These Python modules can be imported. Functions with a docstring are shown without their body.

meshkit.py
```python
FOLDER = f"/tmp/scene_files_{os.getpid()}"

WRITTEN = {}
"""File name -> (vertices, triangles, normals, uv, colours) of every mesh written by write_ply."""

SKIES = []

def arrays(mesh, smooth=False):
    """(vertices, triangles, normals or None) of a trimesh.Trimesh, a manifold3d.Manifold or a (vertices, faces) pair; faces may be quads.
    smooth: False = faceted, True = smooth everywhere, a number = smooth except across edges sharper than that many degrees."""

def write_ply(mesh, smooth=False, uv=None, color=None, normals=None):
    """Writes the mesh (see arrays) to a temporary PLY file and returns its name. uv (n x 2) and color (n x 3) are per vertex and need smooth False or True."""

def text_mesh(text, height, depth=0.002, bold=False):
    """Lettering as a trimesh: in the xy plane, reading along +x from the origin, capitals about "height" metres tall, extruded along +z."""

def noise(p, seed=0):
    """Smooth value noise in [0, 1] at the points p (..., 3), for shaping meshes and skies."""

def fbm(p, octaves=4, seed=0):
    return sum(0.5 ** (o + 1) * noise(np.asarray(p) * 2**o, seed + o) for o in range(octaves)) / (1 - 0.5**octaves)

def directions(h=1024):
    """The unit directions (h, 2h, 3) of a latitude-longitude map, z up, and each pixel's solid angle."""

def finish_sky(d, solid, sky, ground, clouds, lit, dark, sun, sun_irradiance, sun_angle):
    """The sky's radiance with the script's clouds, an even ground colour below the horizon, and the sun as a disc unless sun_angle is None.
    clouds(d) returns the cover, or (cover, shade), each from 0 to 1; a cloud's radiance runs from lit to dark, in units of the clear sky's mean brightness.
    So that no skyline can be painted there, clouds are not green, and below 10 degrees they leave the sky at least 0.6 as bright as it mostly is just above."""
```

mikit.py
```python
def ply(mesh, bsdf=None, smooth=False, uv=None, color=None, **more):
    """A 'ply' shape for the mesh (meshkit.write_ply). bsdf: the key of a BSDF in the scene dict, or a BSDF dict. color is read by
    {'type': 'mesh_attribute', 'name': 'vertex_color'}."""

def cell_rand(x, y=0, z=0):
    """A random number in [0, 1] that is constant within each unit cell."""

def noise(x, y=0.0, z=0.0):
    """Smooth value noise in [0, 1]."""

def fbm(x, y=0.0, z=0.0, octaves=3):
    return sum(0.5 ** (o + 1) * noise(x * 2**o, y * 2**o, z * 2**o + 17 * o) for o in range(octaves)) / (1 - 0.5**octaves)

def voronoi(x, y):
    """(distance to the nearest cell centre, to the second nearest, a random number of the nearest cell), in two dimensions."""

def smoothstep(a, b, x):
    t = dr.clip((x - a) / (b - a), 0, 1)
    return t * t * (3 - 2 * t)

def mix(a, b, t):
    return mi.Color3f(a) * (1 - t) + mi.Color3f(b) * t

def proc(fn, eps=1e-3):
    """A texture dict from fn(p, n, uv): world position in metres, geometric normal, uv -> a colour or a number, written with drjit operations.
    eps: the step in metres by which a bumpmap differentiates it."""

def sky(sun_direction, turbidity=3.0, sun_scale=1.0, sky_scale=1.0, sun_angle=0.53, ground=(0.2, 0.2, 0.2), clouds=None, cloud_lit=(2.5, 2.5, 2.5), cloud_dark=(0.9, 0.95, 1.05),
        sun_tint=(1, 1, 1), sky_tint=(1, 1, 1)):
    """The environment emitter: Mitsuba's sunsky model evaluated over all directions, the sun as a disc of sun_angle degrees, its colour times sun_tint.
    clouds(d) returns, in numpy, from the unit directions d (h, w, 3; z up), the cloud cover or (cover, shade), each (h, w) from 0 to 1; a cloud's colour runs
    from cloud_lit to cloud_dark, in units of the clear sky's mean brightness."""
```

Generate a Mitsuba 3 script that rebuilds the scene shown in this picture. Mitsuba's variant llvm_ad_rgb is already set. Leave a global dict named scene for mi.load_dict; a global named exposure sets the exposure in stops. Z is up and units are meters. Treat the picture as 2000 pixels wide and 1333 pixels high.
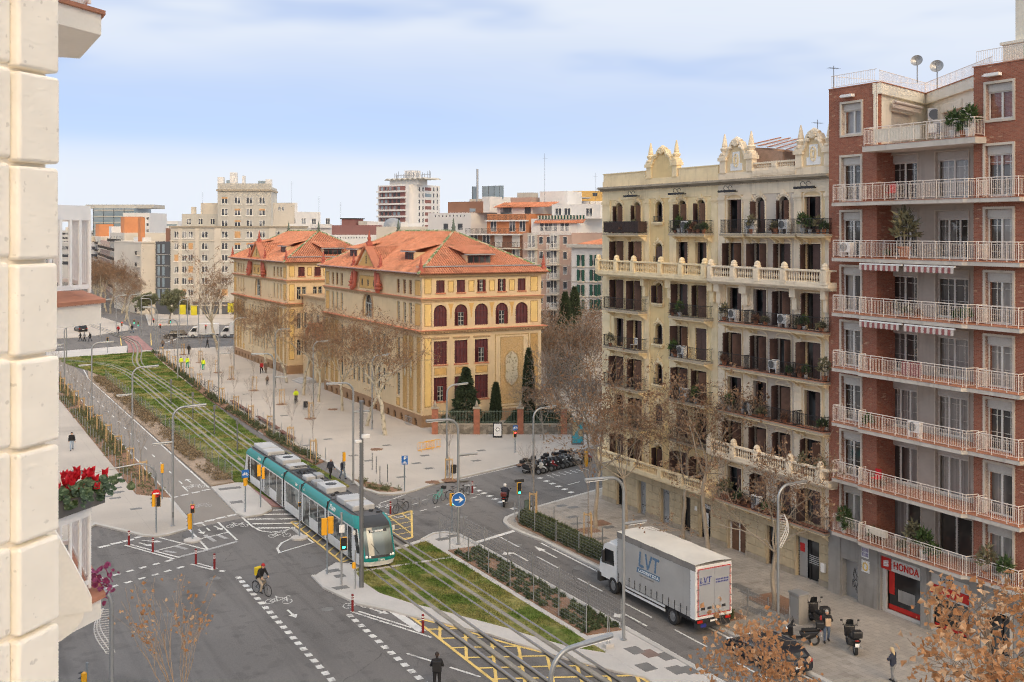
import math,random
import numpy as np,trimesh,manifold3d
import mitsuba as mi,mikit,meshkit
import shapely.geometry as sg,shapely.affinity as sa
from shapely.ops import unary_union
from mikit import noise,fbm,voronoi,cell_rand,smoothstep,mix
import drjit as dr
T4=mi.ScalarTransform4f
scene,labels={},{}
R=random.Random(7)
ORD='first second third fourth fifth sixth seventh eighth ninth tenth eleventh twelfth thirteenth fourteenth fifteenth sixteenth seventeenth'.split()
# ------------------------------------------------------------------ camera, sky, exposure
# world: x to the right of the avenue's axis, y along the avenue, z up; the camera stands on an upper floor
F_PX,HORIZON,EYE=2150.0,451.0,22.5
YAW=math.atan(1150/2150)
S_,C_=math.sin(YAW),math.cos(YAW)
scene['camera']={'type':'perspective','fov':math.degrees(2*math.atan(1000/F_PX)),'fov_axis':'x','principal_point_offset_x':0.0,'principal_point_offset_y':(666.5-HORIZON)/1333.0,'near_clip':0.5,'far_clip':6000.0,'to_world':T4().look_at(origin=[0,0,EYE],target=[S_*10,C_*10,EYE],up=[0,0,1])}
def clouds(d):
 x,y,z=d[...,0],d[...,1],d[...,2]
 el=np.degrees(np.arcsin(np.clip(z,-1,1)))
 q=np.stack([x*2.2,y*2.2,z*9.0],-1)
 n=meshkit.fbm(q+3.1,5,11)
 n2=meshkit.fbm(q*2.3+np.array([1.0,4.0,9.0]),4,5)
 e=el+(n-0.5)*3.4
 ss=lambda a,b,t:(lambda k:k*k*(3-2*k))(np.clip((t-a)/(b-a),0,1))
 side=.55+.45*np.clip((y-x*1.1)*1.6+.25,0,1)
 gap=ss(2.3,5.0,e)*(1-ss(5.4,10.5,e+(n2-.5)*2.0))
 cover=0.96-0.66*gap*side-0.50*ss(0.45,0.75,n2)*ss(5.0,9.0,el)*(1-ss(18,40,el))
 return cover,0.08+0.5*n2*ss(5,12,el)
scene['sky']=mikit.sky((-0.13,-0.86,0.47),turbidity=3,sun_scale=0.42,sky_scale=1.0,sun_angle=34,clouds=clouds,cloud_lit=(2.72,2.86,3.08),cloud_dark=(2.2,2.5,2.95),sky_tint=(.84,.86,1.16),sun_tint=(1.0,0.93,0.83),ground=(0.25,0.24,0.22))
exposure=2.0
# ------------------------------------------------------------------ helpers
def at(px,py,z=0.0):
 """Where the sight line through this place of the photograph meets the level z: used to survey positions on the ground."""
 a,b=(px-1000)/F_PX,-(py-HORIZON)/F_PX
 t=(z-EYE)/b
 return((a*C_+S_)*t,(-a*S_+C_)*t)
_n={}
def key_of(name):
 k=_n.get(name,0);_n[name]=k+1
 return name if k==0 else f'{name}_{k:03d}'
def tag(key,label=None,cat=None,group=None,kind=None):
 e={}
 if label:e['label']=label
 if cat:e['category']=cat
 if group:e['group']=group
 if kind:e['kind']=kind
 labels[key]={**labels.get(key,{}),**e}
 return key
def thing(name,label,cat,group=None):
 return tag(key_of(name),label,cat,group)
def put(parent,name,shape,label=None,kind=None,T=None):
 key=key_of(parent+'__'+name)if parent else key_of(name)
 scene[key]=shape if T is None else{**shape,'to_world':T}
 if label or kind:tag(key,label,kind=kind)
 return key
def struct(name,shape,label=None):
 key=put(None,name,shape);tag(key,label,kind='structure');return key
def stuff(name,shape,label,cat=None):
 key=put(None,name,shape);tag(key,label,cat,kind='stuff');return key
class MB:
 """Collects boxes, tubes and so on into one mesh."""
 def __init__(s):s.v,s.f,s.n=[],[],0
 def raw(s,v,f):
  v=np.asarray(v,float);f=np.asarray(f,int)
  if f.shape[1]==4:f=np.vstack([f[:,[0,1,2]],f[:,[0,2,3]]])
  s.v.append(v);s.f.append(f+s.n);s.n+=len(v);return s
 def add(s,m,M=None):
  v=np.asarray(m.vertices)
  if M is not None:v=v@np.asarray(M)[:3,:3].T+np.asarray(M)[:3,3]
  return s.raw(v,m.faces)
 BF=np.array([[0,1,3,2],[4,6,7,5],[0,4,5,1],[2,3,7,6],[0,2,6,4],[1,5,7,3]])
 def box(s,x0,x1,y0,y1,z0,z1):
  v=np.array([[x,y,z]for x in sorted((x0,x1))for y in sorted((y0,y1))for z in sorted((z0,z1))],float)
  return s.raw(v,s.BF)
 def obox(s,c,size,yaw=0.,pitch=0.,M=None):
  v=np.array([[x,y,z]for x in(-.5,.5)for y in(-.5,.5)for z in(-.5,.5)])*np.asarray(size)
  v=v@rot(yaw,pitch).T
  return s.raw(v+np.asarray(c,float),s.BF)
 def tube(s,pts,r,n=8,caps=True):
  P=np.asarray(pts,float);m=len(P)
  r=np.broadcast_to(np.asarray(r,float),(m,))
  d=np.gradient(P,axis=0)if m>2 else np.repeat([P[1]-P[0]],2,0)
  d/=np.linalg.norm(d,axis=1,keepdims=True)+1e-12
  a=np.cross(d[0],[0,0,1.0]if abs(d[0,2])<.9 else[1.0,0,0]);a/=np.linalg.norm(a)
  out=[]
  t=np.arange(n)/n*2*math.pi
  for i in range(m):
   a=a-d[i]*(a@d[i]);a/=np.linalg.norm(a)+1e-12
   b=np.cross(d[i],a)
   out.append(P[i]+r[i]*(np.cos(t)[:,None]*a+np.sin(t)[:,None]*b))
  v=np.vstack(out);i=np.arange(n);j=(i+1)%n
  f=[np.stack([k*n+i,k*n+j,(k+1)*n+j,(k+1)*n+i],1)for k in range(m-1)]
  f=np.vstack(f);tri=np.vstack([f[:,[0,1,2]],f[:,[0,2,3]]])
  if caps and n>2:
   c0=np.stack([np.zeros(n-2,int),i[2:],i[1:-1]],1)
   tri=np.vstack([tri,c0,np.stack([np.zeros(n-2,int),i[1:-1],i[2:]],1)+(m-1)*n])
  return s.raw(v,tri)
 def lathe(s,prof,c=(0,0,0),n=12):
  """prof: (radius, height) from bottom to top"""
  pr=np.asarray(prof,float);t=np.arange(n)/n*2*math.pi
  v=np.vstack([np.stack([r*np.cos(t),r*np.sin(t),np.full(n,z)],1)for r,z in pr])+np.asarray(c,float)
  i=np.arange(n);j=(i+1)%n
  f=np.vstack([np.stack([k*n+i,k*n+j,(k+1)*n+j,(k+1)*n+i],1)for k in range(len(pr)-1)])
  return s.raw(v,f)
 def prism(s,poly,z0,z1):
  for g in getattr(poly,'geoms',[poly]):
   if g.area>1e-9:
    m=trimesh.creation.extrude_polygon(g,z1-z0,engine='earcut');m.apply_translation([0,0,z0]);s.add(m)
  return s
 def flat(s,poly,z):
  for g in getattr(poly,'geoms',[poly]):
   if g.area>1e-9:
    v,f=trimesh.creation.triangulate_polygon(g,engine='earcut')
    a=v[f[:,1]]-v[f[:,0]];b=v[f[:,2]]-v[f[:,0]]
    w=(a[:,0]*b[:,1]-a[:,1]*b[:,0])<0
    f=np.where(w[:,None],f[:,::-1],f)
    s.raw(np.column_stack([v,np.full(len(v),z)]),f)
  return s
 def mesh(s):
  return trimesh.Trimesh(np.vstack(s.v),np.vstack(s.f),process=False)
 def __bool__(s):return s.n>0
 def ply(s,mat,smooth=False):return mikit.ply(s.mesh(),mat,smooth)
def rot(yaw=0.,pitch=0.,roll=0.):
 cy,sy,cp,sp,cr,sr=math.cos(yaw),math.sin(yaw),math.cos(pitch),math.sin(pitch),math.cos(roll),math.sin(roll)
 return np.array([[cy,-sy,0],[sy,cy,0],[0,0,1]])@np.array([[1,0,0],[0,cp,-sp],[0,sp,cp]])@np.array([[cr,0,sr],[0,1,0],[-sr,0,cr]])
def TR(x,y,z=0.,yaw=0.,s=1.0):
 return T4().translate([x,y,z]).rotate([0,0,1],math.degrees(yaw)).scale(s)
class Kit:
 """The parts of a thing in its own coordinates; place() puts a copy of it into the scene."""
 def __init__(s):s.parts=[]
 def add(s,path,mb,mat,smooth=False,label=None,kind=None):
  m=mb.mesh()if isinstance(mb,MB)else mb
  s.parts.append((path,mikit.ply(m,mat,smooth),label,kind));return s
 def place(s,name,label,cat,group=None,T=None):
  key=thing(name,label,cat,group);last={}
  for path,shape,lab,kind in s.parts:
   bits=path.split('__')
   if len(bits)==1:last[bits[0]]=put(key,bits[0],shape,lab,kind,T)
   else:put(last.get(bits[0])or key+'__'+bits[0],bits[1],shape,lab,kind,T)
  return key
class Frame:
 """A facade: u runs along it, n points out of it, z is up."""
 def __init__(s,o,u,n):
  s.o,s.u,s.n=(np.array([*a,0.])[:3]for a in(o,u,n))
 def P(s,u,d,z):return s.o+s.u*u+s.n*d+np.array([0,0,z])
 def M(s):
  m=np.eye(4);m[:3,0],m[:3,1],m[:3,2],m[:3,3]=s.u,[0,0,1],s.n,s.o;return m
 def box(s,mb,u0,u1,d0,d1,z0,z1):
  v=np.array([s.P(u,d,z)for u in sorted((u0,u1))for d in sorted((d0,d1))for z in sorted((z0,z1))])
  return mb.raw(v,MB.BF)
 def ext(s,mb,poly,d0,d1):
  """poly in (u, z), from depth d0 out to d1"""
  for g in getattr(poly,'geoms',[poly]):
   if g.area>1e-9:
    m=trimesh.creation.extrude_polygon(g,d1-d0,engine='earcut');m.apply_translation([0,0,d0])
    mb.add(m,s.M())
  return mb
 def tube(s,mb,pts,r,n=6):return mb.tube([s.P(*p)for p in pts],r,n)
 def lathe(s,mb,prof,u,d,z,n=10):return mb.lathe(prof,s.P(u,d,z),n)
 def text(s,txt,u,z,d,h,bold=False,depth=.02,fit=None):
  m=meshkit.text_mesh(txt,h,depth,bold)
  if fit:m.apply_scale([fit/m.extents[0],1,1])
  m.apply_translation([u,z,d]);m.apply_transform(s.M());return m
def rect(u0,u1,z0,z1):return sg.box(min(u0,u1),min(z0,z1),max(u0,u1),max(z0,z1))
def archrect(u0,u1,z0,z1,rise=None):
 """a rectangle whose top is an arch that ends at z1"""
 r=abs(u1-u0)/2;rise=r if rise is None else rise;c=(u0+u1)/2
 t=np.linspace(0,math.pi,13)
 return sg.Polygon([(c-r,z0),(c+r,z0)]+[(c+r*math.cos(a),z1-rise+rise*math.sin(a))for a in t])
 # ------------------------------------------------------------------ materials
def mat(name,color,rough=0.7,metal=0.,spec=0.4,**more):
 col=mikit.proc(color)if callable(color)else{'type':'rgb','value':list(color)}
 scene[name]={'type':'twosided','b':{'type':'principled','base_color':col,'roughness':rough,'metallic':metal,'specular':spec,**more}}
 return name
def speck(c,amount=.18,size=3.0,fine=.12,fsize=30.,streak=0.):
 """a colour with blotches, grain and, on upright faces, faint rain streaks"""
 def fn(p,n,uv):
  k=1+amount*(fbm(p.x*size,p.y*size,p.z*size,3)-.5)*2+fine*(noise(p.x*fsize,p.y*fsize,p.z*fsize)-.5)
  if streak:
   k=k*(1-streak*smoothstep(.5,.85,fbm((p.x+p.y)*3.1,(p.x-p.y)*3.1,p.z*.35,3)))
  return mi.Color3f(*c)*k
 return fn
 # ------------------------------------------------------------------ ground materials
def _asphalt(p,n,uv):
 big=fbm(p.x*.12,p.y*.12,0,4);fine=noise(p.x*26,p.y*26);trk=fbm(p.x*2.2,p.y*.10,7,3)
 k=.84+.30*big+.22*(fine-.5)-.13*smoothstep(.45,.75,trk)
 spots=smoothstep(.72,.80,fbm(p.x*.9,p.y*.9,3,3))
 v1,v2,vc=voronoi(p.x*.21+.25*fbm(p.x*.7,p.y*.7,1,3),p.y*.21)
 crack=smoothstep(.010,.002,v2-v1)*smoothstep(.5,.7,fbm(p.x*.13,p.y*.13,8,2))
 tar=smoothstep(.05,.015,dr.abs(p.x-36.2+.5*(fbm(p.y*.12,3,1,3)-.5)))*smoothstep(.3,.5,noise(p.y*.5))
 oil=smoothstep(.66,.80,fbm(p.x*.35,p.y*.18,21,3))+.6*smoothstep(.74,.84,noise(p.x*1.7,p.y*1.7,30))
 patch=.10*(vc-.5)
 return mi.Color3f(.165,.156,.150)*(k+patch)*(1-.12*spots)*(1-.45*crack)*(1-.5*tar)*(1-.22*oil)
mat('m_asphalt',_asphalt,.85,spec=.25)
def _lane(p,n,uv):
 return mi.Color3f(.245,.222,.20)*(.88+.24*fbm(p.x*.5,p.y*.2,0,3)+.10*(noise(p.x*30,p.y*30)-.5))
mat('m_bikelane',_lane,.85,spec=.25)
def _plaza(p,n,uv):
 k=.86+.24*fbm(p.x*.22,p.y*.22,0,4)+.07*(noise(p.x*20,p.y*20)-.5)-.13*smoothstep(.55,.8,fbm(p.x*.07+4,p.y*.22,2,4))
 gx,gy=dr.abs(p.x/5.0-dr.round(p.x/5.0))*5.0,dr.abs(p.y/5.0-dr.round(p.y/5.0))*5.0
 j=smoothstep(.0,.035,dr.minimum(gx,gy))
 return mi.Color3f(.455,.412,.362)*k*(.88+.12*j)
mat('m_plaza',_plaza,.8,spec=.25)
def _panot(p,n,uv):
 a,b=p.x/.4,p.y/.4
 k=.80+.30*fbm(p.x*.35,p.y*.35,0,4)+.16*(cell_rand(dr.floor(a),dr.floor(b))-.5)+.07*(noise(p.x*24,p.y*24)-.5)-.18*smoothstep(.58,.75,fbm(p.x*.9,p.y*.9,9,3))
 ex,ey=dr.abs(a-dr.round(a)),dr.abs(b-dr.round(b))
 j=smoothstep(.01,.06,dr.minimum(ex,ey))
 return mi.Color3f(.37,.335,.295)*k*(.80+.20*j)
mat('m_panot',_panot,.8,spec=.25)
def _conc(p,n,uv):
 k=.84+.26*fbm(p.x*.6,p.y*.6,p.z,4)+.08*(noise(p.x*20,p.y*20)-.5)
 return mi.Color3f(.50,.48,.455)*k
mat('m_concrete',_conc,.8,spec=.25)
mat('m_kerb',speck((.46,.445,.42),.16,.8,.1,14),.8,spec=.25)
mat('m_darkslab',speck((.17,.165,.16),.25,1.2,.15,20),.8)
mat('m_brownslab',speck((.20,.145,.125),.25,1.2,.15,20),.8)
mat('m_soil',speck((.235,.145,.10),.3,1.6,.35,14),.95,spec=.1)
mat('m_mulch',speck((.30,.235,.18),.3,1.3,.4,12),.95,spec=.1)
mat('m_paint',lambda p,n,uv:mix(mi.Color3f(.62,.61,.585)*(.85+.25*fbm(p.x*1.7,p.y*1.7,0,3)),(.24,.23,.22),.75*smoothstep(.60,.74,fbm(p.x*3.2,p.y*3.2,4,4))),.7)
mat('m_paint_worn',speck((.36,.355,.35),.3,2.2,.2,25),.7)
mat('m_yellowpaint',speck((.66,.47,.15),.25,1.7,.15,25),.7)
mat('m_redpave',speck((.30,.17,.16),.2,1.0,.15,12),.8)
mat('m_cover',speck((.20,.195,.185),.2,3,.2,20),.6,.3)
mat('m_rail',(.36,.34,.33),.35,.9)
mat('m_railbed',speck((.245,.23,.20),.25,1.5,.2,15),.85)
def _turf(p,n,uv):
 b=fbm(p.x*.55,p.y*.55,0,4);f=fbm(p.x*5,p.y*5,4,3)
 c=mix((.105,.140,.035),(.215,.200,.075),smoothstep(.40,.68,b))
 return c*(.55+.9*f)
mat('m_turf',_turf,.95,spec=.1)
mat('m_grass',lambda p,n,uv:mix((.085,.140,.028),(.21,.205,.07),smoothstep(.42,.66,fbm(p.x*.55,p.y*.55,0,4)))*(.7+.6*noise(p.x*9,p.y*9)),.8,spec=.15)
# ------------------------------------------------------------------ ground
Z1=.12
ROAD=struct('road',MB().flat(sg.box(-3000,-200,4000,5000),0.).ply('m_asphalt'),'grey asphalt carriageways and junctions')
def poly_pt(pts,z=Z1):return sg.Polygon([at(*p,z)for p in pts])
def raised(name,poly,m,label,kerb=.28,top=Z1,kerbmat='m_kerb'):
 """a paved area a step above the road, with a kerb stone edge that stands 3 mm proud"""
 k=struct(name,MB().prism(poly,-.3,top).ply(m),label)
 if kerb:
  ring=poly.difference(poly.buffer(-kerb,join_style=2))
  put(k,'kerb',MB().prism(ring.buffer(.003,join_style=2),-.3,top+.004).ply(kerbmat))
 return k
sd=np.array([math.cos(math.radians(19.3)),math.sin(math.radians(19.3))]) # the side street's direction
sn=np.array([-sd[1],sd[0]])
kA,kB=np.array([42.46,90.17]),np.array([44.91,78.35])
far=lambda a,t:tuple(a+sd*t)
plaza=sg.Polygon([(34.6,101.5),(33.95,95),(33.6,90.5),(34.2,88.0),(35.2,87.2),(36.5,87.3),(39.36,88.9),tuple(kA),far(kA,130),(150,214),(35.8,214),(33.0,120)])
raised('plaza',plaza,'m_plaza','pale paved school plaza')
left_pave=sg.Polygon([(.7,60),(5.5,79),(11.59,89.08),(13.01,86.48),(14.2,84.2),(15.0,83.5),(16.0,83.6),(17.89,84.67),(18.21,85.74),(18.35,94.6),(18.35,206),(16,208),(.7,208)])
raised('pavement',left_pave,'m_plaza','pale pavement below the stone building')
right_pave=sg.Polygon([far(kB,130),tuple(kB),(42.6,77.55),(41.42,77.0),(40.07,76.18),(39.36,75.06),(39.05,73.58),(39.1,71.77),(39.45,69.0),(39.5,54),(39.5,-60),(160,-60)])
raised('pavement',right_pave,'m_panot','grey tiled pavement along the shops',kerb=.3)
struct('pavement',MB().prism(sg.Polygon([(.65,-20),(.65,34),(5,45.5),(9.5,45),(15.5,38),(16.2,34),(16.2,-20)]),-.3,Z1).ply('m_plaza'),'pavement at the foot of our building')
isl2=sg.Polygon([(22.2,97.3),(24.6,97.9),(25.3,97.3),(24.95,88.2),(24.75,87.2),(23.6,86.0),(22.2,85.8),(21.9,87.3)])
raised('traffic_island',isl2,'m_concrete','concrete island beside the tail of the tram',.2)
# near tramway: a concrete frame round the grass, running out into the crossing
frame_w=sg.Polygon([(22.5,69.2),(22.45,66.7),(23.3,62.9),(24.44,61.2),(25.6,58.5),(27.75,54.6),(29.8,49.3),(31.1,46.9),(31.95,45.6),(31.95,34),(35.0,34),(35.0,71.8),(34.9,73.6),(34.3,74.6),(33.3,74.7),(31.85,73.6),(25.2,70.6),(24.6,71.2)])
k=struct('tramway_edge',MB().prism(frame_w,-.3,.10).ply('m_concrete'),'concrete edging round the near grass track')
ring=sg.Polygon([(22.5,69.2),(22.45,66.7),(23.3,62.9),(24.44,61.2),(25.6,58.5),(25.45,58.4),(24.2,60.9),(23.0,62.7),(22.15,66.6),(22.25,69.3)])
put(k,'kerb',MB().prism(ring,-.3,.12).ply('m_kerb'))
put(k,'kerb',MB().prism(sg.Polygon([(34.72,34),(34.72,71.8),(34.6,73.4),(34.1,74.35),(33.3,74.45),(32.0,73.45),(31.85,73.6),(33.3,74.73),(34.3,74.63),(34.93,73.6),(35.03,71.8),(35.03,34)]),-.3,.155).ply('m_kerb'))
grass_near=sg.Polygon([(25.05,68.9),(24.76,66.4),(24.9,63.9),(25.85,61.4),(26.58,60.0),(27.84,57.4),(29.03,54.9),(29.67,53.2),(30.74,50.75),(31.95,49.2),(31.95,72.9),(28.9,71.7)])
grass_far=sg.Polygon([(24.55,98.4),(24.5,178),(23.4,188),(21.5,198),(20.5,208.3),(37.2,211.6),(35.6,190),(33.4,150),(31.9,119),(32.9,102),(33.0,92),(31.6,91),(25.5,90.5),(25.2,98)])
for g,nm in((grass_near,'near grass track bed'),(grass_far,'far grass track bed')):
 k=struct('track_turf',MB().prism(g,-.3,.135).ply('m_turf'),'turf of the '+nm)
put(k,'footpath',MB().box(24.9,31.95,68.3,68.6,.1,.15).ply('m_concrete'))
k=struct('tramway_slab',MB().flat(sg.Polygon([(25.1,71),(31.9,74),(31.9,90.8),(25.3,90.8)]),.006).ply('m_asphalt'),'asphalt between the tram rails in the crossing')
put(k,'red_paving',MB().prism(sg.Polygon([(25.3,99),(25.05,88.4),(26.0,87.4),(26.3,99)]),-.1,.10).ply('m_redpave'))
struct('bike_lane',MB().flat(sg.Polygon([(18.4,84.9),(18.36,206),(22.0,206),(22.2,97),(21.9,87.3),(21.95,85.9)]),.006).ply('m_bikelane'),'brown grey two way cycle lane')
planter=sg.Polygon([(32.4,70.1),(32.4,51.75),(34.55,51.55),(34.7,69),(34.4,70.1)])
struct('planting_bed',MB().prism(planter,-.2,.145).ply('m_soil'),'bare red brown planting bed beside the near grass track')
struct('planting_bed',MB().prism(sg.Polygon([(22.3,97.8),(22.2,178),(23.3,188),(24.2,178),(24.5,98.4)]),-.2,.10).ply('m_mulch'),'dry planting bed between cycle lane and tram tracks')
struct('planting_bed',MB().prism(sg.Polygon([(15.95,97.5),(15.9,204),(18.3,204),(18.3,94.8)]),-.2,.16).ply('m_soil'),'long tree bed between pavement and cycle lane')
struct('planting_bed',MB().prism(sg.Polygon([(33.0,119),(33.6,150),(35.8,190),(37.2,211),(38.3,211),(36.9,190),(34.9,150),(34.3,119),(34.35,103),(33.1,102)]),-.2,.15).ply('m_soil'),'planting bed between grass track and school plaza')
struct('planting_bed',MB().prism(sg.Polygon([(39.95,49.7),(39.95,68.5),(39.9,73.5),(40.6,75.4),(41.6,76.5),(42.3,76.3),(42.1,73),(42.0,49.7)]),-.2,.15).ply('m_soil'),'hedge bed along the shop pavement')
struct('planting_bed',MB().prism(sg.Polygon([(34.2,94.2),(34.0,90.6),(34.5,88.7),(35.5,88.0),(36.4,88.1),(36.2,89.2),(35.3,91.5)]),-.2,.15).ply('m_soil'),'small rounded planting bed at the plaza corner')
# far junction
struct('crosswalk_strip',MB().prism(sg.Polygon([(.7,208.2),(20.4,208.6),(33.0,212.2),(35.2,225),(22.6,221),(.7,221)]),-.2,.05).ply('m_concrete'),'pale concrete strip across the far end of the grass')
struct('red_crossing',MB().flat(sg.Polygon([(33.2,212),(38.2,212.3),(40.5,246),(37.2,246),(35.3,225)]),.02).ply('m_redpave'),'reddish paved tram crossing at the far junction')
raised('pavement',sg.Polygon([(-40,250),(30,247),(43,262),(41,300),(-40,420),(-120,420)]),'m_plaza','far pavement beyond the junction')
raised('pavement',sg.Polygon([(47,270),(150,235),(300,300),(120,420),(56,330)]),'m_plaza','far pavement below the stone coloured apartment block')
# rails
def smooth_line(pts,step=1.5):
 P=np.asarray(pts,float);d=np.r_[0,np.cumsum(np.linalg.norm(np.diff(P,axis=0),axis=1))]
 from scipy.interpolate import PchipInterpolator
 t=np.linspace(0,d[-1],max(3,int(d[-1]/step)))
 return np.column_stack([PchipInterpolator(d,P[:,0])(t),PchipInterpolator(d,P[:,1])(t)])
cR=smooth_line([(29.92,12),(29.92,60),(29.95,100),(30.1,115),(30.9,150),(31.2,180),(31.6,190),(32.8,200),(34.6,210),(36.3,221),(37.4,233),(37.3,241),(36.6,252),(34,300),(30,380)])
cL=smooth_line([(26.73,12),(26.73,60),(26.75,100),(27.2,121),(27.6,140),(28.3,165),(28.5,178),(28.0,188),(27.2,194),(25.3,199),(21,204.5),(12,209),(-20,222)])
def offset(line,d):
 t=np.gradient(line,axis=0);t/=np.linalg.norm(t,axis=1,keepdims=True)
 return line+np.column_stack([t[:,1],-t[:,0]])*d
def ribbon(line,d0,d1,z0,z1):
 a,b=offset(line,d0),offset(line,d1);m=len(line)
 v=np.vstack([np.column_stack([q,np.full(m,z)])for q,z in((a,z0),(a,z1),(b,z1),(b,z0))])
 i=np.arange(m-1)
 f=np.vstack([np.stack([i+k*m,i+1+k*m,i+1+(k+1)*m,i+(k+1)*m],1)for k in range(3)])
 return MB().raw(v,f)
for line,nm in((cL,'left'),(cR,'right')):
 k=thing('tram_track','pair of steel tram rails on the '+('pavement side, under the tram' if nm=='left' else 'school side, beside the tram'),'tram track','tram tracks')
 for d in(-.7175,.7175):
  put(k,'rail',ribbon(line,d-.045,d+.045,.08,.158).ply('m_rail'))
  put(k,'rail_flange',ribbon(line,d-.10,d+.07,.08,.150).ply('m_railbed'))
 put(k,'centre_strip',ribbon(line,-.15,.15,.05,.147).ply('m_railbed'))
 # grass blades
def tufts(poly,per_m2,h,seed,w=.03):
 rg=np.random.default_rng(seed);x0,y0,x1,y1=poly.bounds
 n=int((x1-x0)*(y1-y0)*per_m2);q=rg.uniform((x0,y0),(x1,y1),(n,2))
 import shapely
 q=q[shapely.contains_xy(poly,q[:,0],q[:,1])]
 clump=meshkit.fbm(np.column_stack([q*.8,np.zeros(len(q))]),3,seed)
 keep=rg.random(len(q))<np.clip((clump-.28)*3.2,.12,1);q,clump=q[keep],clump[keep]
 n=len(q);a=rg.uniform(0,6.28,n);hh=h*(.4+.9*rg.random(n))*(.4+1.1*clump);lean=rg.normal(0,.5,(n,2))*hh[:,None]
 b=np.column_stack([np.cos(a),np.sin(a)])*(w*(.6+rg.random(n)))[:,None]
 v=np.stack([np.column_stack([q-b,np.full(n,.12)]),np.column_stack([q+b,np.full(n,.12)]),np.column_stack([q+lean,.13+hh])],1).reshape(-1,3)
 return trimesh.Trimesh(v,np.arange(len(v)).reshape(-1,3),process=False)
no_rail=unary_union([sg.LineString(c).buffer(.27)for c in(cL,cR)]+[sg.LineString(offset(c,d)).buffer(.13)for c in(cL,cR)for d in(-.7175,.7175)])
stuff('grass',mikit.ply(tufts(grass_near.difference(no_rail),260,.13,3,.02),'m_grass'),'patchy green grass between the rails of the near track','grass')
stuff('grass',mikit.ply(tufts(grass_far.difference(no_rail),90,.15,4,.03),'m_grass'),'green grass along the far tram track behind the tram','grass')
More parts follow.
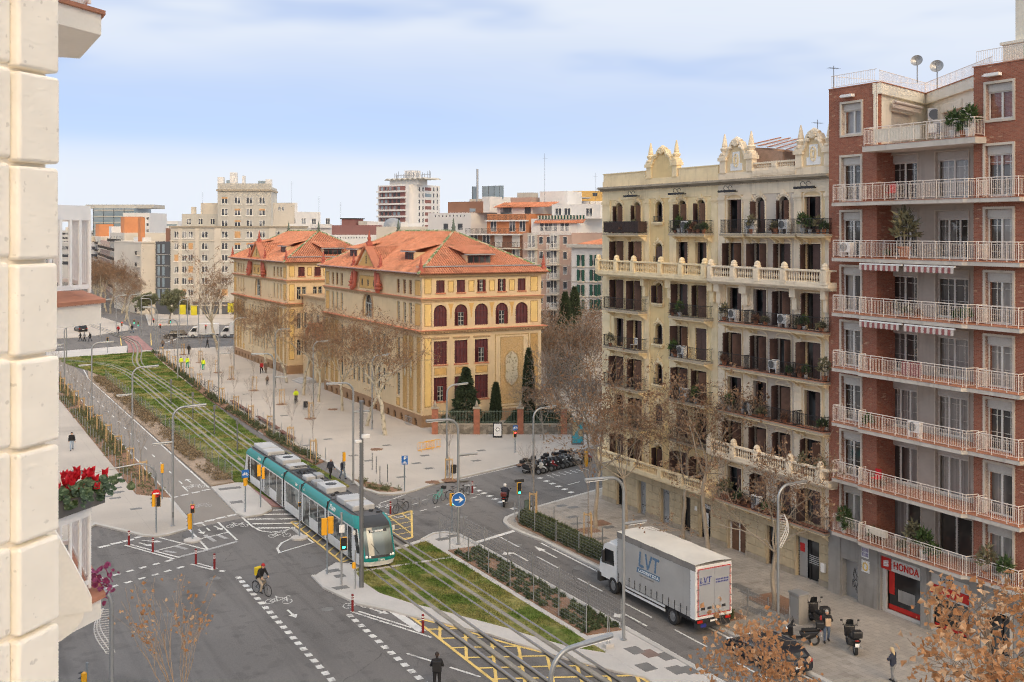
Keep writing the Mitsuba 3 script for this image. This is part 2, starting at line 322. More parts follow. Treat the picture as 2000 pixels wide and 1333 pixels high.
# ------------------------------------------------------------------ the cream corner building with iron balconies
mat('m_cream',speck((.82,.67,.40),.10,1.2,.05,9,.13),.85)
mat('m_ochre',speck((.76,.58,.30),.10,1.2,.05,9,.15),.85)
mat('m_peach',speck((.76,.60,.37),.10,1.2,.05,9,.12),.85)
mat('m_greige',speck((.60,.53,.45),.10,1.2,.05,9,.12),.85)
mat('m_trim',speck((.82,.68,.44),.12,1.6,.06,11,.15),.85)
mat('m_trimw',speck((.80,.69,.53),.12,1.6,.06,11,.15),.85)
mat('m_sand',speck((.50,.41,.27),.16,1.2,.08,9,.18),.88)
mat('m_slabbrown',speck((.37,.32,.25),.2,2,.1,11,.2),.88)
mat('m_terracotta',speck((.42,.19,.12),.2,2.5,.15,15),.8)
mat('m_shutter',speck((.092,.055,.048),.3,4,.2,20),.55)
mat('m_woodframe',speck((.10,.065,.05),.2,4,.2,20),.5)
mat('m_iron',(.035,.033,.034),.5,.3)
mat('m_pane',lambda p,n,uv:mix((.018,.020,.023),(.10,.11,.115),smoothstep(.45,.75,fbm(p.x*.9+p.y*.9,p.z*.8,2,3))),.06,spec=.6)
mat('m_dark',(.012,.012,.013),.7)
mat('m_white',speck((.84,.83,.81),.08,2,.05,14),.5)
mat('m_grey_metal',(.42,.43,.44),.4,.5)
yF=Frame((50,0),(0,-1),(-1,0)) # u = -y
U=lambda y:-y
CB=thing('corner_building','cream and yellow old apartment building with stone balustrades, iron balconies and dark shutters','apartment building')
def bars(mb,fr,u0,u1,d0,d1,z0,z1,step=.115,r=.009,rail=.018):
 """an iron railing round three sides of a balcony"""
 for z in(z1,z0+.06):
  fr.box(mb,u0,u1,d1-rail,d1+rail,z-rail,z+rail)
  for u in(u0,u1):fr.box(mb,u-rail,u+rail,d0,d1-rail,z-rail,z+rail)
 n=max(2,int(abs(u1-u0)/step))
 for i in range(n+1):
  u=u0+(u1-u0)*i/n;fr.box(mb,u-r,u+r,d1-r,d1+r,z0+.06,z1)
 n=max(1,int(abs(d1-d0)/step))
 for i in range(n):
  d=d0+(d1-d0)*i/n
  for u in(u0,u1):fr.box(mb,u-r,u+r,d-r,d+r,z0+.06,z1)
 return mb
def iron_balcony(root,y0,y1,z,out=.9,h=.95,label=None,tile='m_slabbrown',under=True,screen=False):
 u0,u1=U(max(y0,y1)),U(min(y0,y1));fr=yF
 mb=MB();fr.box(mb,u0-.05,u1+.05,0.02,out+.05,z-.13,z)
 b=put(root,'balcony',mb.ply('m_slabbrown'),label)
 m2=MB();fr.box(m2,u0-.02,u1+.02,.02,out+.01,z-.2,z-.133)
 fr.box(m2,u0+.1,u1-.1,.02,out-.15,z-.26,z-.203)
 for u in np.linspace(u0+.2,u1-.2,max(2,int((u1-u0)/1.6))):
  m2.add(trimesh.creation.extrude_polygon(sg.Polygon([(.0,-.26),(.62,-.262),(.66,-.32),(.45,-.38),(.15,-.62),(0,-.66)]),.16,engine='earcut'),np.column_stack([np.r_[fr.n,0],[0,0,1,0],np.r_[fr.u,0],np.r_[fr.P(u-.08,.02,z),1]]))
 put(b,'bracket',m2.ply('m_trim'))
 put(b,'railing',bars(MB(),fr,u0,u1,.06,out,z+.02,z+h).ply('m_iron'))
 if tile!='m_slabbrown':
  t=MB();fr.box(t,u0-.06,u1+.06,.06,out+.07,z+.002,z+.03);put(b,'tiles',t.ply(tile))
 if screen:
  t=MB();fr.box(t,u0+.03,u1-.03,out-.05,out-.035,z+.06,z+h-.05)
  for u in(u0+.03,u1-.03):fr.box(t,u-.008,u+.008,.08,out-.05,z+.06,z+h-.05)
  put(b,'screen',t.ply('m_shutter'),'brown privacy screen behind the railing')
 return b
def shutter_leaf(mb,fr,hinge_u,side,z0,z1,w,ang,d=.0,slat=.085):
 """side: +1 opens to larger u; ang: 0 closed, 90 straight out"""
 a=math.radians(ang);du,dd=-side*math.cos(a)*w,math.sin(a)*w
 P0=fr.P(hinge_u,d,0);e=fr.u*du/w+fr.n*dd/w;q=np.cross(e,[0,0,1])
 def slab(a0,a1,b0,b1,zz0,zz1):
  v=np.array([P0+e*x+q*y+np.array([0,0,z])for x in(a0,a1)for y in(b0,b1)for z in(zz0,zz1)])
  mb.raw(v,MB.BF)
 slab(0,w,-.018,.018,z0,z1)
 for x in(0,w-.05):slab(x,x+.05,-.026,.026,z0,z1)
 for zz in(z0,(z0+z1)/2,z1-.08):slab(.05,w-.05,-.0255,.0255,zz,zz+.08)
 zz=z0+.1
 while zz<z1-.12:
  slab(.052,w-.052,-.023,.023,zz,zz+slat*.45);zz+=slat
 return mb
def yellow_window(root,y,w,z0,z1,arch=False,style=0,surround='m_trim',depth=.30,stained=False):
 """style 0: shutters open, 1: closed, 2: one open, 3: ajar inside the reveal"""
 u0,u1=U(y)-w/2,U(y)+w/2;rs=R.random
 zt=z1-(w/2 if arch else 0)
 mb=MB();poly=(archrect if arch else rect)(u0,u1,z0,z1)
 yF.ext(mb,poly.buffer(.09,join_style=2).difference(poly),-.02,.05)
 if arch:
  t=np.linspace(math.pi*.2,math.pi*.8,7);c=(u0+u1)/2
  for a in t:yF.box(mb,c+(w/2+.18)*math.cos(a)-.07,c+(w/2+.18)*math.cos(a)+.07,.02,.09,zt+(w/2+.18)*math.sin(a)-.07,zt+(w/2+.18)*math.sin(a)+.09)
  yF.box(mb,c-.12,c+.12,.02,.12,z1+.1,z1+.42)
 else:
  c=(u0+u1)/2;t=np.linspace(0,math.pi,9)
  ring=sg.LineString([(c+(w/2+.05)*math.cos(a),z1+.10+.28*math.sin(a))for a in t]).buffer(.05)
  yF.ext(mb,ring,.0,.06)
 win=put(root,'window',mb.ply(surround))
 f=MB();yF.ext(f,poly.difference(rect(u0+.07,c-.035,z0+.35,z1-.09)).difference(rect(c+.035,u1-.07,z0+.35,z1-.09)),-depth-.03,-depth+.03)
 put(win,'frame',f.ply('m_woodframe'))
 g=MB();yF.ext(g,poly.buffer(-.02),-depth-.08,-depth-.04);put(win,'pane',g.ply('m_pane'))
 lw=w/2-.015
 zz1=z1-.03 if not arch else zt+.25
 for side,u in((-1,u0),(1,u1)):
  s=MB()
  if style==1:shutter_leaf(s,yF,u,side,z0+.03,zz1,lw,3,-.1)
  elif style==3:shutter_leaf(s,yF,u,side,z0+.03,zz1,lw*.72,28+14*rs(),-depth+.03)
  elif style==2 and side>0:shutter_leaf(s,yF,u,side,z0+.03,zz1,lw,5,-.1)
  else:shutter_leaf(s,yF,u-side*.02,side,z0+.03,zz1,lw,62+34*rs(),-.04)
  put(win,'shutter',s.ply('m_shutter'))
 return win,poly
ZF={6:(22.30,24.78),5:(19.30,21.66),4:(16.17,18.52),3:(13.05,15.38),2:(9.95,12.28),1:(6.98,9.18),0:(3.80,5.98)}
cols=[(74.95,1.35,'m_cream'),(72.4,1.35,'m_cream'),(69.45,1.0,'m_ochre'),(66.5,1.4,'m_cream'),(64.25,1.35,'m_cream'),(60.5,1.5,'m_peach'),(57.85,1.35,'m_greige'),(55.5,1.35,'m_greige'),(52.85,1.5,'m_peach')]
opens={}
for ci,(y,w,m)in enumerate(cols):
 for fl,(z0,z1)in ZF.items():
  left=ci<5;stair=ci==2
  if stair:
   z0,z1=z1-1.6,z1
   if fl==5:z1-=.1
  arch=(fl==6 and ci not in(5,8))or stair
  style=[0,0,0,2,1,3][int(R.random()*6)]
  if(fl,ci)in((6,2),(6,5),(6,8),(4,5),(4,6),(5,3),(5,4),(3,0),(1,0),(2,5),(2,6)):style=3
  if fl==6 and ci<5 and ci!=2:style=0
  if ci in(5,8)and fl==6:z1-=.10
  ww=w*(.78 if arch and not stair else 1)
  win,poly=yellow_window(CB,y,ww,z0+(.03 if not stair else 0),z1,arch,style,'m_trim' if left else 'm_trimw')
  opens.setdefault(ci,[]).append(poly)
  if stair:
   s=MB();yF.box(s,U(y)-ww/2-.2,U(y)+ww/2+.2,.0,.25,z0-.12,z0);yF.box(s,U(y)-ww/2-.1,U(y)+ww/2+.1,.0,.16,z0-.26,z0-.12)
   put(win,'sill',s.ply('m_trim'));put(win,'guard',bars(MB(),yF,U(y)-ww/2,U(y)+ww/2,.05,.2,z0-.02,z0+.42,.12).ply('m_iron'))
   # wall panels between pilasters
Zg,Zc=3.62,25.0
secs=[(77.3,76.25,None),(76.25,71.3,(0,1)),(70.68,68.05,(2,)),(67.2,63.0,(3,4)),(61.5,59.5,(5,)),(58.62,54.5,(6,7)),(53.8,51.7,(8,))]
for y0,y1,cs in secs:
 if cs is None:continue
 body=rect(U(y0),U(y1),Zg,Zc).difference(unary_union([o for c in cs for o in opens[c]]))
 mb=MB();yF.ext(mb,body,-.45,0.0);put(CB,'wall',mb.ply(cols[cs[0]][2]))
for y0,y1,m in((77.4,76.25,'m_trim'),(71.3,70.68,'m_trim'),(68.05,67.2,'m_trim'),(63.0,62.28,'m_trim'),(62.24,61.5,'m_trimw'),(59.5,58.62,'m_trimw'),(54.5,53.8,'m_trimw'),(51.7,51.12,'m_trimw')):
 mb=MB();a,b=U(y0),U(y1)
 yF.box(mb,a,b,-.45,.06,19.2,Zc)
 yF.box(mb,a-.06,b+.06,-.1,.14,Zc-.35,Zc-.12);yF.box(mb,a-.03,b+.03,-.1,.10,Zc-.5,Zc-.42)
 z=Zg
 yF.box(mb,a+.02,b-.02,-.45,.03,Zg,19.2)
 while z<18.3:
  yF.box(mb,a,b,-.1,.07,z+.02,z+.57);z+=.6
 if y0!=77.4:yF.box(mb,a+.08,b-.08,.05,.55,18.2,19.0);yF.box(mb,a+.14,b-.14,.05,.35,17.4,18.2)
 put(CB,'pilaster',mb.ply(m))
bb=MB();bb.box(50.44,66,51.2,77.35,0,26.0);put(CB,'core',bb.ply('m_greige'))
sidew=MB();sidew.box(50.0,66,77.352,77.42,0,26.0);put(CB,'side_wall',sidew.ply('m_cream'))
# frieze and cornice
for y0,y1,m in((77.4,62.27,'m_trim'),(62.25,51.12,'m_trimw')):
 mb=MB();a,b=U(y0),U(y1)
 yF.box(mb,a,b,-.45,.05,Zc,25.75)
 put(CB,'frieze',mb.ply(m))
 mb=MB()
 for i,(d,z0,z1)in enumerate(((.16,25.752,25.85),(.34,25.853,25.93),(.5,25.933,26.03),(.42,26.033,26.10))):yF.box(mb,a-(.2 if y0>70 else 0),b,-.45,d,z0,z1)
 put(CB,'cornice',mb.ply('m_slabbrown'))
 mb=MB();yF.box(mb,a,b,-.3,.02,26.1,26.58);put(CB,'parapet',mb.ply('m_trim' if y0>70 else 'm_trimw'))
mb=MB()
for a,b in((77.3,71.25),(67.0,62.3)):yF.box(mb,U(a),U(b),-.3,0,26.582,27.15);yF.box(mb,U(a)-.03,U(b)+.03,-.36,.06,27.152,27.22)
put(CB,'parapet',mb.ply('m_trim'))
def urn_profile(h,r):return[(0,0),(r,0),(r,.08*h),(r*.55,.12*h),(r*.8,.2*h),(r*.95,.3*h),(r*.5,.38*h),(r*.62,.42*h),(r*.55,.5*h),(r*.35,.75*h),(r*.12,h),(0,h)]
def gable(yc,hw,zb,ped,m,panel,emblem):
 g=MB();u=U(yc)
 pts=[(u-hw+.35,zb),(u+hw-.35,zb),(u+hw-.35,zb+1.2),(u+hw-.7,zb+1.25),(u+hw-.9,zb+1.6),(u+.75,zb+1.75),(u+.55,zb+2.1),(u,zb+2.3),(u-.55,zb+2.1),(u-.75,zb+1.75),(u-hw+.9,zb+1.6),(u-hw+.7,zb+1.25),(u-hw+.35,zb+1.2)]
 P=sg.Polygon(pts);yF.ext(g,P,-.3,.0)
 k=put(CB,'gable',g.ply(panel))
 t=MB();yF.ext(t,P.difference(P.buffer(-.2,join_style=2)).intersection(rect(u-5,u+5,zb+1.02,zb+4)),-.36,.13)
 for s in(-1,1):
  yF.box(t,u+s*(hw-.33)-.3,u+s*(hw-.33)+.3,-.35,.1,zb,zb+ped)
  yF.box(t,u+s*(hw-.33)-.42,u+s*(hw-.33)+.42,-.45,.2,zb+ped,zb+ped+.25)
  yF.box(t,u+s*(hw-.33)-.34,u+s*(hw-.33)+.34,-.40,.14,zb+ped+.25,zb+ped+.42)
  a=u+s*(hw-.9);yF.tube(t,[(a,.05,zb+1.5),(a-s*.2,.12,zb+1.72),(a-s*.45,.05,zb+1.75)],.13,8)
 for q in range(7):
  a=math.pi*(q+.5)/7;yF.tube(t,[(u,.10,zb+1.85),(u+.34*math.cos(a),.12,zb+1.9+.42*math.sin(a))],.085,6)
 yF.tube(t,[(u-.42,-.05,zb+2.1),(u,-.05,zb+2.3),(u+.42,-.05,zb+2.1)],.2,10)
 put(k,'trim',t.ply(m))
 for s in(-1,1):
  q=MB();yF.lathe(q,urn_profile(1.5,.34),u+s*(hw-.33),-.12,zb+ped+.42,10);put(k,'finial',q.ply(m,40))
 if emblem:
  e=MB();yF.box(e,u-.62,u+.62,-.02,.03,zb+.12,zb+.62);yF.box(e,u-.38,u+.38,-.02,.035,zb+.62,zb+1.42);put(k,'plaque',e.ply('m_white'))
  e=MB()
  for rr in(.16,.3):yF.tube(e,[(u+rr*.8*math.cos(a),.05,zb+.82+rr*1.5*math.sin(a))for a in np.linspace(0,2*math.pi,20)],.045,5)
  put(k,'relief',e.ply('m_trim'))
gable(69.05,2.0,26.58,.85,'m_trim','m_ochre',False)
gable(60.3,1.75,26.58,.85,'m_trimw','m_peach',True);gable(52.75,1.62,26.58,.85,'m_trimw','m_peach',True)
BAL=[(.065,0),(.065,.05),(.028,.08),(.035,.16),(.068,.30),(.062,.40),(.03,.55),(.038,.6),(.055,.66),(.055,.7)]
def balustrade(root,name,y0,y1,z,h,d,m,posts,step=.225,returns=True,crest=True):
 a,b=U(max(y0,y1)),U(min(y0,y1));mb=MB()
 yF.box(mb,a,b,0.07,d+.12,z-.18,z);yF.box(mb,a,b,d-.12,d+.12,z+.002,z+.14);yF.box(mb,a,b,d-.14,d+.14,z+h-.12,z+h)
 for k_ in range(3):yF.box(mb,a+.05,b-.05,.07,d+.06-.12*k_,z-.24-.07*k_,z-.182-.07*k_)
 if returns:
  for u in(a+.12,b-.12):yF.box(mb,u-.1,u+.1,.07,d-.14,z+h-.118,z+h-.003);yF.box(mb,u-.1,u+.1,.07,d-.12,z+.002,z+.137)
 bal=put(root,name,mb.ply(m));us=[U(p)for p in posts]
 for u in us:
  p=MB();yF.box(p,u-.26,u+.26,d-.17,d+.17,z+.004,z+h+.01);yF.box(p,u-.17,u+.17,d+.16,d+.2,z+.2,z+h-.18)
  if crest:p.lathe([(.24,0),(.26,.08),(.2,.14),(.22,.24),(.15,.36),(.06,.42),(0,.43)],yF.P(u,d,z+h+.01),10)
  put(bal,'post',p.ply(m))
 ends=sorted([a]+us+[b])
 shared=MB().lathe([(r,zz/.7*(h-.27))for r,zz in BAL],n=8).ply(m,True)
 for e0,e1 in zip(ends[:-1],ends[1:]):
  n=int((e1-e0-.62)/step)
  if n<1:continue
  for i in range(n):
   u=(e0+e1)/2+(i-(n-1)/2)*step
   put(bal,'baluster',shared,T=T4().translate(yF.P(u,d,z+.143).tolist()))
 return bal
balustrade(CB,'balustrade',76.9,62.3,19.15,.98,.95,'m_trim',(76.6,73.9,71.5,67.9,65.3,62.6))
balustrade(CB,'balustrade',62.25,50.4,19.15,.92,.95,'m_trimw',(61.9,59.4,57.0,54.4,50.75))
balustrade(CB,'balustrade',76.9,62.3,3.85,.75,.95,'m_trim',(76.6,73.9,71.5,67.9,65.3,62.6),crest=False)
balustrade(CB,'balustrade',62.25,50.3,6.95,.85,1.0,'m_trimw',(61.9,59.4,57.0,53.8,51.1))
balustrade(CB,'roof_balustrade',58.6,54.3,26.6,.55,-.12,'m_trimw',(56.4,),.17,False,False)
for fl,z in((6,22.30),(4,16.15),(3,13.08),(2,9.97),(1,6.98)):
 iron_balcony(CB,75.95,70.95,z,screen=fl==6);iron_balcony(CB,66.95,62.8,z)
 if fl==6:
  for a,b in((60.95,58.55),(58.15,55.85),(55.75,53.5),(53.25,50.85)):iron_balcony(CB,a,b,z)
 elif fl>1:iron_balcony(CB,61.1,58.5,z,tile='m_terracotta');iron_balcony(CB,58.4,53.85,z,tile='m_terracotta');iron_balcony(CB,53.75,51.0,z,tile='m_terracotta')
iron_balcony(CB,61.4,54.4,3.72,out=.9,tile='m_terracotta');iron_balcony(CB,54.0,51.0,3.72,out=.75,tile='m_terracotta')
# ground floor: rusticated stone with shop openings
shops=[(54.35,52.25,2.75,'glass'),(57.15,56.35,2.9,'door'),(61.2,59.3,2.45,'shop'),(64.4,63.15,2.9,'narrow'),(66.5,65.5,2.9,'dark'),(69.2,68.1,2.8,'grille'),(72.2,71.2,2.8,'grille'),(75.3,74.2,2.7,'dark')]
gw=rect(U(77.4),U(51.12),0,Zg-.004).difference(unary_union([rect(U(a),U(b),-.1,h)for a,b,h,_ in shops]))
mb=MB();yF.ext(mb,gw,-.5,.02);gf=put(CB,'ground_floor',mb.ply('m_sand'))
rowh=.56
for i in range(6):
 z0=.5+i*rowh;row=rect(U(77.42),U(51.1),z0+.018,z0+rowh-.018).difference(unary_union([rect(U(a)-.12,U(b)+.12,-.1,h+.12)for a,b,h,_ in shops]))
 for g in getattr(row,'geoms',[row]):
  a,_,b,_=g.bounds;n=max(1,round((b-a)/1.5));off=(i%2)*.5
  cuts=[a]+[a+(b-a)*(k_+off)/n for k_ in range(1 if off==0 else 0,n)]+[b]
  for c0,c1 in zip(cuts[:-1],cuts[1:]):
   if c1-c0>.1:q=MB();yF.box(q,c0+.012,c1-.012,.02,.055,g.bounds[1],g.bounds[3]);put(gf,'stone',q.ply('m_sand'))
for g in rect(U(77.45),U(51.1),-.05,.48).difference(unary_union([rect(U(a)-.02,U(b)+.02,-.1,h)for a,b,h,_ in shops])).geoms:q=MB();yF.ext(q,g,.02,.09);put(gf,'plinth',q.ply('m_slabbrown'))
mat('m_shopwood',speck((.16,.085,.05),.3,3,.2,20),.5)
mat('m_purple',(.20,.17,.33),.6);mat('m_redsign',(.50,.03,.03),.5);mat('m_signblack',(.03,.03,.032),.5);mat('m_whitelet',(.75,.75,.74),.6)
mat('m_graffiti',lambda p,n,uv:mix((.42,.43,.44),(.03,.03,.04),smoothstep(.035,.015,dr.abs(fbm(p.y*2.3,p.z*1.9,3,3)-.5))),.6)
for a,b,h,kind in shops:
 u0,u1=U(a),U(b);fr=MB();pn=MB()
 yF.ext(fr,rect(u0,u1,0,h).difference(rect(u0+.07,u1-.07,.1,h-.09)),-.3,-.22)
 yF.box(pn,u0,u1,-.34,-.305,0,h)
 m={'glass':'m_iron','door':'m_woodframe','shop':'m_white','narrow':'m_iron','dark':'m_iron','grille':'m_grey_metal'}[kind]
 if kind in('shop','glass'):yF.box(fr,(u0+u1)/2-.04,(u0+u1)/2+.04,-.3,-.22,.1,h-.09)
 d=put(CB,'shop_door',fr.ply(m))
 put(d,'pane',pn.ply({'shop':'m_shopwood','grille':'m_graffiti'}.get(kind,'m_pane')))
 if kind=='shop':
  q=MB();yF.box(q,u0,u1,-.21,-.15,h-.28,h-.02);put(d,'sign',q.ply('m_purple'),'purple and white striped fascia')
  for i in range(3):q=MB();yF.box(q,u0+.15+i*.6,u0+.45+i*.6,-.15,-.14,h-.22,h-.08);put(d,'sign_stripe',q.ply('m_whitelet'))
 if kind=='narrow':
  q=MB();yF.box(q,u0+.1,u1,-.2,-.12,h-.75,h);sgn=put(d,'sign',q.ply('m_signblack'),'black fascia with white lettering')
  put(d,'lettering',mikit.ply(yF.text('rtis',u0+.28,h-.52,-.118,.3,True,fit=.78),'m_whitelet'))
  q=MB();yF.box(q,u0+.35,u0+.75,-.21,-.2,.3,2.0);put(d,'poster',q.ply('m_white'))
 if kind=='glass':
  q=MB();yF.box(q,u0+.1,u0+.85,-.21,-.2,.15,h-.1);put(d,'grey_panel',q.ply('m_grey_metal'))
  q=MB();yF.box(q,u0+.18,u0+.6,-.19,-.18,1.75,2.3);put(d,'red_notice',q.ply('m_redsign'))
  q=MB()
  for i in range(5):yF.box(q,u0+1.0,u1-.1,-.21,-.2,1.2+i*.12,1.23+i*.12)
  put(d,'film_stripes',q.ply('m_whitelet'))
 if kind=='grille':
  q=MB()
  for i in range(14):yF.box(q,u0+.08,u1-.08,-.21,-.19,.9+i*.13,.95+i*.13)
  put(d,'slats',q.ply('m_grey_metal'))
q=MB();yF.box(q,U(51.95),U(51.6),.06,.2,1.05,1.6);tag(put(None,'letter_box',q.ply('m_white')),'white box fixed to the wall beside the dark glass shop door','meter box')
q=MB();yF.box(q,U(64.9),U(64.65),.06,.09,2.0,2.3);tag(put(None,'street_plate',q.ply('m_white')),'small pale plate on the wall beside the black shop sign','sign')
# iron lamp brackets under the cornice
for y in(72.4,66.4,60.55,52.9):
 q=MB();yF.box(q,U(y)-.95,U(y)+.85,.55,.7,25.18,25.33);yF.tube(q,[(U(y)-.5,.06,25.25),(U(y)-.5,.62,25.25)],.04);yF.tube(q,[(U(y)+.4,.06,25.25),(U(y)+.4,.62,25.25)],.04)
 for s_ in(0,1):yF.tube(q,[(U(y)-.2+s_*.5+.2*math.cos(t),.6,25.48+.16*math.sin(t))for t in np.linspace(0,5.2,14)],.022,5)
 put(CB,'awning_box',q.ply('m_iron'),'black iron bracket with scrolls under the cornice')
 # glazed roof house behind the parapet
mat('m_brickpale',speck((.45,.30,.22),.2,3,.2,18),.85);mat('m_glassroof',(.35,.42,.48),.12,spec=.6)
RH=thing('roof_house','small brick stair house with a sloping glass roof behind the stone gables','roof house')
q=MB();q.raw([[51.6,57.4,26.1],[51.6,61.6,26.1],[55.5,57.4,26.1],[55.5,61.6,26.1],[51.6,57.4,27.9],[51.6,61.6,28.5],[55.5,57.4,27.9],[55.5,61.6,28.5]],[[0,1,5,4],[2,6,7,3],[0,4,6,2],[1,3,7,5]]);put(RH,'wall',q.ply('m_brickpale'))
q=MB();v=[[51.5,54.0,27.55],[51.5,60.8,28.55],[54.5,54.0,28.5],[54.5,60.8,29.2]];q.raw(v,[[0,2,3,1]]);put(RH,'glass_roof',q.ply('m_glassroof'))
q=MB()
for i in range(8):a=np.array(v[0])+(np.array(v[1])-v[0])*i/7;b=np.array(v[2])+(np.array(v[3])-v[2])*i/7;q.tube([a+[0,0,.03],b+[0,0,.03]],.04,5)
put(RH,'glazing_bar',q.ply('m_terracotta'))
# ------------------------------------------------------------------ the red brick apartment building
def _brick(p,n,uv):
 h=dr.select(dr.abs(n.x)>.7,p.y,p.x)
 row=p.z/.068;r_=dr.floor(row);col=h/.26+.5*(r_-2*dr.floor(r_/2));c_=dr.floor(col)
 fx,fz=col-c_,row-r_
 mort=smoothstep(.0,.045,dr.minimum(fx,1-fx))*smoothstep(.0,.16,dr.minimum(fz,1-fz))
 a=cell_rand(c_,r_,3);b=fbm(h*.5,p.z*.5,2,3)
 c=mix((.23,.070,.043),(.37,.132,.080),a*.7+b*.5)
 c=mix(c,(.50,.30,.20),smoothstep(.955,.97,a)*smoothstep(.48,.62,noise(h*.7,p.z*1.1,5)))
 return mix((.33,.25,.20),c,mort)
mat('m_brick',_brick,.85,spec=.2)
mat('m_slabcream',speck((.56,.52,.465),.14,1.5,.08,10,.2),.85)
mat('m_railcream',speck((.80,.73,.66),.1,3,.06,14),.5)
mat('m_greywall',speck((.48,.43,.375),.10,1.0,.06,10,.15),.85)
mat('m_pwhite',speck((.74,.70,.60),.08,1.0,.05,10,.12),.85)
mat('m_frame_w',speck((.72,.70,.65),.05,3,.04,14),.45)
mat('m_surround',speck((.60,.54,.46),.1,2,.06,12,.1),.8)
mat('m_rollbox',lambda p,n,uv:mi.Color3f(.56,.53,.49)*(.86+.14*smoothstep(.1,.3,dr.abs(p.z/.05-dr.round(p.z/.05)))),.6)
def _curt(p,n,uv):
 f=.55+.45*noise(p.y*14,0,1);who=noise(p.y*.55,dr.floor(p.z/3.33)*7.1,9)
 light=smoothstep(.35,.6,who+.25*(noise(p.y*1.3,dr.floor(p.z/3.33)*3.0,4)-.5))
 return mix((.07,.066,.062),mi.Color3f(.56,.54,.51)*f,light)
mat('m_curtain',_curt,.9,spec=.1)
scene['m_glass']={'type':'thindielectric','int_ior':1.5}
mat('m_stone_g',speck((.30,.285,.265),.25,1.2,.1,12,.25),.75)
mat('m_awnred',speck((.28,.10,.10),.2,2,.1,12),.8);mat('m_awnwhite',speck((.56,.50,.46),.12,2,.1,12),.8)
bF=Frame((49.7,0),(0,-1),(-1,0))
BB=thing('brick_building','red brick apartment building with long pale balconies and shops at street level','apartment building')
SL=[27.5,24.25,20.9,17.56,14.2,10.87,7.5,4.24];TOP=31.25
YR=33.0
def casement(root,fr,y0,y1,z0,z1,d,leaves,box=.46,bars_=True,surround=True,rollbox=True,bottom=.0):
 """a white glazed door or window with its roller box, set back by d"""
 u0,u1=U(max(y0,y1)),U(min(y0,y1));mb=MB();o=rect(u0,u1,z0,z1)
 if surround:fr.ext(mb,o.buffer(.13,join_style=2).difference(o).intersection(rect(u0-1,u1+1,z0-(0 if bottom==0 else .13),z1+1)),d-.02-.35,d+.07)
 else:fr.ext(mb,o.buffer(.06,join_style=2).difference(o).intersection(rect(u0-1,u1+1,z0,z1+1)),d-.3,d+.05)
 w=put(root,'window',mb.ply('m_surround'))
 D=d-.26;zb=z1-box
 if rollbox:
  q=MB();fr.box(q,u0+.02,u1-.02,D-.05,D+.12,zb,z1-.01);put(w,'roller_box',q.ply('m_rollbox'))
 q=MB();hole=[]
 lw=(u1-u0)/leaves
 for i in range(leaves):hole.append(rect(u0+i*lw+.055,u0+(i+1)*lw-.055,z0+.10,zb-.06))
 fr.ext(q,rect(u0,u1,z0+.01,zb).difference(unary_union(hole)),D-.03,D+.03)
 if bars_:
  for i in range(leaves):
   a,b=u0+i*lw+.055,u0+(i+1)*lw-.055
   for t in((.5,)if lw>.6 else()):fr.box(q,a+(b-a)*t-.018,a+(b-a)*t+.018,D-.16,D-.12,z0+.1,zb-.06)
   for t in(.2,.42,.82):fr.box(q,a,b,D-.158,D-.122,z0+(zb-z0)*t-.016,z0+(zb-z0)*t+.016)
 put(w,'frame',q.ply('m_frame_w'))
 q=MB();a=fr.P(u0+.03,D-.04,z0+.06);b=fr.P(u1-.03,D-.04,zb-.03)
 q.raw([[a[0],a[1],a[2]],[b[0],b[1],a[2]],[b[0],b[1],b[2]],[a[0],a[1],b[2]]],[[0,1,2,3]]);put(w,'pane',q.ply('m_glass'))
 q=MB();fr.box(q,u0-.05,u1+.05,D-.34,D-.30,z0,z1);put(w,'curtain',q.ply('m_curtain'))
 return o
holes_l,holes_r,holes_m=[],[],[]
for i,z in enumerate(SL):
 if i==0:
  holes_l.append(casement(BB,bF,50.0,48.4,28.35,30.25,0,2,.42,False,bottom=1));holes_r.append(casement(BB,bF,39.6,37.97,28.35,30.25,0,2,.42,False,bottom=1))
  continue
 holes_l.append(casement(BB,bF,50.03,48.45,z+.04,z+2.74,0,2,bars_=i in(1,2,4,5,6)))
 holes_r.append(casement(BB,bF,39.65,37.98,z+.04,z+2.74,0,2,bars_=i in(1,2,3,4,5)))
 for y0,y1 in((47.45,45.25),(43.95,41.7)):
  if i==7:y1-=.25
  holes_m.append(casement(BB,bF,y0,y1,z+.04,z+2.72,-1.2,2 if i in(1,3,4,7)else 3,.46,i not in(6,7),False))
q=MB();bF.ext(q,rect(U(51.1),U(47.2),3.95,TOP).difference(unary_union(holes_l)),-.38,0);put(BB,'brick_wall',q.ply('m_brick'))
q=MB();bF.ext(q,rect(U(40.4),U(YR),3.95,TOP).difference(unary_union(holes_r)),-.38,0);put(BB,'brick_wall',q.ply('m_brick'))
q=MB();bF.ext(q,rect(U(47.55),U(40.05),3.95,27.2).difference(unary_union(holes_m)),-1.6,-1.2);put(BB,'recessed_wall',q.ply('m_greywall'))
q=MB()
q.box(50.085,51.2,47.2,47.58,3.95,27.2);put(BB,'brick_side',q.ply('m_brick'))
q=MB();q.box(50.085,51.2,40.02,40.4,3.95,TOP);put(BB,'brick_side',q.ply('m_brick'))
q=MB();q.box(51.7,66,YR,51.05,0,27.3);put(BB,'core',q.ply('m_greywall'))
q=MB();q.box(50.1,62,50.9,51.1,3.95,TOP-.004);q.box(50.1,62,YR,40.0,26,TOP-.004);put(BB,'party_wall',q.ply('m_brick'))
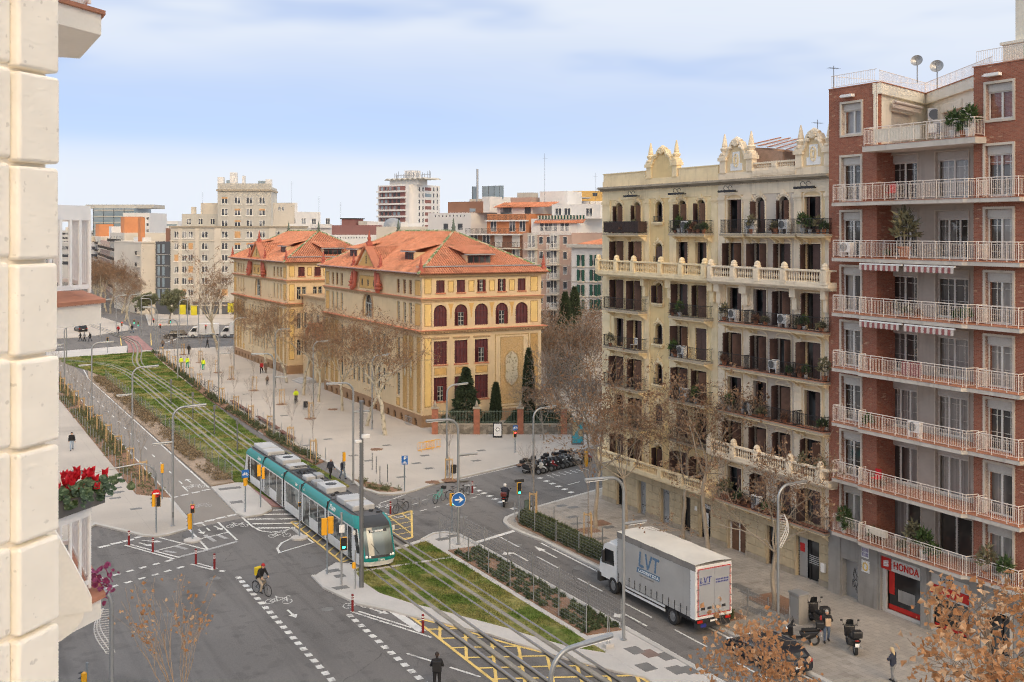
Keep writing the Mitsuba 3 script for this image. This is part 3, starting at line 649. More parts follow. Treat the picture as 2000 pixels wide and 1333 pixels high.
# balcony slabs and railings
def cream_rail(mb,pts,z,h=1.02):
 """railing along a polyline of (u, d) points"""
 for(u0,d0),(u1,d1)in zip(pts[:-1],pts[1:]):
  L=math.hypot(u1-u0,d1-d0);n=max(1,round(L/.115))
  for zz,r in((z+h,.024),(z+h-.13,.012),(z+.12,.012)):mb.tube([bF.P(u0,d0,zz),bF.P(u1,d1,zz)],r,4)
  for i in range(n+1):
   t=i/n;u,d=u0+(u1-u0)*t,d0+(d1-d0)*t;big=i%8==0 or i==n
   r=.017 if big else .0075
   bF.box(mb,u-r,u+r,d-r,d+r,z+(.0 if big else .12),z+h-(0 if big else .13))
 return mb
def long_slab(pts,z,t=.25):
 P=sg.Polygon([(bF.P(u,d,0)[0],bF.P(u,d,0)[1])for u,d in pts])
 b=put(BB,'balcony',MB().prism(P,z-t,z-.035).ply('m_slabcream'))
 put(b,'tiles',MB().prism(P.buffer(.025,join_style=2),z-.033,z).ply('m_terracotta'))
 return b
for i,z in enumerate(SL):
 if i==0:
  b=long_slab([(U(47.5),-.02),(U(47.5),.88),(U(39.6),.88),(U(39.6),-.02),(U(40.2),-8),(U(47.3),-8)],z,.36)
  put(b,'railing',cream_rail(MB(),[(U(47.4),.03),(U(47.4),.82),(U(39.7),.82),(U(39.7),.03)],z).ply('m_railcream'))
  q=MB();bF.box(q,U(46.6),U(43.3),.77,.785,z+.15,z+.9);put(b,'glass_screen',q.ply('m_pwhite'),'white screen sheet behind the railing')
  continue
 w=.05*min(i,4)
 b=long_slab([(U(50.0),-.02),(U(50.0),.85),(U(47.72),.85),(U(47.62),.9+w),(U(40.3),.9+w),(U(40.1),.85),(U(36.95),.85),(U(36.95),-.02),(U(40.0),-.02),(U(40.38),-1.18),(U(47.22),-1.18),(U(47.6),-.02)],z)
 put(b,'railing',cream_rail(MB(),[(U(49.92),.03),(U(49.92),.80),(U(47.78),.80)],z).ply('m_railcream'))
 put(b,'railing',cream_rail(MB(),[(U(47.66),.42),(U(47.6),.84+w),(U(40.02),.84+w),(U(39.85),.3)],z).ply('m_railcream'))
 put(b,'railing',cream_rail(MB(),[(U(39.55),.03),(U(39.55),.80),(U(37.05),.80),(U(37.05),.03)],z).ply('m_railcream'))
 # striped awnings rolled under two slabs
for z in(20.58,17.24):
 for y0,y1 in((47.55,44.35),(44.2,40.75)):
  a=thing('awning',f'{"upper" if z > 20 else "lower"} striped maroon awning, {"half nearer the cream building" if y0 > 47 else "half farther from the cream building"}','awning','striped awnings')
  q=MB();bF.box(q,U(y0),U(y1),.98,1.06,z-.06,z+.02);put(a,'roller',q.ply('m_white'))
  n=int((y0-y1)/.2);
  for i in range(n):
   u=U(y0)+i*.2;q=MB()
   q.raw([bF.P(u,.45,z-.004),bF.P(u+.2,.45,z-.004),bF.P(u+.2,1.08,z-.08),bF.P(u,1.08,z-.08),bF.P(u+.195,1.085,z-.36),bF.P(u+.1,1.085,z-.40),bF.P(u+.005,1.085,z-.36)],[[0,1,2],[0,2,3],[3,2,4],[3,4,5],[3,5,6]])
   put(a,'stripe',q.ply('m_awnred' if i%2 else 'm_awnwhite'))
   # penthouse terrace: white walls that meet in a corner behind the terrace
def vwall(root,name,a,b,z0,z1,m,t=.2):
 a,b=np.array(a,float),np.array(b,float);d=(b-a)/np.linalg.norm(b-a);n=np.array([d[1],-d[0]])
 return Frame(a,d,n),float(np.linalg.norm(b-a))
PI_,PL,PR_=(57.0,50.0),(49.72,47.17),(51.4,40.42)
for(a,b),nm in(((PL,PI_),'l'),((PI_,PR_),'r')):
 fr,L=vwall(BB,nm,a,b,0,0,0)
 fr=Frame(np.array(a),fr.u[:2],fr.n[:2])
 if nm=='l':hole=[rect(2.1,5.4,27.5,29.75)]
 else:hole=[rect(3.2,6.2,27.5,29.75)]
 q=MB();fr.ext(q,rect(0,L,27.5,30.6).difference(unary_union(hole)),-.25,0);w=put(BB,'terrace_wall',q.ply('m_pwhite'))
 q=MB();fr.box(q,0,L,-.3,.22,30.604,TOP);put(w,'parapet',q.ply('m_pwhite'));q=MB();fr.box(q,0,L,-.34,.28,TOP+.003,TOP+.05);put(w,'coping',q.ply('m_terracotta'))
 for h in hole:
  x0,z0,x1,z1=h.bounds;q=MB();fr.box(q,x0,x1,-.2,-.15,z0,z1);put(w,'roller_shutter',q.ply('m_rollbox'));q=MB();fr.box(q,x0-.2,x1+.2,.003,.10,z1,z1+.5);put(w,'shutter_box',q.ply('m_pwhite'))
 q=MB()
 for zz in(TOP+.1,TOP+.75):fr.tube(q,[(0,.1,zz),(L,.1,zz)],.018)
 for i in range(int(L/.14)):fr.box(q,i*.14,i*.14+.016,.092,.108,TOP+.1,TOP+.75)
 put(w,'roof_railing',q.ply('m_railcream'))
 if nm=='l':
  q=MB();fr.tube(q,[(1.6,.35,30.25),(6.2,.35,30.25)],.09,8);fr.box(q,1.6,6.2,.28,.32,29.9,30.2);put(w,'rolled_awning',q.ply('m_awnwhite'),'rolled grey awning on the terrace wall')
q=MB();bF.box(q,U(51.12),U(47.1),-.4,.04,TOP+.003,TOP+.06);put(BB,'coping',q.ply('m_terracotta'))
q=MB();bF.box(q,U(40.45),U(YR),-.4,.04,TOP+.003,TOP+.06);put(BB,'coping',q.ply('m_terracotta'))
for a,b in((51.0,47.3),(40.3,YR)):
 q=MB();L=U(b)-U(a)
 for zz in(TOP+.15,TOP+.85):bF.tube(q,[(U(a),-.1,zz),(U(b),-.1,zz)],.018)
 if a>50:
  for zz in(TOP+.15,TOP+.85):q.tube([bF.P(U(a),-.1,zz),(60,50.9,zz)],.018,5)
 for i in range(int(L/.14)):bF.box(q,U(a)+i*.14,U(a)+i*.14+.016,-.108,-.092,TOP+.15,TOP+.85)
 put(BB,'roof_railing',q.ply('m_railcream'))
q=MB();q.box(50.6,53,34,39.3,TOP-.5,TOP+1.1);q.box(50.5,53.1,33.9,39.4,TOP+1.102,TOP+1.25);q.box(50.9,53,34,38.75,TOP+1.253,TOP+4.6);tag(put(None,'roof_shed',q.ply('m_pwhite')),'white stair house on the roof above the brick pier','roof house')
for y in(50.0,39.7):
 q=MB();bF.box(q,U(y)+.2,U(y)+1.1,.05,.35,30.62,30.78);bF.tube(q,[(U(y),.2,30.7),(U(y)+.2,.2,30.7)],.04);put(BB,'awning_box',q.ply('m_white'),'white box over the top floor window')
 # street level
gl=[(50.0,48.72,2.45),(46.95,44.0,3.4),(43.4,40.7,3.4),(39.7,38.1,2.5)]
q=MB();bF.ext(q,rect(U(51.1),U(YR),0,3.945).difference(unary_union([rect(U(a),U(b),-.1,h)for a,b,h in gl])),-.6,.0);g=put(BB,'ground_floor',q.ply('m_stone_g'))
for a,b in((51.08,50.1),(48.6,47.1),(43.9,43.5),(40.6,39.8),(37.9,YR)):
 q=MB();bF.box(q,U(a),U(b),.003,.07,0,3.94);put(g,'pier',q.ply('m_stone_g'))
a,b,h=gl[0];q=MB();bF.box(q,U(a),U(b),-.45,-.40,0,h);d=put(g,'door',q.ply('m_grey_metal'),'grey steel door with black graffiti tags')
q=MB();rg=random.Random(4)
for(uu,zz,s_)in((U(49.25),1.55,.3),(U(49.05),.75,.26),(U(49.4),1.0,.2),(U(48.95),1.4,.2)):
 pts=[(uu+s_*math.sin(t*2.3+s_*9)*(.5+.3*math.sin(t)),-.395,zz+s_*math.cos(t*1.7)*1.2)for t in np.linspace(0,7,40)];bF.tube(q,pts,.016,4)
put(d,'graffiti',q.ply('m_signblack'))
mat('m_shopred',speck((.50,.025,.02),.1,2,.05,10),.45);mat('m_shopwhite',(.55,.53,.50),.5)
a,b,h=gl[1];u0,u1=U(a),U(b)
sh=put(BB,'shopfront',(lambda q:(bF.ext(q,rect(u0,u1,0,h).difference(rect(u0+.3,u1-.1,.3,2.6)),-.3,-.2),q)[1])(MB()).ply('m_shopwhite'))
q=MB();bF.box(q,u0+.02,u0+.75,-.19,-.08,2.66,3.38);put(sh,'red_sign',q.ply('m_shopred'),'red sign square with a white wing emblem')
q=MB()
for i,(dx,dz)in enumerate(((0,0),(.03,.09),(.05,.18),(.06,.27))):bF.ext(q,sg.Polygon([(u0+.18+dx,2.8+dz),(u0+.55-dx*.5,2.86+dz),(u0+.6,2.94+dz),(u0+.16,2.86+dz)]),-.078,-.07)
put(sh,'wing_emblem',q.ply('m_whitelet'))
q=MB();bF.box(q,u0+.78,u1,-.19,-.1,2.66,3.38);put(sh,'fascia',q.ply('m_shopwhite'))
put(sh,'lettering',mikit.ply(bF.text('HONDA',u0+.9,2.85,-.098,.38,True,fit=1.85),'m_shopred'))
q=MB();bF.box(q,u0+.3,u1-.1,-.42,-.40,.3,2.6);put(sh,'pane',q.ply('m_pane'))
q=MB();bF.box(q,u0+.32,u0+.75,-.395,-.385,1.2,2.6);bF.box(q,u0+.3,u1-.1,-.395,-.38,.3,.6);put(sh,'red_panel',q.ply('m_shopred'))
q=MB();bF.box(q,u0+1.0,u1-.7,-.395,-.385,.9,1.6);put(sh,'display_board',q.ply('m_stone_g'))
a,b,h=gl[2];u0,u1=U(a),U(b)
sh=put(BB,'shopfront',(lambda q:(bF.ext(q,rect(u0,u1,0,h).difference(rect(u0+.1,u1-.1,.3,2.1)),-.3,-.2),q)[1])(MB()).ply('m_shopwhite'))
put(sh,'lettering',mikit.ply(bF.text('Taulé',u0+.55,3.0,-.198,.27,False,fit=.95),'m_signblack'))
q=MB();bF.box(q,u0+.05,u1-.05,-.19,-.12,2.25,2.75);put(sh,'red_sign',q.ply('m_shopred'),'red fascia with small white lettering')
q=MB();bF.box(q,u0+.1,u1-.1,-.42,-.40,.3,2.1);put(sh,'pane',q.ply('m_pane'))
q=MB();bF.box(q,u0+.1,u1-.1,-.395,-.385,.35,.55);put(sh,'red_panel',q.ply('m_shopred'))
a,b,h=gl[3];u0,u1=U(a),U(b);q=MB();bF.ext(q,rect(u0,u1,0,h).difference(rect(u0+.08,u0+.75,.1,h-.1)).difference(rect(u0+.82,u1-.08,.1,h-.1)),-.45,-.38);d=put(g,'entrance',q.ply('m_iron'));q=MB();bF.box(q,u0,u1,-.5,-.46,0,h);put(d,'pane',q.ply('m_pane'))
q=MB();bF.ext(q,rect(u0,u1,0,h).buffer(.14,join_style=2).difference(rect(u0,u1,-1,h)).intersection(rect(u0-1,u1+1,0,h+1)),.0,.1);put(d,'stone_frame',q.ply('m_surround'))
put(g,'house_number',mikit.ply(bF.text('281',U(37.75),2.55,.072,.22,False),'m_signblack'))
q=MB();bF.box(q,U(48.3),U(47.75),.072,.10,2.95,3.65);k=put(g,'notice',q.ply('m_whitelet'),'white notice plate above a round yellow sign')
q=MB();bF.box(q,U(48.3),U(47.7),.072,.10,2.1,2.8);k=put(g,'notice',q.ply('m_whitelet'),'white square with a round yellow sign');q=MB()
fr_c=bF.P(U(48.0),.11,2.45);t=np.linspace(0,2*math.pi,24)
bF.tube(q,[(U(48.0)+.17*math.cos(a_),.11,2.45+.22*math.sin(a_))for a_ in t],.045,5);put(k,'yellow_ring',q.ply('m_yellowpaint'))
q=MB()
for r_ in range(2):
 for c_ in range(5):bF.box(q,U(48.25)+c_*.1,U(48.25)+c_*.1+.06,.102,.108,3.32-r_*.28,3.55-r_*.28)
put(g,'notice_text',q.ply('m_purple'))
q=MB();bF.tube(q,[(U(36.6),.06,4.5),(U(36.65),.05,12),(U(36.6),.06,26)],.025,5);put(BB,'cable',q.ply('m_iron'))
# ------------------------------------------------------------------ the school: two ochre wings with painted panels and tiled hip roofs
mat('m_sch',speck((.64,.495,.305),.09,.9,.05,9,.08),.85)
mat('m_schpan',speck((.60,.37,.135),.10,1.2,.06,9),.85)
mat('m_schline',speck((.42,.28,.13),.12,2,.06,9),.85)
def _sgraf(p,n,uv):
 h=dr.select(dr.abs(n.x)>.7,p.y,p.x)
 w=dr.abs(fbm(h*1.7,p.z*1.3,5,3)-.5);v=dr.abs(fbm(h*2.9+7,p.z*2.2,2,2)-.5)
 return mix((.50,.31,.12),(.37,.235,.10),smoothstep(.05,.02,w)*.8+smoothstep(.04,.015,v)*.5)
mat('m_sgraf',_sgraf,.85)
mat('m_medal',lambda p,n,uv:mix((.55,.49,.36),(.30,.24,.14),smoothstep(.05,.02,dr.abs(fbm((p.x+p.y)*3.2,p.z*2.6,5,3)-.5))),.85)
mat('m_plinth',speck((.33,.205,.12),.15,.9,.1,8,.1),.88)
mat('m_corn',speck((.40,.265,.15),.15,1.2,.08,9),.85)
mat('m_corntop',speck((.50,.19,.11),.15,2,.08,9),.8)
mat('m_maroon',speck((.145,.035,.035),.15,3,.1,15),.5)
mat('m_maroonpane',lambda p,n,uv:mix((.13,.045,.05),(.07,.03,.035),noise((p.x+p.y)*3,p.z*2.1,3)),.25)
mat('m_greyframe',(.42,.43,.40),.6)
def _tile(p,n,uv):
 return mix((.54,.195,.105),(.66,.325,.20),fbm(p.x*1.3,p.y*1.3,p.z*1.3,3))*(.80+.4*noise(p.x*4,p.y*4,p.z*6))*(1-.25*smoothstep(.62,.8,fbm(p.x*.5,p.y*.5,3,3)))
mat('m_tile',_tile,.8,spec=.25)
mat('m_tilegap',speck((.20,.07,.04),.2,2,.1,9),.9)
mat('m_ridgegreen',lambda p,n,uv:mix((.16,.26,.11),(.55,.45,.30),smoothstep(.45,.6,noise(p.x*3.2,p.y*3.2,p.z*3.2))),.5)
mat('m_zinc',speck((.34,.36,.38),.12,2,.06,12),.5,.2)
mat('m_urnred',speck((.42,.12,.085),.2,3,.1,14),.7);mat('m_urngreen',speck((.13,.17,.14),.2,3,.1,14),.7)
def tile_slope(mb,A,B,Cc,D,pitch=.30):
 """barrel tiles on the sloping quad or triangle with eave A-B and top D-C: ridged strips from eave to top"""
 A,B,Cc,D=(np.asarray(q,float)for q in(A,B,Cc,D))
 e=(B-A);L=np.linalg.norm(e);e/=L
 nrm=np.cross(e,D-A if np.linalg.norm(D-A)>np.linalg.norm(Cc-A)*.2 else Cc-A);nrm/=np.linalg.norm(nrm);nrm*=np.sign(nrm[2])
 up=np.cross(nrm,e);up*=np.sign(up[2])
 loc=lambda q:((q-A)@e,(q-A)@up)
 P=sg.Polygon([loc(q)for q in((A,B,Cc,D)if np.linalg.norm(Cc-D)>.01 else(A,B,Cc))])
 x0,y0,x1,y1=P.bounds;n=int((x1-x0)/pitch);rows=max(2,int((y1-y0)/.42))
 for i in range(n):
  xc=x0+(i+.5)*(x1-x0)/n;seg=P.intersection(sg.LineString([(xc,y0-1),(xc,y1+1)]))
  if seg.is_empty or seg.length<.2:continue
  ya,yb=seg.bounds[1],seg.bounds[3];k=max(1,int(round((yb-ya)/.42)));hw=pitch*.36
  for r in range(k):
   a,b=ya+(yb-ya)*r/k,ya+(yb-ya)*(r+1)/k+.04
   pr=[(-hw,.0),(-hw*.5,.10),(hw*.5,.10),(hw,.0)]
   lift=(.035,.0)
   v=[A+e*(xc+px)+up*yy+nrm*(pz+lf)for yy,lf in((a,lift[0]),(b,lift[1]))for px,pz in pr]
   mb.raw(v,[[0,1,5,4],[1,2,6,5],[2,3,7,6]]);mb.raw([v[0],v[1],v[2],v[3]],[[0,3,2,1]])
 return mb
Z=dict(pl=1.45,low=11.15,mid=14.8,eave=17.55)
def school_window(root,fr,u0,u1,z0,z1,kind,rnd):
 o=archrect(u0,u1,z0,z1)if kind=='arch' else rect(u0,u1,z0,z1)
 if kind in('arch','tall','top'):
  q=MB();nx=4 if kind!='top' else 2;nz=3 if kind!='top' else 1;hole=[]
  for i in range(nx):
   for j in range(nz):hole.append(rect(u0+(u1-u0)*i/nx+.03,u0+(u1-u0)*(i+1)/nx-.03,z0+(z1-z0)*j/nz+.035,z0+(z1-z0)*(j+1)/nz-.035))
  inner=o.buffer(-.06,join_style=2)
  fr.ext(q,o.difference(unary_union(hole).intersection(inner)),-.24,-.17);w=put(root,'window',q.ply('m_maroon'))
  q=MB();fr.ext(q,o.buffer(-.02),-.27,-.25);put(w,'pane',q.ply('m_maroonpane'))
  if kind!='arch':q=MB();fr.box(q,u0-.08,u1+.08,.0,.12,z0-.13,z0);put(w,'sill',q.ply('m_corntop'))
  if rnd<.3:
   c=(u0+u1)/2;hw=(u1-u0)*.22;zz0,zz1=z0+.05,z0+(z1-z0)*(.62 if kind!='top' else .95)
   q=MB();fr.ext(q,rect(c-hw,c+hw,zz0,zz1).difference(unary_union([rect(c-hw+.05+i*hw,c-.03+i*hw,zz0+.05+j*(zz1-zz0)/3,zz0+(j+1)*(zz1-zz0)/3-.02)for i in(0,1)for j in(0,1,2)])),-.165,-.12);put(w,'casement',q.ply('m_greyframe'))
   q=MB();fr.box(q,c-hw,c+hw,-.169,-.166,zz0,zz1);put(w,'casement_pane',q.ply('m_pane'))
   for s in(-1,1):
    q=MB();shutter_leaf(q,fr,c+s*hw,s,zz0,zz1,hw*.9,120,-.10);put(w,'shutter',q.ply('m_maroon'))
 else:
  q=MB();c=(u0+u1)/2;fr.ext(q,o.difference(rect(u0+.07,c-.03,z0+.07,z1-.5)).difference(rect(c+.03,u1-.07,z0+.07,z1-.5)).difference(rect(u0+.07,u1-.07,z1-.44,z1-.06)),-.25,-.19)
  w=put(root,'window',q.ply('m_greyframe' if kind=='grey' else 'm_maroon'));q=MB();fr.ext(q,o.buffer(-.03),-.28,-.26);put(w,'pane',q.ply('m_pane' if kind=='grey' else 'm_maroonpane'))
 return o
def painted(root,fr,u0,u1,z0,z1,m='m_schpan',edge='m_schline',proud=.012):
 q=MB();fr.box(q,u0,u1,.0,proud,z0,z1);k=put(root,'painted_panel',q.ply(m))
 q=MB();o=rect(u0,u1,z0,z1);fr.ext(q,o.buffer(.06,join_style=2).difference(o.buffer(-.05,join_style=2)),.0,proud+.008);put(k,'border',q.ply(edge))
 return k
mat('m_schlight',speck((.70,.50,.20),.08,1.2,.05,9),.85)
def wing(name,label,ya,yb,xr,hidden_front=False):
 """ya near end, yb far end along the avenue; facade on x=50, end wall at y=ya"""
 W=thing(name,label,'school building');rg=random.Random(int(ya))
 fs=Frame((50.0,0),(0,-1),(-1,0));ff=Frame((0,ya),(1,0),(0,-1));L=yb-ya;cy=(ya+yb)/2
 ho,hf=[],[]
 # end wall facing the side street
 cols_=[(51.48,53.16),(54.10,55.78),(56.72,58.45),(59.43,61.10),(62.10,63.78)]
 for i,(a,b)in enumerate(cols_):
  hf.append(school_window(W,ff,a+.3,b-.3,15.37,16.82,'top',(.1 if i in(2,3)else .9)))
  if not hidden_front:
   hf.append(school_window(W,ff,a,b,11.5,14.0,'arch',(.1 if i in(1,3)else .9)))
  else:hf+=[school_window(W,ff,a+.1+j*.85,a+.75+j*.85,11.7,13.7,'grey',1)for j in(0,1)]
  if i<3:
   if hidden_front:hf+=[school_window(W,ff,a+.1+j*.85,a+.75+j*.85,z0_,z0_+2.4,'grey',1)for j in(0,1)for z0_ in(3,7.2)];continue
   hf.append(school_window(W,ff,a,b,7.15,9.83,'tall',(.1 if i==2 else .9)));hf.append(school_window(W,ff,a,b,2.92,5.68,'tall',(.1 if i==0 else .9)))
   q=MB();ff.box(q,a-.2,b+.2,.0,.16,10.12,10.26);put(W,'hood',q.ply('m_corn'));painted(W,ff,a+.1,b-.1,5.95,6.75,'m_schpan')
 for i in range(4):
  c=(cols_[i][1]+cols_[i+1][0])/2;painted(W,ff,c-.33,c+.33,15.45,16.7,'m_schlight')
 for a,b in((50.35,51.15),(64.15,65.1)):
  painted(W,ff,a,b,15.3,17.0,'m_schlight');painted(W,ff,a,b,11.6,14.1,'m_schlight');painted(W,ff,a,b,2.4,10.2,'m_schlight' if a<60 else 'm_sgraf')
 if not hidden_front:
  for i in range(4):
   c=(cols_[i][1]+cols_[i+1][0])/2;q=MB();ff.ext(q,sg.Polygon([(c-.35,14.1),(c+.35,14.1),(c+.15,13.5),(c+.06,12.4),(c-.06,12.4),(c-.15,13.5)]),0,.014);put(W,'painted_panel',q.ply('m_schpan'))
  painted(W,ff,59.4,63.85,1.75,10.2,'m_sch');painted(W,ff,60.1,63.1,2.1,9.9,'m_sgraf')
  e=MB();c,zc=61.55,6.2;pts=[(c,zc+2.15),(c+.35,zc+1.9),(c+.75,zc+1.55),(c+.9,zc+1.0),(c+.82,zc),(c+.9,zc-1.0),(c+.7,zc-1.5),(c+.3,zc-1.85),(c,zc-2.1)]
  P=sg.Polygon(pts+[(2*c-x,z)for x,z in pts[::-1]]);ff.ext(e,P,0,.05);k=put(W,'medallion',e.ply('m_medal'));e=MB();ff.ext(e,P.buffer(.07).difference(P.buffer(-.06)),0,.07);put(k,'border',e.ply('m_schline'))
  # long side facing the avenue
 ul=lambda y:-y
 trip=[ya+3.4,ya+5.2,ya+7.1];trip2=[yb-7.1,yb-5.2,yb-3.4]
 for t,y in enumerate(trip+trip2):
  for z0_,z1_,k in((15.1,16.75,'maroon'),(11.65,14.1,'grey')):ho.append(school_window(W,fs,ul(y)-.42,ul(y)+.42,z0_,z1_,k,1))
  if t in(2,3):
   for z0_ in(2.9,7.1):ho.append(school_window(W,fs,ul(y)-.5,ul(y)+.5,z0_,z0_+2.7,'grey',1))
   painted(W,fs,ul(y)-.5,ul(y)+.5,1.7,2.6)
  else:
   y0_=y-(.25 if t<3 else-.25)
   painted(W,fs,ul(y0_)-.62,ul(y0_)+.62,1.7,10.3,'m_sgraf')
   e=MB();zc=6.6;P=sg.Polygon([(ul(y0_)+.3*math.sin(a)*(1+.12*math.cos(5*a)),zc+1.25*math.cos(a))for a in np.linspace(0,6.28,20)[:-1]]);fs.ext(e,P,0,.05);put(W,'medallion',e.ply('m_medal'))
 for y in np.arange(cy-5.4,cy+5.5,1.8):
  for z0_ in(2.9,7.1):
   ho.append(school_window(W,fs,ul(y)-.5,ul(y)+.5,z0_,z0_+2.7,'grey',1))
 o=archrect(ul(cy)-1.5,ul(cy)+1.5,11.5,14.6);ho.append(o)
 q=MB();fs.ext(q,o.difference(unary_union([rect(ul(cy)-1.35+i*.92,ul(cy)-.55+i*.92,11.6,13.2)for i in range(3)]+[archrect(ul(cy)-1.3,ul(cy)+1.3,13.3,14.5,1.1)])),-.3,-.2);w=put(W,'arched_window',q.ply('m_greyframe'))
 q=MB();fs.ext(q,o.buffer(-.02),-.34,-.31);put(w,'pane',q.ply('m_pane'));q=MB();fs.ext(q,o.buffer(.35).difference(o).intersection(rect(-999,999,11.5,99)),0,.1);put(w,'surround',q.ply('m_corn'))
 for z0_,z1_,m in((15.1,16.8,'m_schlight'),(11.6,14.1,'m_schlight')):
  for y in(ya+1.2,yb-1.2):painted(W,fs,ul(y)-.75,ul(y)+.75,z0_,z1_,'m_schpan')
 for y in(ya+.9,yb-.9):painted(W,fs,ul(y)-.5,ul(y)+.5,1.7,10.3,'m_sgraf')
 for y in np.arange(ya+1.7,yb,2.1):
  o=archrect(ul(y)-.42,ul(y)+.42,.12,1.0);ho.append(o);q=MB();fs.ext(q,o,-.2,-.15);put(W,'basement_window',q.ply('m_iron'))
  # walls
 q=MB();fs.ext(q,rect(ul(yb),ul(ya),Z['pl'],Z['eave']).difference(unary_union(ho)),-.5,0);put(W,'avenue_wall',q.ply('m_sch'))
 q=MB();ff.ext(q,rect(50.001,xr,Z['pl'],Z['eave']).difference(unary_union(hf)),-.5,0);put(W,'street_wall',q.ply('m_sch'))
 q=MB();q.box(50.52,xr,ya+.52,yb,0,Z['eave']-.01);put(W,'core',q.ply('m_sch'))
 q=MB();fs.ext(q,rect(ul(yb),ul(ya)+.1,0,Z['pl']-.003).difference(unary_union(ho)),-.5,.10);put(W,'plinth',q.ply('m_plinth'))
 q=MB();ff.box(q,50.003,xr+.1,-.5,.12,0,Z['pl']-.003);put(W,'plinth',q.ply('m_plinth'))
 for zz,d,nm in((Z['low'],.62,'cornice'),(Z['mid'],.34,'string_course')):
  q=MB();q.box(50-d,xr+d,ya-d,yb+.1,zz-.06,zz);put(W,nm+'_top',q.ply('m_corntop'))
  q=MB();q.box(50-d*.8,xr+d*.8,ya-d*.8,yb,zz-.2,zz-.062);q.box(50-d*.45,xr+d*.45,ya-d*.45,yb,zz-.42,zz-.202);put(W,nm,q.ply('m_corn'))
  if zz<12:
   q=MB()
   for x in np.arange(50,xr,.38):ff.box(q,x,x+.18,d*.46,d*.75,zz-.36,zz-.204)
   for y in np.arange(ya,yb,.38):fs.box(q,ul(y)-.18,ul(y),d*.46,d*.75,zz-.36,zz-.204)
   put(W,'dentil',q.ply('m_corn'),kind='stuff')
 q=MB();q.box(50-.5,xr+.5,ya-.5,yb+.5,Z['eave']-.28,Z['eave']-.003);put(W,'eave_band',q.ply('m_corn'))
 # roof
 e=.85;zr,zt=Z['eave']+.04,22.4;xm=(50+xr)/2;ins=(xr-50)/2
 rx0,rx1,ry0,ry1=50-e,xr+e,ya-e,yb+e;ry_a,ry_b=ya+8.2,yb-8.2
 A,B,C2,D2=(rx0,ry0,zr),(rx1,ry0,zr),(rx1,ry1,zr),(rx0,ry1,zr);p0,p1=(xm,ry_a,zt),(xm,ry_b,zt)
 q=MB();q.raw([A,B,C2,D2,p0,p1],[[0,1,4],[1,2,5],[1,5,4],[2,3,5],[3,0,4],[3,4,5]]);q.box(rx0,rx1,ry0,ry1,zr-.05,zr-.002);rf=put(W,'roof',q.ply('m_tilegap'))
 q=MB();tile_slope(q,A,B,p0,p0);tile_slope(q,D2,A,p0,p1);put(rf,'roof_tiles',q.ply('m_tile'),kind='stuff')
 q=MB()
 for a,b in((A,p0),(B,p0),(C2,p1),(D2,p1),(p0,p1)):
  a,b=np.array(a),np.array(b);n_=int(np.linalg.norm(b-a)/.42)
  for i in range(n_):
   s0,s1=a+(b-a)*i/n_,a+(b-a)*(i+1.05)/n_;q.tube([s0+[0,0,.10],s1+[0,0,.05]],[.16,.12],6)
 put(rf,'ridge_tiles',q.ply('m_ridgegreen'),kind='stuff')
 q=MB();q.box(rx0-.03,rx0+.25,ry0,ry1,zr+.03,zr+.16);q.box(rx0+.3,rx1,ry0+1.0,ry0+1.25,zr+.75,zr+.86);put(rf,'gutter',q.ply('m_zinc'))
 for p in(p0,p1):
  q=MB();q.lathe(urn_profile(1.6,.3),(p[0],p[1],p[2]+.1),10);put(rf,'finial',q.ply('m_urngreen',40),'dark green urn on the end of the ridge')
  # pediment over the avenue front
 hw,zp=3.9,20.4;q=MB();fs.ext(q,sg.Polygon([(ul(cy)-hw,17.2),(ul(cy)+hw,17.2),(ul(cy)+hw,17.7),(ul(cy),zp),(ul(cy)-hw,17.7)]),-.4,.25);g=put(W,'pediment',q.ply('m_sch'))
 q=MB();u=ul(cy)
 for s in(-1,1):
  a,b=np.array(fs.P(u+s*(hw+.45),.0,17.5)),np.array(fs.P(u,.0,zp+.35))
  for d0,d1,m_ in((-.55,.55,0),):
   v=[a+fs.n*d0,a+fs.n*d1,b+fs.n*d1,b+fs.n*d0];q.raw(v+[p_-np.array([0,0,.28])for p_ in v],[[0,1,2,3],[4,7,6,5],[0,4,5,1],[1,5,6,2],[2,6,7,3],[3,7,4,0]])
 put(g,'coping',q.ply('m_corntop'))
 q=MB();tile_slope(q,fs.P(u-hw,.0,17.75),fs.P(u-hw,-5.5,17.75),fs.P(u,-4.2,zp+.1),fs.P(u,.0,zp+.1));tile_slope(q,fs.P(u+hw,-5.5,17.75),fs.P(u+hw,0,17.75),fs.P(u,.0,zp+.1),fs.P(u,-4.2,zp+.1))
 q.raw([fs.P(u-hw,.2,17.7),fs.P(u,.2,zp),fs.P(u,-5.2,zp),fs.P(u-hw,-5.5,17.7),fs.P(u+hw,.2,17.7),fs.P(u+hw,-5.5,17.7)],[[0,1,2,3],[4,5,2,1]]);put(g,'roof_tiles',q.ply('m_tile'),kind='stuff')
 q=MB();fs.ext(q,sg.Polygon([(u-hw+.9,17.85),(u+hw-.9,17.85),(u,zp-.55)]),.25,.27);put(g,'painted_panel',q.ply('m_schpan'));q=MB();fs.ext(q,archrect(u-.14,u+.14,18.3,19.4),.27,.29);put(g,'slit_window',q.ply('m_iron'))
 for s in(-1,0,1):
  q=MB();fs.ext(q,sa.scale(sg.Point(u+s*2.1,15.9).buffer(.38),.62,1.2),.0,.03);put(W,'oval_window',q.ply('m_iron'))
 painted(W,fs,u-3.1,u+3.1,15.15,16.75,'m_schpan',proud=.01)
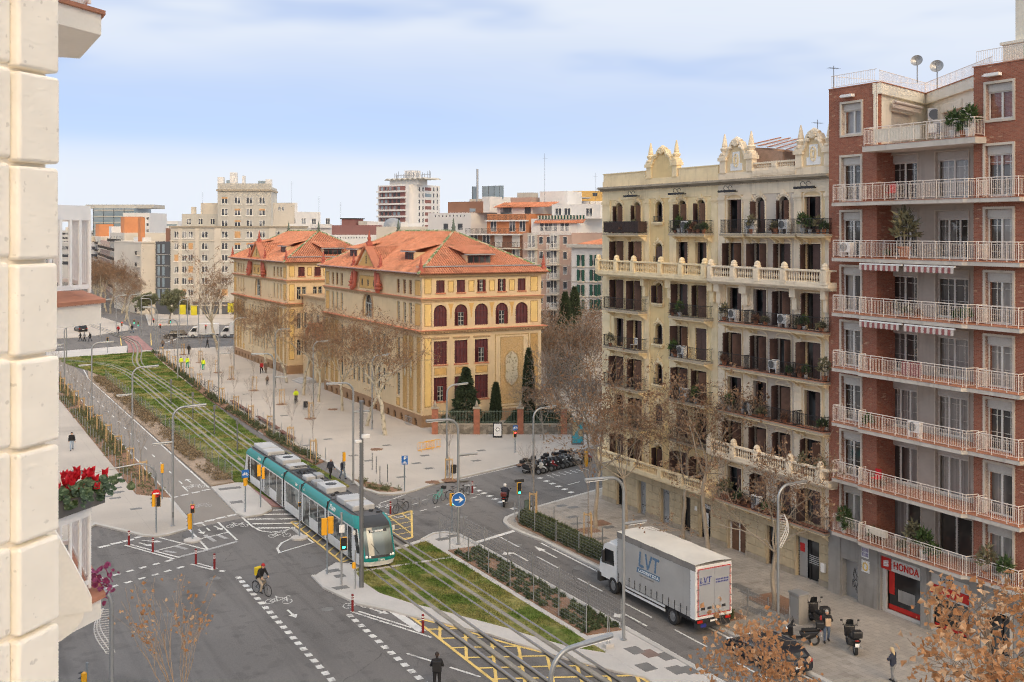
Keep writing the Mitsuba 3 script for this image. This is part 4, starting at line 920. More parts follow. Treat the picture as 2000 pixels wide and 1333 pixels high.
 for s in(-1,1):
  q=MB();fs.tube(q,[(u+s*3.75,.35,17.4),(u+s*3.75,.4,16.2),(u+s*4.1,.45,15.3),(u+s*4.7,.5,15.05)],[.3,.28,.3,.32],8);k=put(W,'scroll_bracket',q.ply('m_urnred',40));q=MB();fs.lathe(q,urn_profile(2.0,.5),u+s*4.75,.45,15.3,10);put(k,'urn',q.ply('m_urnred',40))
 fin=[(50-.2,ya-.2),(50-.2,yb),(xr+.2,ya-.2),(50-.2,cy-hw-.9),(50-.2,cy+hw+.9)]
 for x,y in fin:q=MB();q.box(x-.3,x+.3,y-.3,y+.3,zr-.05,zr+.55);q.lathe(urn_profile(1.5,.28),(x,y,zr+.55),10);put(W,'corner_urn',q.ply('m_urnred',40),'red terracotta urn standing on the eave')
 q=MB();fs.box(q,u-.3,u+.3,-.5,.2,zp+.2,zp+.7);fs.lathe(q,urn_profile(1.5,.28),u,-.15,zp+.7,10);put(g,'urn',q.ply('m_urnred',40))
 # dormers
 def dormer(fr,uc,w_,d_in,zb,zt_):
  q=MB();fr.box(q,uc-w_,uc+w_,-d_in-2.6,-d_in,zb,zt_);dm=put(rf,'dormer',q.ply('m_sch'))
  q=MB();fr.ext(q,rect(uc-w_+.05,uc+w_-.05,zb+.3,zt_-.05).difference(unary_union([rect(uc-w_+.12+i*(2*w_-.1)/4,uc-w_+(i+1)*(2*w_-.1)/4,zb+.38,zt_-.14)for i in range(4)])),-d_in,-d_in+.06);put(dm,'window',q.ply('m_maroon'))
  q=MB();fr.ext(q,rect(uc-w_+.08,uc+w_-.08,zb+.34,zt_-.1),-d_in+.003,-d_in+.02);put(dm,'pane',q.ply('m_pane'))
  q=MB();fr.box(q,uc-w_-.35,uc+w_+.35,-d_in-.1,-d_in+.5,zt_+.003,zt_+.13);put(dm,'fascia',q.ply('m_zinc'))
  a,b=fr.P(uc-w_-.35,-d_in+.5,zt_+.14),fr.P(uc+w_+.35,-d_in+.5,zt_+.14);c_,d_=fr.P(uc+w_+1.0,-d_in-3.4,zt_+1.0),fr.P(uc-w_-1.0,-d_in-3.4,zt_+1.0)
  q=MB();tile_slope(q,a,b,c_,d_);q.raw([a,b,c_,d_],[[0,1,2,3]]);put(dm,'roof_tiles',q.ply('m_tile'),kind='stuff')
 dormer(ff,xm,1.55,1.1,18.3,19.65);dormer(fs,ul(ya+7.4),1.3,1.6,18.7,19.95);dormer(fs,ul(yb-7.4),1.3,1.6,18.7,19.95)
 return W
wing('school_wing','ochre school wing with red tiled roof, arched maroon windows and painted medallion',115.2,149.5,65.6)
wing('school_wing','ochre school wing with red tiled roof, farther along the avenue beyond the entrance court',167.8,201.2,65.6,True)
# entrance building between the wings
E=thing('school_entrance','low ochre entrance building with a small gabled portal between the two school wings','school building')
q=MB();q.box(52.5,62,149.6,167.7,0,12.3);put(E,'wall',q.ply('m_sch'));q=MB();q.box(51.9,62.3,149.62,167.7,12.303,12.6);put(E,'cornice',q.ply('m_corn'))
ep=Frame((51.0,0),(0,-1),(-1,0));pc=-158.5
q=MB();ep.ext(q,sg.Polygon([(pc-2.2,0),(pc+2.2,0),(pc+2.2,6.4),(pc,8.6),(pc-2.2,6.4)]).difference(archrect(pc-1.1,pc+1.1,-.1,3.6)),-1.6,0);g=put(E,'portal',q.ply('m_sch'));q=MB()
for s in(-1,1):
 a,b=ep.P(pc+s*2.7,.3,6.2),ep.P(pc,.3,8.9);q.tube([a,b],.2,6)
put(g,'coping',q.ply('m_corntop'));q=MB();q.raw([ep.P(pc+2.5,.3,6.35),ep.P(pc,.3,8.8),ep.P(pc,-4,8.8),ep.P(pc+2.5,-4,6.35),ep.P(pc-2.5,.3,6.35),ep.P(pc-2.5,-4,6.35)],[[0,1,2,3],[4,5,2,1]]);put(g,'roof',q.ply('m_tile'))
q=MB();ep.ext(q,archrect(pc-1.1,pc+1.1,0,3.6),-1.0,-.9);put(g,'door',q.ply('m_maroon'))
for i in range(3):q=MB();q.box(48.6+i*.4,51,156.3+i*.2,160.7-i*.2,Z1-.05+i*.16,Z1+.16*(i+1)-.002);put(E,'step',q.ply('m_concrete'))
for i in range(6):
 for z0_ in(3.2,7.4):
  fx=Frame((52.5,0),(0,-1),(-1,0));y=150.8+i*3.1+.0;q=MB();fx.ext(q,rect(-y-.5,-y+.5,z0_,z0_+2.4),0,.04);w=put(E,'window',q.ply('m_greyframe'));q=MB()
  for s in(-1,1):fx.box(q,-y+s*.24-.19,-y+s*.24+.19,.04,.05,z0_+.1,z0_+2.3)
  put(w,'pane',q.ply('m_pane'))
  # garden wall with iron fence and brick piers along the side street
p_a,p_b=np.array([49.75,111.0]),np.array([61.5,104.7]);L=float(np.linalg.norm(p_b-p_a));d_=(p_b-p_a)/L
gf_=Frame(p_a,d_,np.array([d_[1],-d_[0]]));GF=thing('garden_fence','low stone wall with dark iron railings and brick piers below the school','fence')
mat('m_rubble',lambda p,n,uv:mi.Color3f(.27,.235,.19)*(.6+.7*voronoi((p.x-p.y)*2.2,p.z*3.0)[2])*(.7+.3*smoothstep(.02,.12,voronoi((p.x-p.y)*2.2,p.z*3.0)[1]-voronoi((p.x-p.y)*2.2,p.z*3.0)[0])),.9)
mat('m_pier',speck((.36,.145,.09),.25,3,.25,18),.85)
q=MB();gf_.box(q,-.3,L+8,-.25,.25,0,1.15);put(GF,'stone_wall',q.ply('m_rubble'))
q=MB();gf_.box(q,-.3,L+8,-.29,.29,1.153,1.24);put(GF,'coping',q.ply('m_slabbrown'))
for u in(0,4.6,9.4,14.2):
 q=MB();gf_.box(q,u-.34,u+.34,-.34,.34,0,2.9);k=put(GF,'pier',q.ply('m_pier'));q=MB();gf_.box(q,u-.42,u+.42,-.42,.42,2.903,3.05);gf_.lathe(q,urn_profile(.75,.26),u,0,3.05,10);put(k,'urn',q.ply('m_slabbrown',40))
q=MB()
for u in np.arange(.45,L+7,.17):gf_.box(q,u-.014,u+.014,-.014,.014,1.25,2.75)
for zz in(1.4,2.55):gf_.box(q,.35,L+7,-.02,.02,zz,zz+.05)
put(GF,'railings',q.ply('m_urngreen'),kind='stuff')
# ------------------------------------------------------------------ the pale stone building beside the camera, with its balconies
mat('m_render',speck((.84,.79,.70),.05,2.0,.05,40,.0),.85,spec=.25)
scene['m_stonewall']={'type':'twosided','b':{'type':'bumpmap','arbitrary':mikit.proc(lambda p,n,uv:.006*fbm(p.x*60,p.y*60,p.z*60,3)+0.004*fbm(p.x*9,p.y*9,p.z*9,3)),'b':{'type':'principled','base_color':mikit.proc(lambda p,n,uv:mi.Color3f(.86,.82,.735)*(.93+.12*fbm(p.x*5,p.y*5,p.z*5,3))*(1-.22*smoothstep(.70,.82,fbm(p.x*26,p.y*26,p.z*26,3)))),'roughness':.9,'specular':.2}}}
def rbox(x0,x1,y0,y1,z0,z1,r=.03,sub=2):
 s=trimesh.creation.icosphere(sub,r)
 pts=np.vstack([s.vertices+[x,y,z]for x in(x0+r,x1-r)for y in(y0+r,y1-r)for z in(z0+r,z1-r)])
 return trimesh.convex.convex_hull(pts)
SBld=thing('stone_building','pale cream stone corner building seen from close by, with cushioned blocks','building')
K=np.array([.6,5.9]);h_=math.sqrt(.5)
M45=np.eye(4);M45[:3,0]=(-h_,-h_,0);M45[:3,1]=(h_,-h_,0);M45[:3,2]=(0,0,1);M45[:3,3]=(K[0],K[1],0) # local x along the chamfer, y outward
M45[:3,0]=(h_,h_,0)
zj=[19.2,19.65,20.10,20.56,21.0,21.45,21.89,22.35,22.82,23.27,23.72,24.2]
rg=random.Random(5)
for z0,z1 in zip(zj[:-1],zj[1:]):
 j=rg.uniform(-.006,.006)
 put(SBld,'stone_block',MB().add(rbox(-.285,.0,-.5,.0+j,z0+.011,z1-.011,.02),M45).ply('m_stonewall',40))
 put(SBld,'stone_block',MB().add(rbox(-1.3,-.29,-.5,-.035+j,z0+.024,z1+.002,.024),M45).ply('m_stonewall',40))
q=MB().add(trimesh.creation.box((1.5,.45,9),trimesh.transformations.translation_matrix((-.78,-.29,21.5))),M45);put(SBld,'joint_backing',q.ply('m_render'))
q=MB();q.box(-6,.58,6.4,26,0,33);q.prism(sg.Polygon([(-6,6.4),(-6,-.8),(.2,5.9),(.55,6.4)]),0,19.2);q.prism(sg.Polygon([(-6,6.4),(-6,-.8),(.2,5.9),(.55,6.4)]),24.2,33);put(SBld,'wall',q.ply('m_render'))
SLAB=sg.Polygon([(.6,11.77),(1.74,12.91),(1.74,14.8),(.6,14.8)])
def flat_rail(mb,pts,z,h=1.03,board=.16):
 for(x0,y0),(x1,y1)in zip(pts[:-1],pts[1:]):
  L=math.hypot(x1-x0,y1-y0);yaw=math.atan2(y1-y0,x1-x0);c=((x0+x1)/2,(y0+y1)/2)
  mb.obox((c[0],c[1],z+h-board/2),(L,.03,board),yaw);mb.obox((c[0],c[1],z+.14),(L,.025,.05),yaw)
  n=max(2,round(L/.155))
  for i in range(n+1):
   t=i/n;big=i in(0,n)
   mb.obox((x0+(x1-x0)*t,y0+(y1-y0)*t,z+(h-board)/2+.07),(.042,.018,h-board-(.0 if big else .14)),yaw)
 return mb
for z in(24.94,21.745,18.48):
 b=put(SBld,'balcony',MB().prism(SLAB,z-.27,z-.045).ply('m_render'))
 put(b,'tiles',MB().prism(SLAB.buffer(.045,join_style=2),z-.043,z).ply('m_terracotta'))
 put(b,'railing',flat_rail(MB(),[(.62,11.94),(1.62,12.94),(1.62,14.7),(.62,14.7)],z).ply('m_white'))
q=MB();m=trimesh.creation.extrude_polygon(sg.Polygon([(.6,20.0),(1.05,19.75),(1.47,18.88),(1.47,18.74),(.6,18.74)]),.5,engine='earcut');MX=np.array([[1,0,0,0],[0,0,-1,12.05],[0,1,0,0],[0,0,0,1.0]]);q.add(m,MX)
m=trimesh.creation.extrude_polygon(sg.Polygon([(.6,18.735),(1.40,18.735)]+[(.6+.8*math.cos(t),18.735-.36*math.sin(t))for t in np.linspace(.15,1.5,8)]),.46,engine='earcut');MX[1,3]=12.03;q.add(m,MX);put(SBld,'corbel',q.ply('m_render',30))
# red cyclamens in a planter on the lowest balcony, and a trailing purple plant
mat('m_petal',lambda p,n,uv:mix((.50,.008,.02),(.70,.03,.05),noise(p.x*40,p.y*40,p.z*40)),.5,spec=.3)
mat('m_leafgreen',lambda p,n,uv:mix((.035,.065,.02),(.13,.18,.09),smoothstep(.45,.7,noise(p.x*45,p.y*45,p.z*45))),.5)
mat('m_purpleleaf',speck((.24,.04,.12),.4,30,.2,60),.5)
mat('m_planter',(.13,.125,.12),.7)
def leaf_disc(mb,c,r,nrm,rg,n=7,fold=.25):
 nrm=np.asarray(nrm,float);nrm/=np.linalg.norm(nrm);a=np.cross(nrm,[.3,.5,.8]);a/=np.linalg.norm(a);b=np.cross(nrm,a);th=rg.uniform(0,6)
 v=[np.asarray(c)]+[np.asarray(c)+r*(1+.12*math.sin(3*t))*(a*math.cos(t+th)+b*math.sin(t+th))+nrm*r*fold*(1 if i%2 else .4)for i,t in enumerate(np.linspace(0,2*math.pi,n+1)[:-1])]
 mb.raw(v,[[0,1+i,1+(i+1)%n]for i in range(n)])
P=thing('flower_planter','red cyclamen flowers in a grey planter on the white balcony railing','flowers')
c0,c1=np.array([.95,12.30]),np.array([1.72,13.05]);zt=19.55;rg=random.Random(8)
q=MB();cc=(c0+c1)/2;q.obox((cc[0],cc[1],zt),(1.05,.22,.16),math.atan2(*(c1-c0)[::-1]));put(P,'planter_box',q.ply('m_planter'))
q=MB()
for i in range(70):
 t=rg.uniform(.35,1.05);x,y=c0+(c1-c0)*t+np.array([rg.gauss(0,.1),rg.gauss(0,.1)]);leaf_disc(q,(x+.08,y-.06,zt+rg.uniform(.0,.22)),rg.uniform(.035,.062),(rg.gauss(.3,.4),rg.gauss(-.8,.4),.8),rg)
put(P,'leaves',q.ply('m_leafgreen',60),kind='stuff')
for k_ in range(46):
 t=rg.uniform(.38,.98);x,y=c0+(c1-c0)*t+np.array([rg.gauss(0,.07),rg.gauss(0,.07)]);z=zt+rg.uniform(.10,.27);q=MB()
 for i in range(5):
  a=i*1.256+rg.random();q.raw([[x,y,z],[x+.034*math.cos(a-.9),y+.034*math.sin(a-.9),z+.02*rg.random()],[x+.05*math.cos(a),y+.05*math.sin(a),z+.05+.05*rg.random()],[x+.034*math.cos(a+.9),y+.034*math.sin(a+.9),z+.05]],[[0,1,2,3]])
 put(P,'flower',q.ply('m_petal',True))
P=thing('trailing_plant','purple leaved plant trailing over the lowest balcony edge','plant');q=MB();s=MB()
for k_ in range(4):
 x,y,z=1.66+rg.gauss(0,.05),13.0+rg.gauss(0,.3),18.62;pts=[(x,y,z)]
 for i in range(6):x+=rg.uniform(.0,.07);y+=rg.gauss(0,.05);z+=rg.uniform(-.10,.08)if i<3 else rg.uniform(-.13,0);pts.append((x,y,z));[leaf_disc(q,np.array(pts[-1])+[rg.gauss(0,.03)]*3,rg.uniform(.02,.042),(rg.gauss(0,1),-1,rg.gauss(.5,1)),rg,5)for _ in range(2)]
 s.tube(pts,.006,4)
put(P,'stem',s.ply('m_purpleleaf'));put(P,'leaves',q.ply('m_purpleleaf',60),kind='stuff')
# ------------------------------------------------------------------ the town behind
def wpt(px,Zd):
 """the place at this depth on the sight line of a column of the photograph (survey helper)"""
 X=(px-1000)/F_PX*Zd;return np.array([X*C_+Zd*S_,-X*S_+Zd*C_])
def zat(py,Zd):return EYE-(py-HORIZON)/F_PX*Zd
mat('m_fargrey',speck((.50,.48,.43),.06,.3,.05,3,.10),.9);mat('m_farwhite',speck((.70,.69,.67),.05,.3,.04,3),.9)
mat('m_farpink',speck((.46,.33,.27),.07,.5,.05,4),.9);mat('m_farbrown',speck((.30,.16,.11),.07,.5,.05,4),.9);mat('m_farcream',speck((.60,.55,.47),.06,.4,.05,4),.9)
mat('m_farorange',speck((.58,.25,.12),.1,.6,.05,4),.9);mat('m_farmaroon',speck((.26,.13,.12),.07,.5,.05,4),.9);mat('m_farochre',speck((.56,.36,.13),.06,.4,.05,4),.9)
mat('m_fardark',speck((.10,.105,.115),.1,.5,.05,4),.6);mat('m_farglass',lambda p,n,uv:mix((.20,.27,.32),(.34,.40,.43),noise(p.x*.12,p.y*.12,p.z*.5)),.2)
mat('m_farpane',lambda p,n,uv:mix((.06,.065,.075),(.30,.31,.32),smoothstep(.5,.7,noise(p.x*.9,p.y*.9,p.z*.8))),.15)
mat('m_blind',speck((.55,.33,.16),.1,1,.05,4),.8);mat('m_greenshut',(.025,.09,.065),.6);mat('m_rail_d',(.06,.055,.055),.6)
mat('m_farblock',speck((.56,.55,.53),.10,.05,.06,.5),.9)
class Far:
 def __init__(s,name,label,pa,Za,pb,Zb,z0,z1,m,depth=14.,cat='apartment building'):
  a,b=wpt(pa,Za),wpt(pb,Zb);s.L=float(np.linalg.norm(b-a));u=(b-a)/s.L
  s.fr=Frame(a,u,(u[1],-u[0]));s.pa,s.pb,s.Za,s.Zb=pa,pb,Za,Zb;s.z0,s.z1=z0,z1
  s.key=thing(name,label,cat);s.block(0,s.L,-depth,0,z0,z1,m)
 def block(s,u0,u1,d0,d1,z0,z1,m,part='wall'):
  q=MB();s.fr.box(q,u0,u1,d0,d1,z0,z1);return put(s.key,part,q.ply(m))
 def u(s,px):
  """along the facade, of a photograph column"""
  a=wpt(px,1.0);o,d=s.fr.o[:2],s.fr.u[:2];M=np.array([[d[0],-a[0]],[d[1],-a[1]]]);return float(np.linalg.solve(M,-o)[0])
 def z(s,py,px=None):
  px=(s.pa+s.pb)/2 if px is None else px;w=s.fr.o[:2]+s.fr.u[:2]*s.u(px);return zat(py,w[0]*S_+w[1]*C_)
 def window(s,u,z,w,h,frame='m_frame_w',pane='m_farpane',sill=True,blind=0.,d=.0,split=True):
  q=MB();s.fr.box(q,u-w/2,u+w/2,d+.002,d+.06,z-h/2,z+h/2)
  if sill:s.fr.box(q,u-w*.68,u+w*.68,d+.002,d+.25,z-h/2-.22,z-h/2-.003)
  k=put(s.key,'window',q.ply(frame));n=2 if split else 1
  for i in range(n):
   q=MB();a=u-w/2+w*i/n;s.fr.box(q,a+w*.06,a+w/n-w*.06,d+.063,d+.075,z-h/2+.1,z+h/2-.08);put(k,'pane',q.ply(pane))
  if blind:q=MB();s.fr.box(q,u-w/2+.03,u+w/2-.03,d+.078,d+.10,z+h/2-h*blind,z+h/2);put(k,'blind',q.ply('m_blind'))
  return k
 def balcony(s,u0,u1,z,out=1.0,h=1.0,m='m_rail_d',slab='m_farcream',solid=False,d=0.):
  q=MB();s.fr.box(q,u0,u1,d+.01,d+out,z-.22,z);k=put(s.key,'balcony',q.ply(slab));q=MB()
  if solid:s.fr.box(q,u0,u1,d+out-.1,d+out+.01,z+.003,z+h)
  else:
   s.fr.box(q,u0,u1,d+out-.05,d+out,z+h-.05,z+h)
   for u in np.arange(u0,u1,.25):s.fr.box(q,u,u+.06,d+out-.04,d+out-.01,z+.003,z+h-.05)
   for e in(u0,u1-.05):s.fr.box(q,e,e+.05,d+.01,d+out-.05,z+h-.05,z+h)
  put(k,'railing',q.ply(m));return k
rb=random.Random(21)
# big stone coloured block across the far junction
A=Far('stone_block','large stone coloured apartment block with a taller central tower across the far junction',333,293,600,297,0,zat(445,295),'m_fargrey',22)
cols_=[345,360,372.5,400,439,464,487,512,541,566]
for r in range(8):
 zc=A.z(458.6+22.5*r)
 if zc<3:break
 for px in cols_:A.window(A.u(px),zc,1.2 if px in(345,360,372.5)else 1.6,1.75,blind=(1. if rb.random()<.06 else .3 if rb.random()<.2 else 0))
A.block(-.3,A.L+.3,-.5,.45,A.z1,A.z1+.45,'m_slabbrown','cornice')
for px in(352,385,422,428,529,535):q=MB();A.fr.box(q,A.u(px)-.45,A.u(px)+.45,.002,.22,4.2,A.z1-.05);put(A.key,'quoin_strip',q.ply('m_farcream'))
for py,z_ in((470,0),(596,0)):A.block(-.1,A.L,.003,.3,A.z(py)-.15,A.z(py)+.1,'m_farcream','string_course')
for px in np.arange(345,560,19):q=MB();A.fr.box(q,A.u(px)-.9,A.u(px)+.9,.002,.05,.2,3.4);put(A.key,'shop_opening',q.ply('m_fardark'))
t0,t1=A.u(425),A.u(530);zt=A.z(365)
A.block(t0,t1,-15,.05,A.z1+.455,zt,'m_fargrey','tower');A.block(t0-.3,t1+.3,-15,.5,zt-1.2,zt-.7,'m_slabbrown','cornice');A.block(t0,t1,-.4,.1,zt+.003,zt+.9,'m_fargrey','parapet')
for px in(439,464,487,512):
 for py in(392,414.6,437):A.window(A.u(px),A.z(py),1.6,1.8,blind=.25 if rb.random()<.5 else 0,d=.05)
for px,w_,y0_,y1_ in((430,1.6,365,346),(524,1.6,365,350),(455,1.8,365,337),(475,.7,365,343)):
 A.block(A.u(px)-w_/2,A.u(px)+w_/2,-3,-.6,zt,A.z(y1_),'m_farwhite','roof_house' if w_>1 else 'chimney')
A.block(A.u(441),A.u(450),-3.5,-.9,zt,A.z(352),'m_farglass','water_tank');A.block(A.u(503),A.u(519),-3.5,-.9,zt,A.z(353),'m_farglass','water_tank')
A.block(A.u(351),t0-.01,-15,-3,A.z1+.455,A.z(418),'m_fargrey','set_back');A.block(A.u(386),t0-.02,-15,-5,A.z(418),A.z(396),'m_farcream','set_back');A.block(A.u(368),A.u(376),-6,-4,A.z(418),A.z(404),'m_farcream','chimney')
for px in(365,388,412):A.window(A.u(px),A.z(433),1.2,1.6,d=-3,sill=False)
B_=Far('rooftop_block','white stepped penthouse storeys to the side of the stone coloured tower',531,300,648,318,0,zat(443,308),'m_farwhite',16)
B_.block(B_.u(533),B_.u(575),-12,.1,B_.z1,B_.z(397,555),'m_farcream','upper_storey');B_.block(B_.u(560),B_.u(633),-12,-1.5,B_.z1,B_.z(414,600),'m_farwhite','upper_storey');B_.block(B_.u(585),B_.u(600),-9,-4,B_.z(414,600),B_.z(396,600),'m_farwhite','roof_house')
for px in(545,552):B_.window(B_.u(px),B_.z(408,px),.8,1.2,d=.1,sill=False)
for px in(563,580,600,620,640):B_.window(B_.u(px),B_.z(433,px),1.6,1.9,d=-1.5 if px<633 else .02,sill=False,pane='m_farpane')
for px in np.arange(540,645,16):B_.window(B_.u(px),B_.z(460,px),1.3,1.6,sill=False)
B_.balcony(B_.u(560),B_.u(645),B_.z(444,600),.8,.9,'m_farwhite','m_farwhite',True)
# narrow dark glass building and the pale building beside it
D_=Far('dark_office','narrow dark grey glass fronted building between two pale apartment blocks',304,297,332,294,0,zat(472,295),'m_fardark',18,'office building')
for r in range(5):
 for i in range(2):D_.window(D_.u(309+9*i)+.3,D_.z(486+22*r),1.1,2.5,'m_fardark','m_farglass',False,split=False)
 D_.block(0,D_.L,.002,.2,D_.z(498+22*r),D_.z(497+22*r),'m_fargrey','floor_band')
D_.block(D_.u(318),D_.L,-8,-1,D_.z1,D_.z(446),'m_farbrown','roof_house')
C0=Far('pale_block','pale cream corner apartment block with dark balconies receding along the avenue',276,296,303,298,0,zat(475,297),'m_farcream',30)
for r in range(5):
 for px in(282,292):C0.window(C0.u(px),C0.z(487+22.3*r),.9,1.9,sill=False)
C0.block(-.2,C0.L+.2,-29,.4,C0.z1,C0.z1+.4,'m_farcream','cornice');C0.block(1,C0.L-.5,-12,-2,C0.z1+.4,C0.z(464),'m_farwhite','set_back');C0.block(C0.u(281),C0.u(289),-6,-3,C0.z1+.4,C0.z(425),'m_farorange','brick_stair_tower')
C1=Far('pale_block','pale apartment block with long rows of dark balconies, seen edge on beyond the far junction',240,352,276,296,0,zat(475,310),'m_farcream',14)
for r in range(6):
 zc=C1.z1-2.0-3.1*r
 for i in range(12):C1.window(3+i*C1.L/12.5,zc,1.1,2.1,'m_farcream','m_farpane',False)
 C1.balcony(1+(r%2)*4,C1.L-1,zc-1.1,1.1,1.0)
for i,(pa,pb,Za,Zb,top,m)in enumerate(((215,243,400,356,455,'m_farcream'),(196,216,460,402,470,'m_farpink'),(168,197,520,462,462,'m_farcream'))):
 E_=Far('apartment_row',['cream apartment house with dark balconies, second from the far junction corner','pinkish apartment house farther down the avenue, third from the corner','distant cream apartment house at the end of the avenue row'][i],pa,Za,pb,Zb,0,zat(top,(Za+Zb)/2),m,14)
 for r in range(6):
  zc=E_.z1-2.0-3.2*r
  if zc<3:break
  for j in range(9):E_.window(2+j*E_.L/9.3,zc,1.1,2.0,'m_farcream','m_farpane',False)
  E_.balcony(1,E_.L-1,zc-1.1,1.1,1.0)
 E_.block(E_.L*.35,E_.L*.6,-8,-2,E_.z1,E_.z1+5.5,['m_farorange','m_farwhite','m_farorange'][i],'stair_tower')
 # distance: glass offices and white houses
G1=Far('glass_office','wide blue grey glass office building on the far skyline',182,640,262,640,0,zat(407,640),'m_farglass',30,'office building')
for r in range(9):G1.block(0,G1.L,.01,.4,G1.z1-1.5-r*3.6,G1.z1-.9-r*3.6,'m_fargrey','floor_band')
for i in range(12):G1.block(i*2,i*2+.3,.4,.5,0,G1.z1,'m_fardark','mullion')if i%3==0 else None
G1.block(-6,G1.L+10,-25,-4,G1.z1,G1.z1+2.2,'m_fargrey','roof_storey')
G2=Far('white_office','white office block with a glazed roof storey on the skyline behind the pale corner block',240,600,292,600,0,zat(416,600),'m_farwhite',30,'office building')
for r in range(4):
 for j in range(6):G2.window(2+j*2.3,G2.z1-3-r*3.4,1.3,1.6,'m_farwhite','m_farpane',False,split=False)
G3=Far('hazy_office','low pale office block on the horizon beside the stone coloured block',296,900,348,900,0,zat(432,900),'m_farwhite',30,'office building')
for r in range(3):G3.block(1,G3.L-1,.01,.3,G3.z1-4-r*4,G3.z1-2.5-r*4,'m_farglass','window_band')
# roofs behind the school
M1=Far('maroon_block','long maroon rendered roof storey seen between the two school roofs',648,300,737,296,0,zat(440,298),'m_farmaroon',12,'building')
M1.block(-1,M1.L+4,.3,2.5,0,M1.z(459),'m_farwhite','white_storey')
for i in range(16):q=MB();M1.fr.box(q,.5+i*.8,.75+i*.8,2.5,2.53,M1.z(466),M1.z(463));put(M1.key,'vent',q.ply('m_fardark'))
M1.block(M1.u(664),M1.u(691),-6,-1,M1.z1,M1.z(428),'m_farmaroon','roof_house');M1.block(M1.u(662),M1.u(693),-6.4,-.6,M1.z(428)+.01,M1.z(426),'m_fardark','roof_edge');M1.block(M1.u(697),M1.u(712),-6,-1,M1.z1,M1.z(432),'m_fargrey','roof_house');M1.block(M1.u(713),M1.u(735),-6,-1,M1.z1,M1.z(433),'m_farwhite','roof_house')
Q1=Far('pale_roof','low pale roofs with a small round dome in front of the white tower',735,250,842,246,0,zat(443,248),'m_farcream',20,'building')
Q1.block(Q1.u(740),Q1.u(790),-10,-2,Q1.z1,Q1.z(436),'m_farwhite','roof_house');q=MB();q.lathe([(2.1,0),(2.0,.8),(1.5,1.5),(.8,1.9),(0,2.0)],Q1.fr.P(Q1.u(760),-2,Q1.z1),14);put(Q1.key,'dome',q.ply('m_zinc',40))
# white tower with recessed maroon balconies
TW=Far('white_tower','tall white apartment tower with recessed maroon balconies and antennas on its roof',738,424,799,414,0,zat(362,420),'m_farwhite',7)
for r in range(8):
 zc=TW.z(369+12.2*r);u0,u1=TW.u(741),TW.u(792)
 q=MB();TW.fr.box(q,u0,u1,.003,.03,zc-1.0,zc+.95);k=put(TW.key,'balcony_recess',q.ply('m_farmaroon'))
 for j in range(5):q=MB();TW.fr.box(q,u0+.8+j*2.2,u0+2.1+j*2.2,.032,.06,zc-.6,zc+.7);put(k,'window',q.ply('m_farpane' if rb.random()<.6 else 'm_farglass'))
 q=MB();TW.fr.box(q,u0-.5,u1+.5,.003,1.2,zc-1.35,zc-.75);put(k,'balustrade',q.ply('m_farwhite'))
T2=Far('white_tower_wing','right flank of the white tower with small square windows and brick balconies',815,415,859,432,0,zat(362,424),'m_farwhite',8)
for r in range(7):
 for px in(819,826,847,854):T2.window(T2.u(px),T2.z(370+12.2*r,px),.9,1.5,'m_farpane','m_farpane',False,split=False)
 q=MB();T2.fr.box(q,T2.u(830),T2.u(842),.003,.05,T2.z(373+12.2*r),T2.z(366.5+12.2*r));put(T2.key,'balcony_recess',q.ply('m_farmaroon' if r!=1 else 'm_farglass'))
T3=Far('tower_stair','grey glazed stair shaft between the two flanks of the white tower',799,417,815,417,0,zat(360,417),'m_fargrey',10,'tower');T3.block(T3.u(804),T3.u(807),.003,.3,0,T3.z1,'m_farglass','glazed_strip');T3.block(T3.u(809),T3.u(811),.003,.3,0,T3.z1,'m_fardark','glazed_strip')
TW.block(TW.u(754),TW.u(810),-7,-2,TW.z1,TW.z(350),'m_farwhite','roof_storey');q=MB()
cx=[TW.u(750+i*10)for i in range(9)]
for a,b in zip(cx[:-1],cx[1:]):TW.fr.ext(q,sg.Polygon([(a,TW.z(352.5)),((a+b)/2,TW.z(349.5)),(b,TW.z(352.5)),(b,TW.z(351.5)),((a+b)/2,TW.z(348.5)),(a,TW.z(351.5))]),-9,-.2)
put(TW.key,'wavy_canopy',q.ply('m_fargrey'));TW.block(TW.u(776),TW.u(790),-9,-4,TW.z(349),TW.z(333),'m_farwhite','machine_room')
q=MB()
for i in range(26):
 px=rb.uniform(760,832);TW.fr.tube(q,[(TW.u(px),-3,TW.z(350)),(TW.u(px),-3,TW.z(rb.uniform(334,343)))],.12,4)
TW.fr.tube(q,[(TW.u(760),-3,TW.z(343)),(TW.u(830),-3,TW.z(343))],.1,4);put(TW.key,'antenna_array',q.ply('m_grey_metal'),kind='stuff')
# grey house, brick roof and glass screens
H1=Far('grey_house','plain pale grey rendered building with two small dark windows behind the school roof',836,205,920,198,0,zat(416,201),'m_farwhite',12,'building')
for px in(871,899):H1.window(H1.u(px),H1.z(443,px),1.1,1.1,'m_fardark','m_farpane',False,split=False)
for i in range(9):q=MB();H1.fr.box(q,H1.u(850+7*i),H1.u(851.5+7*i),.002,.03,H1.z(424),H1.z(420));put(H1.key,'vent',q.ply('m_fardark'))
H1.block(H1.u(864),H1.u(932),-11,-1.5,H1.z1,H1.z(394,895),'m_farbrown','brick_storey');H1.block(H1.u(930),H1.u(945),-11,-1.6,H1.z1,H1.z(384,935),'m_farwhite','white_storey');q=MB();H1.fr.box(q,H1.u(907),H1.u(918),-1.5,-1.4,H1.z(414),H1.z(408));put(H1.key,'window',q.ply('m_farglass'))
H1.block(H1.u(888),H1.u(925),-9,-4,H1.z(394,895),H1.z(388,895),'m_farcream','roof_ledge')
SC=thing('glass_screen','tall blue glass wind screen on the roof beside the chimney pipe','screen');f=H1.fr
